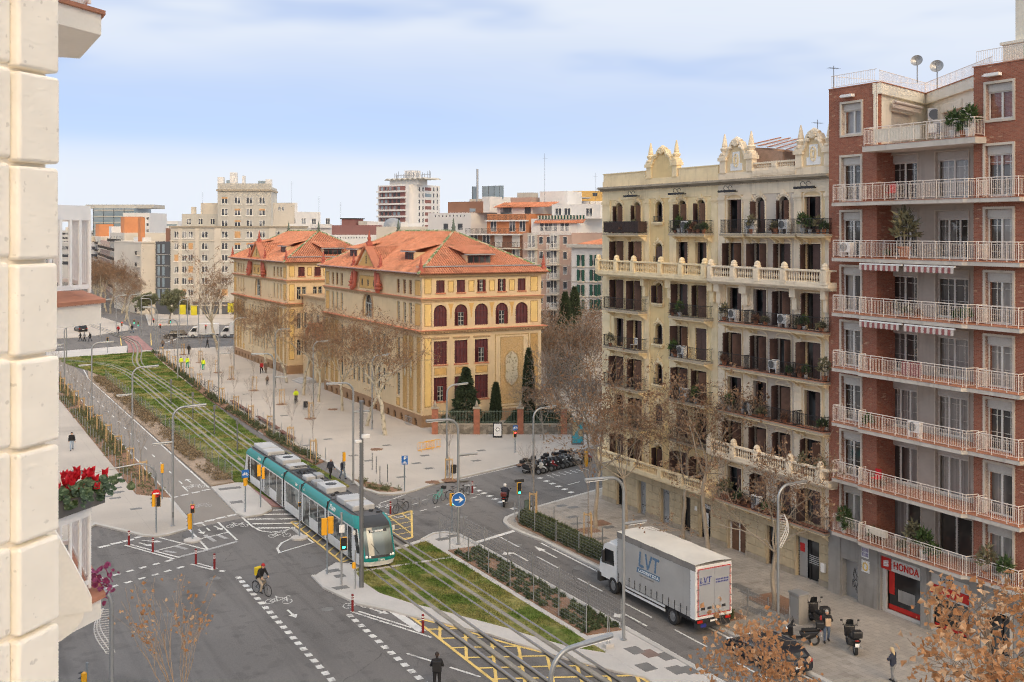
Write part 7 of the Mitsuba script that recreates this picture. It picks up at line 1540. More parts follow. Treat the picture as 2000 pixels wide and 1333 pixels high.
for i,(a,b_)in enumerate((((452,787),(490,810)),((503,818),(544,842)),((548,846),(575,862)))):
 a,b_=np.array(at(*a,Z1)),np.array(at(*b_,Z1));L=float(np.linalg.norm(b_-a));c=(a+b_)/2;q=MB();q.obox((c[0],c[1],.42),(L,.45,.08),math.atan2(*(b_-a)[::-1]));b=thing('bench','long dark timber bench at the plaza edge, '+('farthest from the tram','middle one of three','closest to the tram')[i],'bench');put(b,'seat',q.ply('m_corten'))
 for t in(.15,.5,.85):p_=a+(b_-a)*t;q=MB();q.obox((p_[0],p_[1],.24),(.12,.4,.26),math.atan2(*(b_-a)[::-1]));put(b,'leg',q.ply('m_corten'))
for i,px in enumerate((352,374,446)):x,y=at(px,(660,662,655)[i]);x+=.5;b=thing('banner','yellow vertical banner hanging from a lamp at the far junction','banner','yellow banners at the far junction');q=MB();q.obox((x,y,5.9),(1.3,.06,2.0),-YAW);put(b,'cloth',q.ply('m_yellowflag' if False else 'm_sigyellowflag'));q=MB();q.tube([(x+1.0,y+.1,0),(x+1.0,y+.1,8.2)],.08,6);put(b,'pole',q.ply('m_galv'))
mat('m_sigyellowflag',(.72,.62,.04),.7)
# ------------------------------------------------------------------ the tram
mat('m_teal',speck((.012,.24,.225),.08,1,.04,10),.3,clearcoat=.4);mat('m_tramwhite',speck((.62,.63,.62),.06,1.2,.04,12,.12),.35,clearcoat=.3)
mat('m_tramglass',lambda p,n,uv:mix((.022,.026,.026),(.17,.19,.18),smoothstep(.46,.66,fbm(p.y*1.1,p.z*1.6,3,3))),.05,spec=.7);mat('m_bellow',(.055,.055,.058),.8);mat('m_roofdeck',speck((.10,.10,.105),.2,2,.1,12),.8);mat('m_roofbox',speck((.45,.455,.455),.1,1.5,.05,12,.1),.5);mat('m_roofgrey',speck((.30,.31,.32),.15,2,.08,12),.6)
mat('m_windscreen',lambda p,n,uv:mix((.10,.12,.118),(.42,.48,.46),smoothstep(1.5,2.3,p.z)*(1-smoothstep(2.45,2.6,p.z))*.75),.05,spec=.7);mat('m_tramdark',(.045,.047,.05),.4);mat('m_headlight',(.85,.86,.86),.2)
TX,NY=26.73,68.35
TM=thing('tram','long teal and white articulated tram crossing the junction','tram')
def nose(v_,u_,s=1,y0=NY):
 z=v_;k=max(0.,(z-2.55)/.75);hw=1.325*(1-.17*k*k)*(1-.06*max(0,(.7-z)/.4))
 rake=.02+max(0,z-.95)*.40+max(0,z-2.75)**2*3.2+max(0,.75-z)*.35
 a=u_*math.pi/2;return(TX+hw*math.copysign(abs(math.sin(a))**.82,math.sin(a)),y0+s*(rake+1.0*(1-math.cos(a))**1.2),z)
zs=[.30,.42,.62,.80,.86,1.02,1.10,1.5,1.9,2.3,2.62,2.72,2.9,3.05,3.18,3.26]
us=list(np.linspace(-1,1,33))
def nose_parts(s,y0,yend,prefix):
 bins={}
 for i in range(len(zs)-1):
  zc=(zs[i]+zs[i+1])/2
  for j in range(len(us)-1):
   uc=abs(us[j]+us[j+1])/2
   if zc<.62:p='bumper'
   elif zc<.86:p='teal_front' if uc<.80 else 'cab_side'
   elif zc<1.06:p='light_panel' if uc<.50 else 'teal_front' if uc<.72 else 'cab_side'
   elif zc<2.72:p='windscreen' if uc<.50 else 'teal_front' if uc<.70 else('cab_window' if 1.1<zc<2.5 and uc>.78 else 'cab_side' if zc<2.62 else 'teal_front')
   else:p='roof_fairing' if uc<.50 else 'teal_front'
   q=bins.setdefault(p,MB());v=[nose(zs[i],us[j],s,y0),nose(zs[i],us[j+1],s,y0),nose(zs[i+1],us[j+1],s,y0),nose(zs[i+1],us[j],s,y0)];q.raw(v,[[0,1,2,3]])
  for e in(-1,1):
   a,b=nose(zs[i],e,s,y0),nose(zs[i+1],e,s,y0);q=bins.setdefault('cab_side' if zc<2.62 else 'cant_panel',MB());q.raw([a,(a[0],yend,a[2]),(b[0],yend,b[2]),b],[[0,1,2,3]])
 top=[nose(zs[-1],u,s,y0)for u in us];q=bins.setdefault('roof',MB());m_=len(top);q.raw(top+[(p[0],yend,p[2])for p in top],[[i,i+1,i+1+m_,i+m_]for i in range(m_-1)])
 mats=dict(bumper='m_tramwhite',teal_front='m_teal',light_panel='m_tramdark',windscreen='m_windscreen',cab_window='m_tramglass',cab_side='m_tramwhite',roof_fairing='m_tramdark',cant_panel='m_teal',roof='m_roofdeck')
 for p,q in bins.items():m=q.mesh();m.merge_vertices();put(TM,p,mikit.ply(m,mats[p],40))
nose_parts(1,NY,75.35,'front');nose_parts(-1,99.35,92.45,'rear')
prof=[(1.27,.30),(1.325,.5),(1.325,2.62),(1.31,2.8),(1.24,3.02),(1.10,3.2),(.98,3.26)]
for y0,y1 in((75.65,81.5),(81.75,86.05),(86.35,92.2)):
 for nm,a,b,m in(('body_side',0,2,'m_tramwhite'),('cant_panel',2,6,'m_teal')):
  for s in(-1,1):
   q=MB();pr=prof[a:b+1];q.raw([(TX+s*x,y,z)for y in(y0,y1)for x,z in pr],[[i,i+1,i+1+len(pr),i+len(pr)]for i in range(len(pr)-1)]);put(TM,nm,q.ply(m,40))
 q=MB();q.box(TX-.99,TX+.99,y0,y1,3.2,3.262);put(TM,'roof',q.ply('m_roofdeck'));q=MB();q.box(TX-1.2,TX+1.2,y0,y1,.28,.5);put(TM,'underframe',q.ply('m_tramdark'))
 for y in(y0,y1):q=MB();q.prism(sg.box(TX-1.27,y-.01,TX+1.27,y+.01),.4,3.15);put(TM,'end_wall',q.ply('m_tramdark'))
for y in(75.5,81.62,86.2,92.32):q=MB();q.box(TX-1.20,TX+1.20,y-.2,y+.2,.4,3.12);put(TM,'gangway_bellows',q.ply('m_bellow'))
def pane(y0,y1,z0,z1,name='window',m='m_tramglass',both=True,out=.008):
 for s in((-1,1)if both else(-1,)):
  q=MB();q.box(TX+s*1.325,TX+s*(1.325+out),y0,y1,z0,z1);k=put(TM,name,q.ply(m))
 return k
for y0,y1,z0 in((71.3,75.0,1.05),(77.65,79.45,1.2),(82.3,85.6,1.05),(88.35,90.15,1.2),(92.8,96.2,1.05)):pane(y0,y1,z0,2.52)
for y0,y1 in((76.05,77.5),(79.6,81.1),(86.75,88.2),(90.3,91.8),(70.35,71.1),(96.5,97.2)):
 pane(y0,y1,.42,2.52,'door');yc=(y0+y1)/2
 if y1-y0>1:pane(yc-.03,yc+.03,.42,2.52,'door_edge','m_tramdark',out=.012)
for y0,y1 in((71.3,75.0),(82.3,85.6),(92.8,96.2)):
 for t in(1/3,2/3):y=y0+(y1-y0)*t;pane(y-.03,y+.03,1.05,2.52,'window_bar','m_tramdark',out=.012)
def rb_(x0,x1,y0,y1,z0,z1,m,nm):put(TM,nm,mikit.ply(rbox(TX+x0,TX+x1,y0,y1,z0,z1,.06,1),m,40))
for x0,x1,y0,y1,z1,m in((-.80,.82,71.6,73.1,3.62,'m_roofbox'),(-.80,.82,73.3,75.0,3.66,'m_roofbox'),(-.75,.8,77.3,79.6,3.68,'m_roofbox'),(-.7,.1,80.2,81.2,3.55,'m_roofgrey'),(-.8,-.05,81.9,83.0,3.6,'m_roofbox'),(.1,.7,82.1,83.2,3.62,'m_roofgrey'),(-.75,.75,86.5,87.7,3.55,'m_roofbox'),(-.75,.8,88.4,90.6,3.68,'m_roofbox'),(-.72,.5,90.9,91.9,3.5,'m_roofdeck'),(-.8,.7,92.7,94.4,3.6,'m_roofbox'),(-.8,.7,94.6,97.2,3.62,'m_roofbox')):rb_(x0,x1,y0,y1,3.25,z1,m,'roof_unit')
for y in(78.5,89.5):
 q=MB();q.lathe([(.42,0),(.42,.03),(.36,.03),(.3,.012),(0,.012)],(TX,y,3.672),20);put(TM,'fan_grille',q.ply('m_tramdark',30))
q=MB()
for s in(-.45,.45):q.tube([(TX+s,85.6,3.4),(TX+s*.9,83.6,3.62),(TX+s*.8,85.3,3.75)],.035,5)
for y in(83.4,83.9,85.1,85.5):q.tube([(TX-.75,y,3.72),(TX+.75,y,3.72)],.03,5)
for i in range(9):q.tube([(TX-.7+i*.17,83.3,3.36),(TX-.6+i*.15,84.5,3.5+.05*(i%3)),(TX-.7+i*.17,85.8,3.36)],.025,4)
put(TM,'pantograph',q.ply('m_tramdark'));q=MB()
for y0,y1 in((70.4,75.2),(75.8,81.3),(81.9,85.9),(86.5,92.0),(92.6,97.6)):
 for x in(-.9,.9):q.tube([(TX+x,y0,3.33),(TX+x,y1,3.33)],.03,5)
 for k_ in range(10):yy=y0+(y1-y0)*(k_+.5)/10;q.obox((TX+R.uniform(-.5,.85),yy,3.32),(.25,.22,.12+.1*R.random()),R.random())
put(TM,'roof_cables',q.ply('m_tramdark'),kind='stuff')
# lettering on the cant rail: follows the sloping teal band on both near and far side
def cant_text(txt,y,h,side=-1,w=None):
 m=meshkit.text_mesh(txt,h,.01,True)
 if w:m.apply_scale([w/m.extents[0],1,1])
 a,b=np.array([side*1.315,2.78]),np.array([side*1.13,3.17]);d=(b-a)/np.linalg.norm(b-a);M=np.eye(4);M[:3,0]=(0,side,0);M[:3,1]=(d[0],0,d[1]);n_=np.cross(M[:3,0],M[:3,1]);M[:3,2]=n_;M[:3,3]=(TX+a[0],y,a[1]);M[:3,3]+=n_*.028+M[:3,1]*.03;put(TM,'lettering',MB().add(m,M).ply('m_whitelet'))
for y,h,w in((75.1,.30,1.25),(83.2,.17,.55),(94.1,.26,.9)):cant_text('Tram',y,h,-1,w)
for y in(72.7,86.9,81.2):cant_text('· i ·',y,.16,-1,.4)
m=meshkit.text_mesh('Tram',.15,.01,True);m.apply_translation([-m.extents[0]/2,0,0]);M=np.eye(4);M[:3,1]=(0,0,1);M[:3,2]=(0,-1,0);M[:3,3]=(TX,NY-.005,.67);put(TM,'lettering',MB().add(m,M).ply('m_whitelet'))
q=MB();a,b=nose(2.62,0),nose(2.42,0);q.raw([(TX-.62,a[1]+.02,a[2]-.02),(TX+.62,a[1]+.02,a[2]-.02),(TX+.62,b[1]-.005,b[2]),(TX-.62,b[1]-.005,b[2])],[[0,1,2,3]]);put(TM,'destination_sign',q.ply('m_tramdark'))
m=meshkit.text_mesh('T4',.13,.01,True);M[:3,3]=(TX-.58,b[1]-.012,2.45);M[:3,1]=(0,.37,.93);M[:3,2]=(0,-.93,.37);put(TM,'lettering',MB().add(m,M).ply('m_whitelet'));q=MB()
for i in range(7):q.obox((TX-.16+i*.085,b[1]+.015,2.5),(.06,.012,.11),0,-.38)
put(TM,'destination_letters',q.ply('m_whitelet'))
for s in(-1,1):
 for dx,r in((.62,.10),(.44,.075)):
  p=nose(.95,s*dx*.72);q=MB();q.add(trimesh.creation.icosphere(2,r),trimesh.transformations.translation_matrix((p[0],p[1]+.02,.95)));put(TM,'headlight',q.ply('m_headlight',True))
q=MB();p=nose(1.15,0);q.tube([(TX-.1,p[1]-.03,1.12),(TX-.55,nose(1.75,-.3)[1]-.03,1.75)],.018,5);put(TM,'wiper',q.ply('m_sigblack'))
for s in(-1,1):p=nose(2.5,s*.9);put(TM,'mirror',mikit.ply(rbox(p[0]+(s*.02 if s>0 else-.2),p[0]+(.2 if s>0 else .02),p[1]-.15,p[1],2.2,2.5,.04,1),'m_tramwhite',40))
for y in(71.5,73.4,83.0,84.8,94.5,96.3):
 for s in(-.7175,.7175):q=MB();q.tube([(TX+s-.06,y,.46),(TX+s+.06,y,.46)],.3,16);put(TM,'wheel',q.ply('m_tramdark',40))
 # ------------------------------------------------------------------ lorry, cars, motorcycles and bicycles
def hull(pts,sub=2):
 s=trimesh.creation.icosphere(sub,1.0).vertices
 return trimesh.convex.convex_hull(np.vstack([s*p[3]+np.array(p[:3])for p in pts]))
mat('m_tyre',(.028,.028,.03),.85);mat('m_hub',(.25,.255,.26),.45,.4);mat('m_curtainside',speck((.36,.355,.345),.10,.9,.05,10,.22),.75);mat('m_fringe',speck((.20,.19,.18),.25,1.2,.1,9,.3),.8);mat('m_tarp',speck((.60,.57,.51),.12,.7,.05,8),.8)
mat('m_truckwhite',speck((.68,.68,.67),.06,2,.04,12),.35,clearcoat=.3);mat('m_doorgrey',speck((.33,.345,.37),.08,1.5,.04,12),.5);mat('m_lvtblue',(.10,.17,.27),.6);mat('m_lvtnavy',(.03,.04,.22),.5);mat('m_blackplastic',(.03,.03,.032),.6);mat('m_redlight',(.45,.015,.01),.3);mat('m_amber',(.6,.2,.02),.3)
def wheel(r=.48,w=.28,hub='m_hub'):
 q=MB();q.lathe([(r*.6,-w/2),(r*.94,-w/2),(r,-w/2+.05),(r,w/2-.05),(r*.94,w/2),(r*.6,w/2),(r*.6,-w/2)],n=24);h=MB();h.lathe([(0,-w*.42),(r*.3,-w*.42),(r*.35,-w*.3),(r*.6,-w*.36),(r*.6,w*.36),(r*.3,w*.42),(0,w*.42)],n=20)
 X=trimesh.transformations.rotation_matrix(math.pi/2,(0,1,0));return MB().add(q.mesh(),X),MB().add(h.mesh(),X)
LR=thing('lorry','curtain sided grey lorry with a white cab driving along the road','lorry')
lx0,lx1,ly0,ly1=37.66,40.20,48.9,56.7
q=MB();q.box(lx0+.02,lx1-.02,ly0+.25,ly1,1.25,3.62);put(LR,'curtain_side',q.ply('m_curtainside'));q=MB();q.box(lx0-.01,lx1+.01,ly0+.02,ly1+.01,3.623,3.97);put(LR,'fringe',q.ply('m_fringe'))
q=MB();n=14;g=[[(lx0-.02+(lx1-lx0+.04)*i/6,ly0+(ly1-ly0)*j/n,3.99+.07*math.sin(math.pi*i/6)+.012*math.sin(j*2.1))for i in range(7)]for j in range(n+1)];v=np.array(g).reshape(-1,3);q.raw(v,[[j*7+i,j*7+i+1,(j+1)*7+i+1,(j+1)*7+i]for j in range(n)for i in range(6)]);put(LR,'roof_tarpaulin',q.ply('m_tarp',True))
q=MB();q.box(lx0-.005,lx1+.005,ly0+.02,ly1,.98,1.247);put(LR,'side_board',q.ply('m_curtainside'));q=MB();q.box(lx0-.012,lx0+.1,ly0,ly0+.45,.95,3.62);q.box(lx1-.1,lx1+.012,ly0,ly0+.45,.95,3.62);put(LR,'corner_post',q.ply('m_truckwhite'))
for i in range(13):y=ly0+.75+i*.57;q=MB();q.box(lx0-.02,lx0-.006,y,y+.045,.98,1.5);put(LR,'strap',q.ply('m_blackplastic'))
lf=Frame((lx0-.0,0),(0,-1),(-1,0));rf_=Frame((0,ly0),(1,0),(0,-1))
def italic(m,k=.12):v=np.array(m.vertices);v[:,0]+=k*v[:,1];m.vertices=v;return m
def side_text(t,u,z,h,fit,m,bold=True):tm=italic(meshkit.text_mesh(t,h,.006,bold));tm.apply_scale([fit/tm.extents[0],1,1]);tm.apply_translation([u,z,-.014+.0]);tm.apply_transform(lf.M());put(LR,'lettering',mikit.ply(tm,m))
side_text('LVT',-54.5,2.5,.85,2.1,'m_lvtblue');q=MB();lf.ext(q,sg.Polygon([(-54.6,2.1),(-52.3,2.1),(-52.25,2.4),(-54.55,2.4)]),-.016,-.008);put(LR,'logo_band',q.ply('m_lvtblue'));tm=italic(meshkit.text_mesh('LOGISTICA',.17,.006,True));tm.apply_scale([2.05/tm.extents[0],1,1]);tm.apply_translation([-54.45,2.16,-.0075]);tm.apply_transform(lf.M());put(LR,'lettering',mikit.ply(tm,'m_whitelet'))
q=MB()
for i in range(13):lf.box(q,-54.3+i*.115,-54.3+i*.115+.08,-.018,-.010,1.92,1.99)
put(LR,'web_address',q.ply('m_fringe'))
q=MB();rf_.box(q,lx0+.02,lx1-.02,-.02,.012,.95,3.9);put(LR,'rear_frame',q.ply('m_truckwhite'))
for i in(0,1):a=lx0+.14+i*1.14;q=MB();rf_.box(q,a,a+1.12,.014,.05,1.15,3.72);put(LR,'rear_door',q.ply('m_doorgrey'))
q=MB();rf_.ext(q,rect(lx0+.12,lx1-.12,1.12,3.75).difference(rect(lx0+.17,lx1-.17,1.17,3.70)),.052,.058);put(LR,'red_tape',q.ply('m_shopred'))
for t,u,z,h,f in(('LVT',lx0+.25,2.95,.3,.8),):tm=italic(meshkit.text_mesh(t,h,.006,True));tm.apply_scale([f/tm.extents[0],1,1]);tm.apply_translation([u,z,.053]);tm.apply_transform(rf_.M());put(LR,'lettering',mikit.ply(tm,'m_lvtnavy'))
q=MB();rf_.box(q,lx0+.25,lx0+.95,.052,.056,2.84,2.88)
for r_ in(0,1):
 for i in range(8):rf_.box(q,lx0+1.4+i*.11,lx0+1.48+i*.11,.052,.056,2.98-r_*.14,3.06-r_*.14)
put(LR,'phone_lettering',q.ply('m_lvtnavy'))
for zz in(1.4,2.0,2.6,3.2,3.55):
 for x in(lx0+.06,lx1-.2):q=MB();rf_.box(q,x,x+.16,.06,.08,zz,zz+.05);put(LR,'hinge',q.ply('m_galvdark'))
for x in(.35,.8,1.35,1.8):q=MB();rf_.box(q,lx0+x,lx0+x+.26,.052,.07,1.45,1.58);put(LR,'lock',q.ply('m_blackplastic'))
q=MB();q.box(lx0+.2,lx1-.2,ly0+.05,ly1-.3,.7,.975);put(LR,'chassis',q.ply('m_blackplastic'));q=MB();rf_.box(q,lx0+.1,lx1-.1,-.25,.02,.42,.72);put(LR,'rear_bumper',q.ply('m_blackplastic'));q=MB();rf_.box(q,lx0+1.0,lx0+1.5,.022,.03,.72,.83);put(LR,'number_plate',q.ply('m_whitelet'))
for x in(lx0+.12,lx1-.47):q=MB();rf_.box(q,x,x+.35,-.02,.04,.74,.88);put(LR,'tail_light',q.ply('m_redlight'))
for s in(0,1):q=MB();rf_.ext(q,sg.Point(lx0+.45+s*.18,.57).buffer(.11),.02,.028);put(LR,'round_badge',q.ply('m_lvtnavy'))
for z in(.55,.78):q=MB();q.box(lx0+.04,lx0+.08,51.8,56.1,z,z+.13);put(LR,'side_guard',q.ply('m_truckwhite'))
wt,wh=wheel(.5,.3)
for y in(51.1,57.25):
 for x in(lx0+.2,lx1-.2):k=put(LR,'wheel',wt.ply('m_tyre',30),T=TR(x,y,.5));put(k,'hub',wh.ply('m_hub',30),T=TR(x,y,.5))
 q=MB();t=np.linspace(0,math.pi,9);q.tube([(lx0+.2,y+.62*math.cos(a),.55+.6*math.sin(a))for a in t],.06,6);put(LR,'mudguard',q.ply('m_blackplastic'))
cab=trimesh.convex.convex_hull(np.array([[x,y,z]for x in(lx0+.08,lx1-.08)for y,z in((56.85,.75),(58.75,.75),(58.85,1.2),(58.7,1.75),(58.25,2.85),(57.9,3.02),(56.85,3.05))]));put(LR,'cab',mikit.ply(cab,'m_truckwhite'))
q=MB();q.raw([(lx0+.074,y,z)for y,z in((57.15,1.72),(58.5,1.62),(58.2,2.6),(57.2,2.62))],[[0,1,2,3]]);put(LR,'cab_window',q.ply('m_pane'));q=MB();q.box(lx0+.0,lx1-.0,58.6,58.95,.4,.95);put(LR,'front_bumper',q.ply('m_blackplastic'));put(LR,'mirror',mikit.ply(rbox(lx0-.14,lx0+.05,58.1,58.3,1.75,2.5,.05,1),'m_blackplastic',40));q=MB();q.raw([(x,y,z)for x in(lx0+.2,lx1-.2)for y,z in((58.72,1.78),(58.28,2.8))],[[0,1,3,2]]);put(LR,'windscreen',q.ply('m_pane'));put(LR,'air_deflector',mikit.ply(trimesh.convex.convex_hull(np.array([[x,y,z]for x in(lx0+.3,lx1-.3)for y,z in((56.85,3.05),(58.0,3.04),(56.85,3.55))])),'m_truckwhite'))
# cars
mat('m_carpaint',(.018,.021,.030),.22,.3,clearcoat=1.0);mat('m_carblack',(.012,.012,.013),.25,clearcoat=.8);mat('m_chrome',(.6,.6,.6),.2,1.0);mat('m_carsilver',(.35,.36,.37),.3,.5,clearcoat=.8)
def car_kit(paint,L=4.65,W=1.82,H=1.46,estate=True):
 k=Kit();hw=W/2
 # front at +y
 low=[(-L/2,.45),(-L/2+.02,.75),(-L/2+.1,.95),(-L/2+.5,1.0),(L/2-1.35,.98),(L/2-.4,.84),(L/2-.05,.66),(L/2,.4),(L/2-.1,.24),(-L/2+.1,.26)]
 secs=[(-hw+.06,.0),(-hw,.06),(hw,.06),(hw-.06,.0)]
 P=sg.Polygon(low)
 for y in(-L/2+.85,L/2-.9):P=P.difference(sg.Point(y,.33).buffer(.37))
 m=trimesh.creation.extrude_polygon(P,W,engine='earcut');M=np.array([[0,0,1,-hw],[1,0,0,0],[0,1,0,0],[0,0,0,1.0]]);k.add('body',MB().add(m,M),paint)
 cab=[(-L/2+.12,.98),(-L/2+.45,H-.12),(-L/2+.8,H),(.35,H-.02),(.95,H-.2),(L/2-1.1,.98)]
 v=np.array([[s*(hw-.06-.16*(z-.98)/(H-.98)),y,z]for s in(-1,1)for y,z in cab]);k.add('cabin',trimesh.convex.convex_hull(v),paint,20)
 for s in(-1,1):
  for a,b in((-L/2+.55,-.85),(-.75,.12),(.2,1.0)):
   zt=H-.14;x0,x1=s*(hw-.055),s*(hw-.205);q=MB();q.raw([(x0,a-(.12 if a<-1.5 else 0),1.0),(x0,b+(.3 if b>.5 else 0),1.0),(x1,min(b,.72),zt),(x1,a,zt)],[[0,1,2,3]]);k.add('window',q,'m_pane')
  q=MB();q.tube([(s*(hw-.26),-L/2+.7,H+.04),(s*(hw-.26),.4,H+.03)],.022,5);k.add('roof_rail',q,'m_chrome');q=MB();q.tube([(s*(hw-.045),-L/2+.3,1.0),(s*(hw-.045),1.2,1.0)],.014,4);k.add('trim_strip',q,'m_chrome')
 q=MB();q.raw([(-.62,L/2-1.12,1.0),(.62,L/2-1.12,1.0),(.55,.92,H-.17),(-.55,.92,H-.17)],[[0,1,2,3]]);k.add('windscreen',q,'m_pane');q=MB();q.raw([(-.62,-L/2+.105,1.02),(.62,-L/2+.105,1.02),(.55,-L/2+.44,H-.16),(-.55,-L/2+.44,H-.16)],[[0,1,2,3]]);k.add('rear_window',q,'m_pane')
 for s in(-1,1):
  q=MB();q.obox((s*(hw-.2),L/2-.12,.68),(.32,.2,.12));k.add('headlight',q,'m_headlight');q=MB();q.obox((s*(hw-.18),-L/2+.05,.82),(.3,.08,.14));k.add('tail_light',q,'m_redlight')
 q=MB();q.obox((0,-L/2-.005,.6),(.5,.02,.11));k.add('number_plate',q,'m_whitelet');t_,h_w=wheel(.33,.2)
 for y in(-L/2+.85,L/2-.9):
  for s in(-1,1):M=np.eye(4);M[:3,3]=(s*(hw-.11),y,.33);k.add('wheel',MB().add(t_.mesh(),M),'m_tyre',30);k.add('wheel__hub',MB().add(h_w.mesh(),M),'m_hub',30)
 return k
car_kit('m_carpaint').place('car','dark blue estate car with chrome roof rails half hidden under the bronze leaves','car',None,TR(38.75,44.2,0,0))
dk=car_kit('m_carblack',4.7,1.9,1.7);sk_=car_kit('m_carsilver',4.3,1.8,1.5)
dk.place('car','black car waiting beside the white van at the far junction','car',None,TR(46.5,236.5,0,1.45))
for i,(x,y,yw)in enumerate(((20,246,1.3),(9,238,1.5),(31,262,.1))):(dk,sk_,dk)[i].place('car',('dark car at the far junction, between the people and the street trees','silver car waiting at the far junction below the balcony','dark car parked along the avenue beyond the far junction')[i],'car',None,TR(x,y,0,yw))
def van(lab,x,y,yaw,L,H,box):
 k=Kit();cab=trimesh.convex.convex_hull(np.array([[s,yy,z]for s in(-1,1)for yy,z in((L/2-1.9,.4),(L/2-.1,.4),(L/2,.9),(L/2-.15,1.25),(L/2-.95,2.25),(L/2-1.9,2.4))]));k.add('cab',cab,'m_truckwhite');q=MB();q.box(-1.1,1.1,-L/2,L/2-1.95,.75,H);k.add('box_body',q,'m_truckwhite');q=MB();q.box(-.9,.9,-L/2+.1,L/2-2,.5,.747);k.add('chassis',q,'m_blackplastic')
 q=MB();q.raw([(-.85,L/2-.17,1.32),(.85,L/2-.17,1.32),(.8,L/2-.86,2.15),(-.8,L/2-.86,2.15)],[[0,1,2,3]]);q2=[MB().raw([(s*1.006,L/2-1.7,1.3),(s*1.006,L/2-.4,1.3),(s*1.006,L/2-.95,2.05),(s*1.006,L/2-1.7,2.1)],[[0,1,2,3]])for s in(-1,1)];k.add('windscreen',MB().raw(q.mesh().vertices+[0,.012,.012],q.mesh().faces),'m_pane');[k.add('side_window',z,'m_pane')for z in q2];q=MB();q.box(-.8,.8,L/2-.02,L/2+.04,.42,.85);k.add('bumper',q,'m_blackplastic');t_,h_w=wheel(.38,.24)
 for yy in(-L/2+1.1,L/2-.95):
  for s in(-1,1):M=np.eye(4);M[:3,3]=(s*.95,yy,.38);k.add('wheel',MB().add(t_.mesh(),M),'m_tyre',30);k.add('wheel__hub',MB().add(h_w.mesh(),M),'m_hub',30)
 k.place('van',lab,'van',None,TR(x,y,0,yaw))
van('white box van with its cab facing the black car at the far junction',52.2,235.5,1.3,6.2,2.9,True);van('plain white box lorry standing behind the white van at the far junction',58.6,232.6,1.3,7.0,3.2,True)
# scooters and motorcycles (front at +y)
mat('m_bikeblack',(.016,.016,.018),.3,clearcoat=.7);mat('m_bikegrey',(.14,.145,.15),.35,.3,clearcoat=.6);mat('m_bikered',(.28,.015,.015),.3,clearcoat=.7);mat('m_bikewhite',(.55,.55,.54),.3,clearcoat=.7);mat('m_seat',(.022,.021,.021),.8);mat('m_maroonbox',(.13,.03,.025),.35)
def scooter(paint,boxm='m_bikeblack',topbox=True,boxpaint=None):
 k=Kit();t_,h_w=wheel(.29,.13)
 for y in(-.68,.70):M=np.eye(4);M[:3,3]=(0,y,.29);k.add('wheel',MB().add(t_.mesh(),M),'m_tyre',30);k.add('wheel__hub',MB().add(h_w.mesh(),M),'m_hub',30)
 k.add('body',hull([(-.17,-.85,.72,.05),(.17,-.85,.72,.05),(-.16,-.2,.35,.06),(.16,-.2,.35,.06),(0,-.95,.8,.05),(.14,.0,.62,.06),(-.14,.0,.62,.06),(0,-.6,.45,.1)],1),paint,50)
 k.add('front_fairing',hull([(-.2,.42,.55,.05),(.2,.42,.55,.05),(-.2,.45,.95,.06),(.2,.45,.95,.06),(0,.62,.85,.08),(0,.6,.5,.06)],1),paint,50);k.add('floorboard',hull([(-.16,-.1,.34,.05),(.16,-.1,.34,.05),(-.15,.45,.34,.05),(.15,.45,.34,.05)],1),'m_blackplastic',50)
 k.add('seat',hull([(-.11,-.78,.83,.06),(.11,-.78,.83,.06),(-.1,-.1,.76,.06),(.1,-.1,.76,.06),(0,-.4,.78,.1)],1),'m_seat',50);k.add('front_mudguard',hull([(0,.5,.58,.07),(0,.72,.62,.07),(0,.95,.5,.06)],1),paint,50);q=MB();q.tube([(0,.70,.29),(0,.5,.75),(0,.4,1.02)],.04,6);k.add('fork',q,'m_hub');q=MB();q.tube([(-.36,.28,1.08),(-.2,.38,1.04),(.2,.38,1.04),(.36,.28,1.08)],.022,6);k.add('handlebar',q,'m_blackplastic')
 for s in(-1,1):q=MB();q.tube([(s*.3,.32,1.08),(s*.38,.36,1.25)],.012,4);q.add(trimesh.creation.icosphere(1,.07),trimesh.transformations.translation_matrix((s*.4,.36,1.28))@np.diag([1,.35,.7,1]));k.add('mirror',q,'m_blackplastic',40)
 q=MB();v=[(x,.52+.05*abs(i-2)*-.5,1.0)for i,x in enumerate((-.2,-.1,0,.1,.2))]+[(x*.8,.40-.03*abs(i-2),1.32)for i,x in enumerate((-.2,-.1,0,.1,.2))];q.raw(v,[[i,i+1,i+6,i+5]for i in range(4)]);k.add('windshield',q,'m_pane',True)
 k.add('headlight',hull([(-.08,.68,.82,.05),(.08,.68,.82,.05)],1),'m_headlight',True);k.add('tail_light',hull([(-.07,-1.0,.78,.03),(.07,-1.0,.78,.03)],1),'m_redlight',True);q=MB();q.obox((0,-1.03,.58),(.2,.02,.16),0,-.25);k.add('number_plate',q,'m_whitelet');q=MB();q.tube([(.17,-.2,.3),(.2,-.55,.36),(.2,-.95,.45)],[.03,.06,.06],8);k.add('exhaust',q,'m_hub',40)
 if topbox:k.add('top_box',hull([(s*.17,y,z,.06)for s in(-1,1)for y in(-1.12,-.82)for z in(1.0,1.2)],1),boxpaint or boxm,50)
 q=MB();q.tube([(.0,-.05,.3),(-.22,-.08,.03)],.015,5);k.add('side_stand',q,'m_hub');return k
S_black,S_grey,S_red,S_white=scooter('m_bikeblack'),scooter('m_bikegrey',topbox=False),scooter('m_bikered',topbox=False),scooter('m_bikewhite')
S_black.place('motorcycle','black scooter with a top box parked alone on the shop pavement','motorcycle',None,TR(43.75,43.3,Z1,-.55,1.12));S_black.place('motorcycle','black motorcycle with hard cases parked behind the man','motorcycle',None,TR(44.7,46.9,Z1,-.35,1.12));S_black.place('motorcycle','black scooter beside the man, behind the dark estate car','motorcycle',None,TR(41.85,45.15,Z1,.9,1.05))
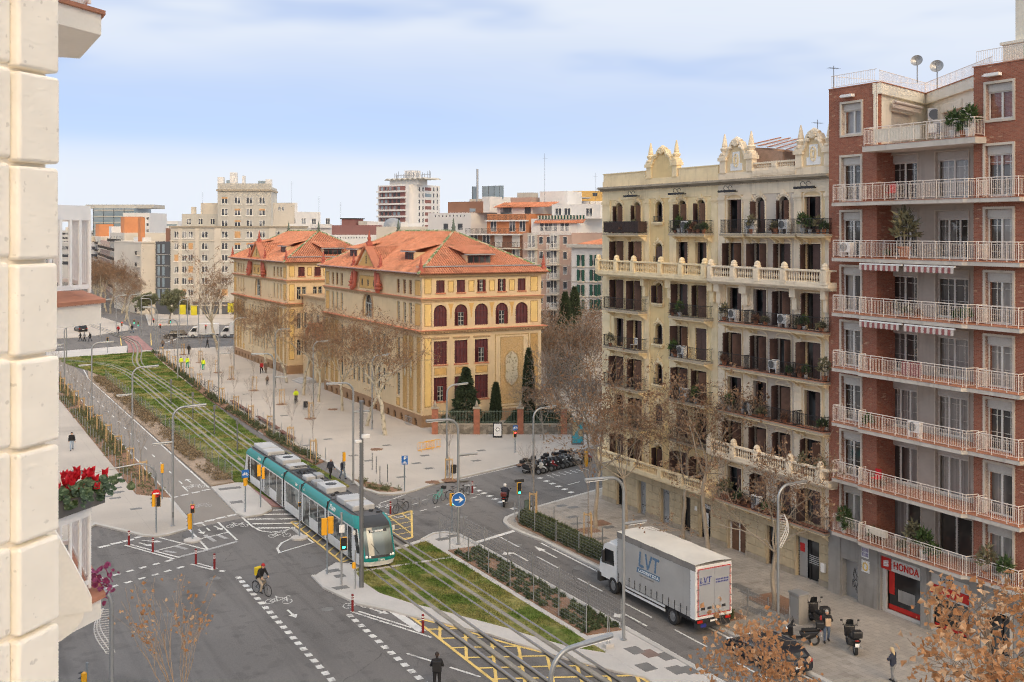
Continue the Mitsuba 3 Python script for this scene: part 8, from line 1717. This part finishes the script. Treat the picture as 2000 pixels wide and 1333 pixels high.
scooter('m_bikeblack',boxpaint='m_maroonbox').place('motorcycle','black scooter with a maroon top box under the rider in a white helmet','motorcycle',None,TR(42.1,79.9,0,-.62))
for i in range(14):
 a=np.array([49.6,88.9])+sd*(i*.58);(S_black,S_grey,S_black,S_red,S_black,S_white)[(i*5+i//3)%6].place('motorcycle',('black','grey','black','red','black','white')[(i*5+i//3)%6]+' scooter in the side street row, '+'first second third fourth fifth sixth seventh eighth ninth tenth eleventh twelfth thirteenth fourteenth'.split()[i]+' from the avenue','motorcycle','row of motorcycles parked in the side street',TR(a[0],a[1],0,math.radians(19.3)+math.pi+.35+R.uniform(-.08,.08),R.uniform(.92,1.08)))
x,y=at(1145,912);mtb=thing('motorcycle_cover','upright orange barrier standing among the row of motorcycles','barrier');put(mtb,'panel',mikit.ply(rbox(x-.15,x+.15,y-.12,y+.12,0,1.5,.04,1),'m_sigyellow',40))
# bicycles (front at +y)
def bicycle(paint,basket=None,thick=.017):
 k=Kit();X=lambda y:np.array([[1,0,0,0],[0,1,0,y],[0,0,1,.34],[0,0,0,1.0]])
 for y in(-.52,.54):
  q=MB();t=np.linspace(0,2*math.pi,25);q.tube([(0,y+.325*math.cos(a),.34+.325*math.sin(a))for a in t],.021,6);k.add('wheel',q,'m_tyre',True);q=MB()
  for a in np.linspace(0,2*math.pi,15)[:-1]:q.tube([(0,y,.34),(0,y+.31*math.cos(a),.34+.31*math.sin(a))],.004,3)
  k.add('wheel__spokes',q,'m_hub')
 q=MB()
 for pts in([(0,-.52,.34),(0,-.05,.30),(0,-.2,.86)],[(0,-.52,.34),(0,-.17,.74)],[(0,-.05,.30),(0,.38,.78)],[(0,-.17,.74),(0,.36,.86)],[(0,.54,.34),(0,.40,.75),(0,.34,.98)]):q.tube(pts,thick,6)
 k.add('frame',q,paint,40);q=MB();q.tube([(-.29,.22,1.02),(-.1,.34,1.0),(.1,.34,1.0),(.29,.22,1.02)],.014,6);k.add('handlebar',q,'m_blackplastic');k.add('saddle',hull([(-.06,-.32,.92,.03),(.06,-.32,.92,.03),(0,-.08,.92,.02)],1),'m_seat',50);q=MB();q.lathe([(0,-.01),(.09,-.01),(.09,.01),(0,.01)],n=14);X2=trimesh.transformations.rotation_matrix(math.pi/2,(0,1,0));X2[:3,3]=(.05,-.05,.3);c=MB().add(q.mesh(),X2);c.tube([(.06,-.05,.3),(.06,.05,.18),(.14,.05,.18)],.012,4);c.tube([(-.06,-.05,.3),(-.06,-.15,.42),(-.14,-.15,.42)],.012,4);k.add('cranks',c,'m_hub')
 for y in(-.52,):q=MB();t=np.linspace(.3,2.6,9);q.tube([(0,y+.365*math.cos(a),.34+.365*math.sin(a))for a in t],.02,4);k.add('mudguard',q,paint)
 if basket:q=MB();q.obox((0,.58,.92),(.32,.26,.02));[q.obox((s*.16,.58,1.02),(.012,.26,.2))for s in(-1,1)];[q.obox((0,.58+s*.13,1.02),(.32,.012,.2))for s in(-1,1)];k.add('basket',q,basket)
 return k
mat('m_tealbike',(.10,.42,.36),.35);bb_=bicycle('m_bikeblack');bt=bicycle('m_tealbike','m_blackplastic',.026)
ang_=math.radians(19.3)-math.pi/2
for k_,px,py,lab,dy in((bb_,783,1001,'black bicycle parked between the red bollard and the first hoop',.1),(bt,858,981,'teal hire bicycle with a black basket at the hoops',.2),(bb_,888,973,'dark bicycle parked behind the blue arrow sign',-.15),(bb_,908,970,'dark bicycle at the far hoop beside the lamp',.3)):x,y=at(px,py);k_.place('bicycle',lab,'bicycle',None,TR(x,y,0,ang_+dy+(math.pi if px<800 else 0),1.08))
for px,py in((415,765),(397,755)):x,y=at(px,py,Z1);bb_.place('bicycle','dark bicycle parked by the planting strip beside the '+('white' if px>400 else 'farther')+' panel','bicycle',None,TR(x,y,Z1,.8))
bb_.place('bicycle','black bicycle ridden by the courier with the yellow backpack','bicycle',None,TR(18.45,67.3,0,math.pi+.42,1.08));bb_.place('bicycle','bicycle ridden by the worker in a yellow jacket across the plaza','bicycle',None,TR(42.61,139.0,Z1,math.pi*.85,1.08))
# ------------------------------------------------------------------ people
mat('m_skin',(.50,.31,.22),.6);mat('m_hairdark',(.035,.027,.022),.7);mat('m_hairgrey',(.42,.40,.38),.7);mat('m_hairblond',(.55,.42,.24),.7);mat('m_shoe',(.025,.024,.024),.6);mat('m_eye',(.03,.025,.025),.3)
for n_,c in dict(black=(.020,.020,.022),navy=(.03,.035,.055),jeans=(.11,.15,.23),lightjeans=(.30,.37,.46),beige=(.36,.30,.23),grey=(.22,.22,.22),red=(.40,.03,.03),hivis=(.62,.78,.03),green=(.04,.30,.17),brown=(.17,.12,.09),white=(.62,.61,.60),yellowbag=(.62,.45,.02),paper=(.52,.38,.26)).items():mat('m_c_'+n_,speck(c,.18,6,.2,40),.85)
_sph={s:trimesh.creation.icosphere(s,1.0).vertices for s in(1,2)}
def bone(*pts,s=2):return manifold3d.Manifold.hull_points(np.vstack([_sph[s]*p[1]+np.asarray(p[0])for p in pts]))
def fuse(parts,ln=.045,it=6):
 m=manifold3d.Manifold.batch_boolean(parts,manifold3d.OpType.Add)
 if ln:m=m.refine_to_length(ln)
 me=m.to_mesh();t=trimesh.Trimesh(me.vert_properties[:,:3],me.tri_verts,process=True)
 if it:trimesh.smoothing.filter_taubin(t,iterations=it)
 return t
V=lambda*a:np.array(a,float)
def pose(stride=.25,swing=.3,lean=.03,sit=None,arms=None,head=(0,0),wide=.02):
 J=dict(hL=V(-.095,0,.93),hR=V(.095,0,.93));J['sL'],J['sR']=V(-.19,.06*lean*10,1.43),V(.19,.06*lean*10,1.43);J['neck']=V(0,lean*1.6,1.50);J['head']=V(head[0],lean*2.2+.02+head[1],1.635)
 for s,k in((-1,'L'),(1,'R')):
  f=s*stride;J['k'+k]=V(s*(.10+wide),f*.55+.05,.50);J['a'+k]=V(s*(.10+wide),f-(.10 if f<0 else 0.0)*1.0,.085+(.05 if f<0 else 0));J['t'+k]=J['a'+k]+V(s*.02,.17,-.05)
  w=-s*swing;J['e'+k]=J['s'+k]+V(s*.06,w*.35-.02,-.28);J['w'+k]=J['e'+k]+V(s*.01,w*.55+.08,-.23)
 if arms:
  for k,v in arms.items():J[k]=V(*v)
 if sit:
  for k,v in sit.items():J[k]=V(*v)
 return J
def person(label,x,y,yaw,top,trousers,hair='m_hairdark',P=None,group=None,z=Z1,scale=1.0,long=False,hat=None,hood=False,extra=None,skin='m_skin'):
 J=P or pose();k=Kit();B=bone
 def hand(s):
  w,e=J['w'+s],J['e'+s];d=(w-e)/np.linalg.norm(w-e);sd_=-1 if s=='L' else 1;side=np.cross(d,V(0,1,0)if abs(d[1])<.8 else V(0,0,1));side/=np.linalg.norm(side);nn=np.cross(d,side);out=[B((w,.026),(w+d*.05,.030),(w+d*.085+side*.028,.016),(w+d*.085-side*.028,.016),s=1)]
  for i,(o,l)in enumerate(((-.030,.055),(-.010,.068),(.011,.064),(.031,.05))):a=w+d*.09+side*o;b=a+d*l*.6+nn*.012;out+=[B((a,.0095),(b,.0085),s=1),B((b,.0085),(b+d*l*.35+nn*.025,.0075),s=1)]
  th=w+d*.035+side*.03*-sd_;out+=[B((th,.012),(th+side*-.035*sd_+d*.035,.010),s=1),B((th+side*-.035*sd_+d*.035,.010),(th+side*-.04*sd_+d*.065,.008),s=1)];return out
 h=J['head'];body=[B((h+V(0,-.01,.03),.092),(h+V(0,.03,-.06),.062),(h+V(0,.02,.02),.085)),B((h+V(0,.085,-.005),.016),(h+V(0,.105,-.03),.015),s=1),B((h+V(-.087,0,-.01),.02),(h+V(-.09,-.01,.02),.016),s=1),B((h+V(.087,0,-.01),.02),(h+V(.09,-.01,.02),.016),s=1),B((J['neck'],.058),(h+V(0,-.01,-.06),.052)),B((J['sL'],.06),(J['sR'],.06),(J['hL'],.08),(J['hR'],.08))]
 for s in 'LR':body+=[B((J['s'+s],.05),(J['e'+s],.04)),B((J['e'+s],.04),(J['w'+s],.027)),B((J['h'+s],.08),(J['k'+s],.055)),B((J['k'+s],.055),(J['a'+s],.038))]+hand(s)
 k.add('body',fuse(body,.05,2),skin,True)
 q=MB()
 for s in(-1,1):q.add(trimesh.creation.icosphere(1,.012),trimesh.transformations.translation_matrix(h+V(s*.034,.088,.018)))
 q.add(trimesh.creation.box((.045,.012,.008)),trimesh.transformations.translation_matrix(h+V(0,.088,-.058)));k.add('face_features',q,'m_eye',True)
 mid=(J['hL']+J['hR'])/2*.45+(J['sL']+J['sR'])/2*.55;tor=[B((J['sL'],.075),(J['sR'],.075),(mid+V(-.12,0,0),.105),(mid+V(.12,0,0),.105),(mid+V(0,.05,.08),.11)),B((mid+V(-.12,0,0),.105),(mid+V(.12,0,0),.105),(J['hL']+V(-.02,0,.0),.115),(J['hR']+V(.02,0,.0),.115))]
 if long:tor.append(B((J['hL'],.12),(J['hR'],.12),(J['hL']+V(-.02,0,-.35),.10),(J['hR']+V(.02,0,-.35),.10)))
 for s in 'LR':tor+=[B((J['s'+s],.072),(J['e'+s],.058)),B((J['e'+s],.058),(J['w'+s],.045))]
 tor.append(B((J['neck']+V(0,-.02,-.02),.075),(J['neck'],.068)))
 if hood:tor.append(B((h+V(0,-.03,.02),.118),(J['neck']+V(0,-.06,.0),.10)))
 k.add('jacket',fuse(tor,.05,5),top,True)
 leg=[B((J['hL'],.118),(J['hR'],.118))]+[b for s in 'LR' for b in(B((J['h'+s],.108),(J['k'+s],.072)),B((J['k'+s],.072),(J['a'+s]+V(0,0,.02),.058)))];k.add('trousers',fuse(leg,.05,4),trousers,True)
 for s in 'LR':k.add('shoe',fuse([B((J['a'+s]+V(0,-.03,-.03),.05),(J['a'+s],.05),(J['t'+s],.042))],.05,0),'m_shoe',True)
 if hat!='helmet' and not hood:k.add('hair',fuse([B((h+V(0,-.025,.055),.098),(h+V(0,.02,.075),.075),(h+V(0,-.05,-.02),.075))]+([B((h+V(0,-.05,0),.09),(J['neck']+V(0,-.07,-.05),.07))]if hair=='m_hairblond' else[]),.05,2),hair,True)
 if hat=='helmet':k.add('helmet',fuse([B((h+V(0,-.01,.04),.135),(h+V(0,.0,-.02),.12))],.05,2),'m_c_white',True)
 if hat=='cap':k.add('cap',fuse([B((h+V(0,-.01,.07),.10),(h+V(0,.04,.06),.085)),B((h+V(-.04,.12,.045),.012),(h+V(.04,.12,.045),.012),(h+V(0,.06,.05),.04))],.05,0),'m_c_red',True)
 if extra:extra(k,J)
 return k.place('person',label,'person',group,TR(x,y,z,yaw,scale))
def bag(m,nm='backpack',w=.17,hgt=.42):return lambda k,J:k.add(nm,hull([(s*w,y,z,.05)for s in(-1,1)for y in(-.26,-.17)for z in(1.42-hgt,1.42)],1),m,50)
walk=pose(.28,.35)
person('man in black hooded clothes standing on the near asphalt with his back turned',22.2,49.3,-.45,'m_c_black','m_c_black',P=pose(.03,0,.05,arms=dict(eL=(-.29,.05,1.16),wL=(-.14,.26,1.12),eR=(.29,.05,1.16),wR=(.14,.26,1.12))),z=0,scale=1.02,extra=bag('m_c_black'))
ride=dict(hL=(-.1,-.22,.98),hR=(.1,-.22,.98),sL=(-.18,.02,1.46),sR=(.18,.02,1.46),neck=(0,.07,1.53),head=(0,.13,1.66),kL=(-.12,.14,.74),kR=(.12,.18,.62),aL=(-.11,-.12,.40),aR=(.11,.04,.22),tL=(-.12,.03,.33),tR=(.12,.19,.15),eL=(-.27,.1,1.22),eR=(.27,.1,1.22),wL=(-.25,.24,1.10),wR=(.25,.24,1.10))
person('bicycle courier in a black jacket and red cap carrying a square yellow backpack',18.45,67.3,math.pi+.42,'m_c_black','m_c_beige',P=pose(sit=ride),z=0,scale=1.08,hat='cap',extra=lambda k,J:k.add('backpack',hull([(s*.19,y,z,.03)for s in(-1,1)for y in(-.38,-.12)for z in(1.12,1.52)],1),'m_c_yellowbag',40))
person('bald man in a dark navy suit walking on the plaza behind the tram',32.5,95.6,math.pi+.25,'m_c_navy','m_c_black','m_hairgrey',pose(.2,.25),z=Z1);person('grey haired man in a dark jacket and blue jeans walking beside the suited man',33.35,94.7,math.pi+.3,'m_c_navy','m_c_jeans','m_hairgrey',pose(-.2,-.2),z=Z1)
person('man in a black jacket and pale jeans walking on the pavement past the tree bed',13.35,120.1,math.pi,'m_c_black','m_c_lightjeans',P=pose(.2,.3),z=Z1,scale=1.05)
srd=dict(hL=(-.1,-.3,.92),hR=(.1,-.3,.92),sL=(-.19,-.18,1.42),sR=(.19,-.18,1.42),neck=(0,-.15,1.50),head=(0,-.12,1.64),kL=(-.2,.12,.78),kR=(.2,.12,.78),aL=(-.17,.12,.42),aR=(.17,.12,.42),tL=(-.17,.28,.40),tR=(.17,.28,.40),eL=(-.3,.0,1.18),eR=(.3,.0,1.18),wL=(-.33,.22,1.10),wR=(.33,.22,1.10))
person('scooter rider in a navy jacket and white helmet entering the side street',42.1,79.9,-.62,'m_c_navy','m_c_black',P=pose(sit=srd),z=0,hat='helmet')
person('balding man in a black jacket and jeans holding a brown paper bag by the motorcycles',43.35,44.75,2.6,'m_c_black','m_c_jeans','m_hairgrey',pose(.06,0,.04,arms=dict(eL=(-.29,.08,1.2),wL=(-.1,.30,1.22),eR=(.29,.06,1.18),wR=(.12,.28,1.16))),extra=lambda k,J:(k.add('paper_bag',hull([(s*.13,y,z,.02)for s in(-1,1)for y in(.34,.42)for z in(1.02,1.38)],1),'m_c_paper',30),k.add('red_sleeve',hull([(.28,.0,1.36,.085),(.30,.05,1.2,.075)],1),'m_c_red',50)))
person('blond woman in a dark coat and grey trousers walking behind the wire fence',42.4,39.2,.3,'m_c_navy','m_c_grey','m_hairblond',pose(.1,0,.03,arms=dict(eL=(-.3,.1,1.2),wL=(-.08,.26,1.15),eR=(.3,.1,1.2),wR=(.06,.26,1.10))),scale=.97)
person('person in a grey jacket at the shop doorway by the picture edge',46.2,36.3,.2,'m_c_grey','m_c_black',P=walk)
for i,(px,py,yw)in enumerate(((354,719,.2),(366,719,.1),(397,723,-.1))):x,y=at(px,py,Z1);person('street worker in a yellow jacket and green trousers, '+('leftmost of three','middle one of three','rightmost of three')[i],x,y,yw,'m_c_hivis','m_c_green',P=pose(.12*(-1)**i,.1,.06),scale=1.05)
person('worker in a yellow jacket riding a bicycle across the plaza',42.61,139.0,math.pi*.85,'m_c_hivis','m_c_black',P=pose(sit=ride),scale=1.05)
for px,py,yw,top,tr,lab,hair in((369,693,.1,'m_c_black','m_c_black','person in black walking away across the plaza towards the far junction','m_hairdark'),(318,682,.2,'m_c_brown','m_c_navy','person in a brown jacket near the tree stakes by the far junction','m_hairdark'),(335,673,-.3,'m_c_grey','m_c_brown','person in grey walking beyond the tree stakes by the far junction','m_hairdark'),(511,729,2.6,'m_c_red','m_c_black','person with a red top walking by the school wall','m_hairdark'),(519,729,2.7,'m_c_brown','m_c_brown','person in a long brown coat beside the red topped walker','m_hairgrey'),(522,752,2.9,'m_c_brown','m_c_black','small person in a brown coat walking alone by the school','m_hairdark'),(157,666,1.2,'m_c_black','m_c_black','person in black walking at the far junction crossing, ahead of the group','m_hairdark'),(165,667,1.1,'m_c_grey','m_c_black','person in grey in the group at the far junction crossing','m_hairdark'),(176,667,1.0,'m_c_black','m_c_navy','person in dark clothes at the rear of the group at the far crossing','m_hairdark'),(405,680,-1.2,'m_c_black','m_c_black','person in black sitting height by the tree near the white van','m_hairdark'),(231,652,.4,'m_c_red','m_c_navy','person in red waiting by the far traffic lights','m_hairdark'),(258,650,.6,'m_c_black','m_c_jeans','person in a dark top waiting by the far traffic lights','m_hairdark')):
 x,y=at(px,py,Z1);person(lab,x,y,yw,top,tr,hair,pose(R.choice((-1,1))*.22,.25),long='long' in lab,scale=.78 if 'small' in lab else 1.03)
 # ------------------------------------------------------------------ small things on the balconies and roofs
def ac_kit():
 k=Kit();k.add('case',rbox(-.42,.42,-.16,.16,0,.62,.02,1),'m_white',30);q=MB();M=trimesh.transformations.rotation_matrix(math.pi/2,(1,0,0));M[:3,3]=(-.1,-.165,.31);r=MB().lathe([(.26,0),(.26,.02),(.22,.02),(.22,.004),(0,.004)],n=18);k.add('fan_grille',MB().add(r.mesh(),M),'m_galvdark',30);q=MB();q.box(-.36,-.28,-.14,.14,-.3,-.003);k.add('foot',q,'m_white');q=MB();q.box(.28,.36,-.14,.14,-.3,-.003);k.add('foot',q,'m_white');return k
ac=ac_kit();mat('m_pot',(.42,.17,.09),.8);mat('m_potwhite',(.6,.59,.57),.6);mat('m_balcgreen',speck((.055,.095,.03),.5,8,.4,30),.7);mat('m_balcdry',speck((.16,.15,.09),.4,8,.4,30),.8);mat('m_balcred',speck((.20,.10,.06),.4,8,.4,30),.8)
def pot_kit(seed,h,w,leafm,potm,tall=False):
 k=Kit();q=MB();q.lathe([(.10,0),(.16,.28),(.18,.28),(.18,.32),(.14,.32)],n=12);k.add('pot',q,potm,30);f=shrub(seed,w,h,220,.13,0).mesh();f.apply_translation([0,0,.3+(h*.4 if tall else 0)]);k.add('foliage',f,leafm)
 if tall:q=MB();q.tube([(0,0,.28),(.02,.01,.3+h*.6)],.015,4);k.add('stem',q,'m_bark')
 return k
pots=[pot_kit(300,.45,.26,'m_balcgreen','m_pot'),pot_kit(301,.3,.25,'m_balcdry','m_pot'),pot_kit(302,.6,.3,'m_balcgreen','m_potwhite',True),pot_kit(303,.28,.22,'m_balcred','m_pot'),pot_kit(304,.7,.34,'m_balcdry','m_pot',True)]
FLN={6:'topmost iron',5:'upper stone',4:'fourth floor',3:'third floor',2:'second floor',1:'first floor',0:'lowest'}
def on_bal(kit,y,fl,what,cat,name,d=.62,z=None,s=1.0,yaw=None,side='left',col=0):
 zz={6:22.3,5:19.3,4:16.15,3:13.08,2:9.97,1:6.98,0:3.75}[fl];kit.place(name,what,cat,None,TR(50-d,y,zz+(0 if z is None else z),-math.pi/2 if yaw is None else yaw,s))
for y,fl in((65.4,6),(58.15,6),(54.9,6),(60.0,4),(55.0,4),(65.9,3),(55.9,3),(65.6,2),(58.6,2),(57.6,0)):on_bal(ac,y,fl,f'white air conditioner on the {FLN[fl]} balcony of the cream building, {"far half" if y > 62.3 else "near end" if y < 57 else "middle bay"}','air conditioner','air_conditioner',z=.3,d=.5,yaw=-math.pi/2)
rp=random.Random(12);PN=('green potted plant','dry potted plant','tall green plant','reddish potted plant','tall dry plant');nb={}
for fl,ys in((6,(75.5,75.0,73.5,72.0,66.7,66.2,64.9,64.3,63.8,63.3,58.0,55.9,55.6,53.1,52.4,51.6,51.2)),(4,(66.8,66.3,65.9,60.9,57.6,56.7,53.4,51.3,52.9)),(3,(75.2,66.8,66.5,60.9,53.4,52.9,51.2,54.3)),(2,(66.5,64,63.4,60.4,56.9,54.8,51.4)),(0,(61.1,60.6,60,59.4,58.8,58.2,56.9,56.3,55.7,55.1)),(5,(60.1,)),(1,(72.5,52.9,51.5))):
 for i_,y in enumerate(sorted(ys,reverse=True)):kk=rp.randrange(5);on_bal(pots[kk],y,fl,f'{PN[kk]} on {FLN[fl]} balcony of cream building, {ORD[i_]} from left','potted plant','potted_plant',s=rp.uniform(.8,1.25),yaw=rp.random()*6,d=rp.uniform(.5,.75))
BN=['penthouse','top floor','sixth','fifth','fourth','third','second','lowest']
BP=((0,41.2,2,1.3),(0,40.6,0,1.2),(0,40.2,2,1.5),(2,44.6,4,2.2),(2,45.9,0,.7),(3,40.4,0,1.1),(3,41.0,0,.9),(3,43.6,3,.9),(3,44.4,1,1.0),(5,47.3,0,1.1),(7,49.2,2,1.4),(7,48.9,0,1.2),(7,46.9,0,1.2),(7,46.4,3,1.0),(7,43.9,4,1.5),(7,43.2,2,1.5),(7,42.6,0,1.4),(7,44.8,1,1.0),(7,39.1,4,1.4),(7,38.0,2,1.3),(6,46.2,3,.8))
for i,y,kk,s in BP:
 nb[i]=nb.get(i,-1)+1;pots[kk].place('potted_plant',f'{PN[kk]} on {BN[i]} balcony of brick building, {ORD[sorted([t[1] for t in BP if t[0] == i], reverse=True).index(y)]} from left','potted plant',None,TR(49.1,y,SL[i],rp.random()*6,s))
ac.place('air_conditioner','white air conditioner behind the railing of the sixth balcony of the brick building','air conditioner',None,TR(49.3,49.2,SL[2]+.3,-math.pi/2));ac.place('air_conditioner','white air conditioner on the third balcony of the brick building','air conditioner',None,TR(49.2,43.9,SL[5]+.3,-math.pi/2))
a=np.array(PI_);
for dz,dd,lab in((1.9,.9,'upper air conditioner in the corner of the penthouse terrace'),(1.0,1.5,'lower air conditioner in the corner of the penthouse terrace')):ac.place('air_conditioner',lab,'air conditioner',None,TR(a[0]-.6-dd*.4,a[1]-.8-dd,SL[0]+dz,-.9,1.25))
mat('m_redcloth',(.55,.02,.03),.8)
def chair(x,y,z,m,lab,yaw=0):c=thing('chair',lab,'chair');q=MB();q.obox((x,y,z+.45),(.45,.45,.04),yaw);q.obox((x+.22*math.cos(yaw),y+.22*math.sin(yaw),z+.72),(.04,.45,.5),yaw);put(c,'seat',q.ply(m));q=MB();[q.tube([(x+sx*.19,y+sy*.19,z),(x+sx*.19,y+sy*.19,z+.44)],.015,4)for sx in(-1,1)for sy in(-1,1)];put(c,'legs',q.ply('m_galv'))
chair(49.4,45.9,SL[1],'m_redcloth','red cloth draped over a chair on the top balcony of the brick building');chair(49.5,43.0,SL[0],'m_potwhite','white chair on the penthouse terrace, nearer the cream building',.6);chair(49.6,42.2,SL[0],'m_potwhite','white chair on the penthouse terrace, nearer the brick pier',2.4);chair(49.4,72.0,13.08,'m_potwhite','white folding chair on the third floor balcony of the cream building');chair(49.5,45.4,SL[3],'m_bikeblack','dark metal chair on the fifth balcony of the brick building',1.0);chair(49.4,47.0,SL[6],'m_redcloth','small red chair on the second balcony of the brick building')
q=MB();bF.box(q,U(44.9),U(43.6),.3,.5,SL[4]+.1,SL[4]+.85);tag(put(None,'balcony_chest',q.ply('m_awnred')),'dark red cloth covered chest on the fourth balcony of the brick building','chest')
q=MB();bF.box(q,U(47.2),U(45.7),.70,.88,SL[7]+.55,SL[7]+.95);tag(put(None,'balcony_screen',q.ply('m_pwhite')),'pale sheet tied inside the lowest balcony railing of the brick building','screen')
def dish(x,y,z,r,yaw,lab):d=thing('satellite_dish',lab,'satellite dish');q=MB();q.lathe([(0,0),(r*.5,.05),(r,.2)],n=20);M=np.eye(4);M[:3,:3]=rot(yaw,1.25);M[:3,3]=(x,y,z);put(d,'reflector',MB().add(q.mesh(),M).ply('m_grey_metal',40));q=MB();q.tube([(x,y,z-1.2),(x,y,z)],.03,6);c=np.array([x,y,z])+M[:3,2]*.55;q.tube([(x,y,z-.3),tuple(c)],.015,4);put(d,'mast',q.ply('m_galvdark'))
dish(50.6,45.0,TOP+1.0,.34,-2.6+math.pi/2,'grey satellite dish on the penthouse roof, the higher of two');dish(51.2,44.1,TOP+.6,.38,-2.6+math.pi/2,'pale satellite dish on the penthouse roof, the lower of two')
def aerial(x,y,z,h,lab):a=thing('aerial',lab,'antenna');q=MB();q.tube([(x,y,z),(x,y,z+h)],.025,5);put(a,'mast',q.ply('m_galvdark'));q=MB();q.tube([(x-.4,y,z+h*.9),(x+.4,y,z+h*.9)],.012,4);[q.tube([(x+t,y-.2,z+h*.9),(x+t,y+.2,z+h*.9)],.008,3)for t in np.linspace(-.4,.4,7)];put(a,'rods',q.ply('m_galvdark'))
aerial(49.9,50.9,TOP,1.5,'thin aerial on the edge of the brick building roof beside the cream building');aerial(54,56.6,27.9,2.2,'aerial on the glass roofed stair house of the cream building');aerial(54.5,39.0,TOP,2.6,'aerial on the high roof above the brick pier')
for px,Zd,z0_,h in((1064,178,31,5),(1163,200,30,4),(665,290,26,5),(570,300,33,4),(623,305,29,4),(395,298,30,4)):w=wpt(px,Zd);aerial(w[0],w[1],z0_-4,h+3,f'thin distant aerial above the roof of the {("pink house", "white party wall", "maroon block", "white penthouse storeys", "end of the white penthouse storeys", "stone coloured block")[(1064, 1163, 665, 570, 623, 395).index(px)]}')
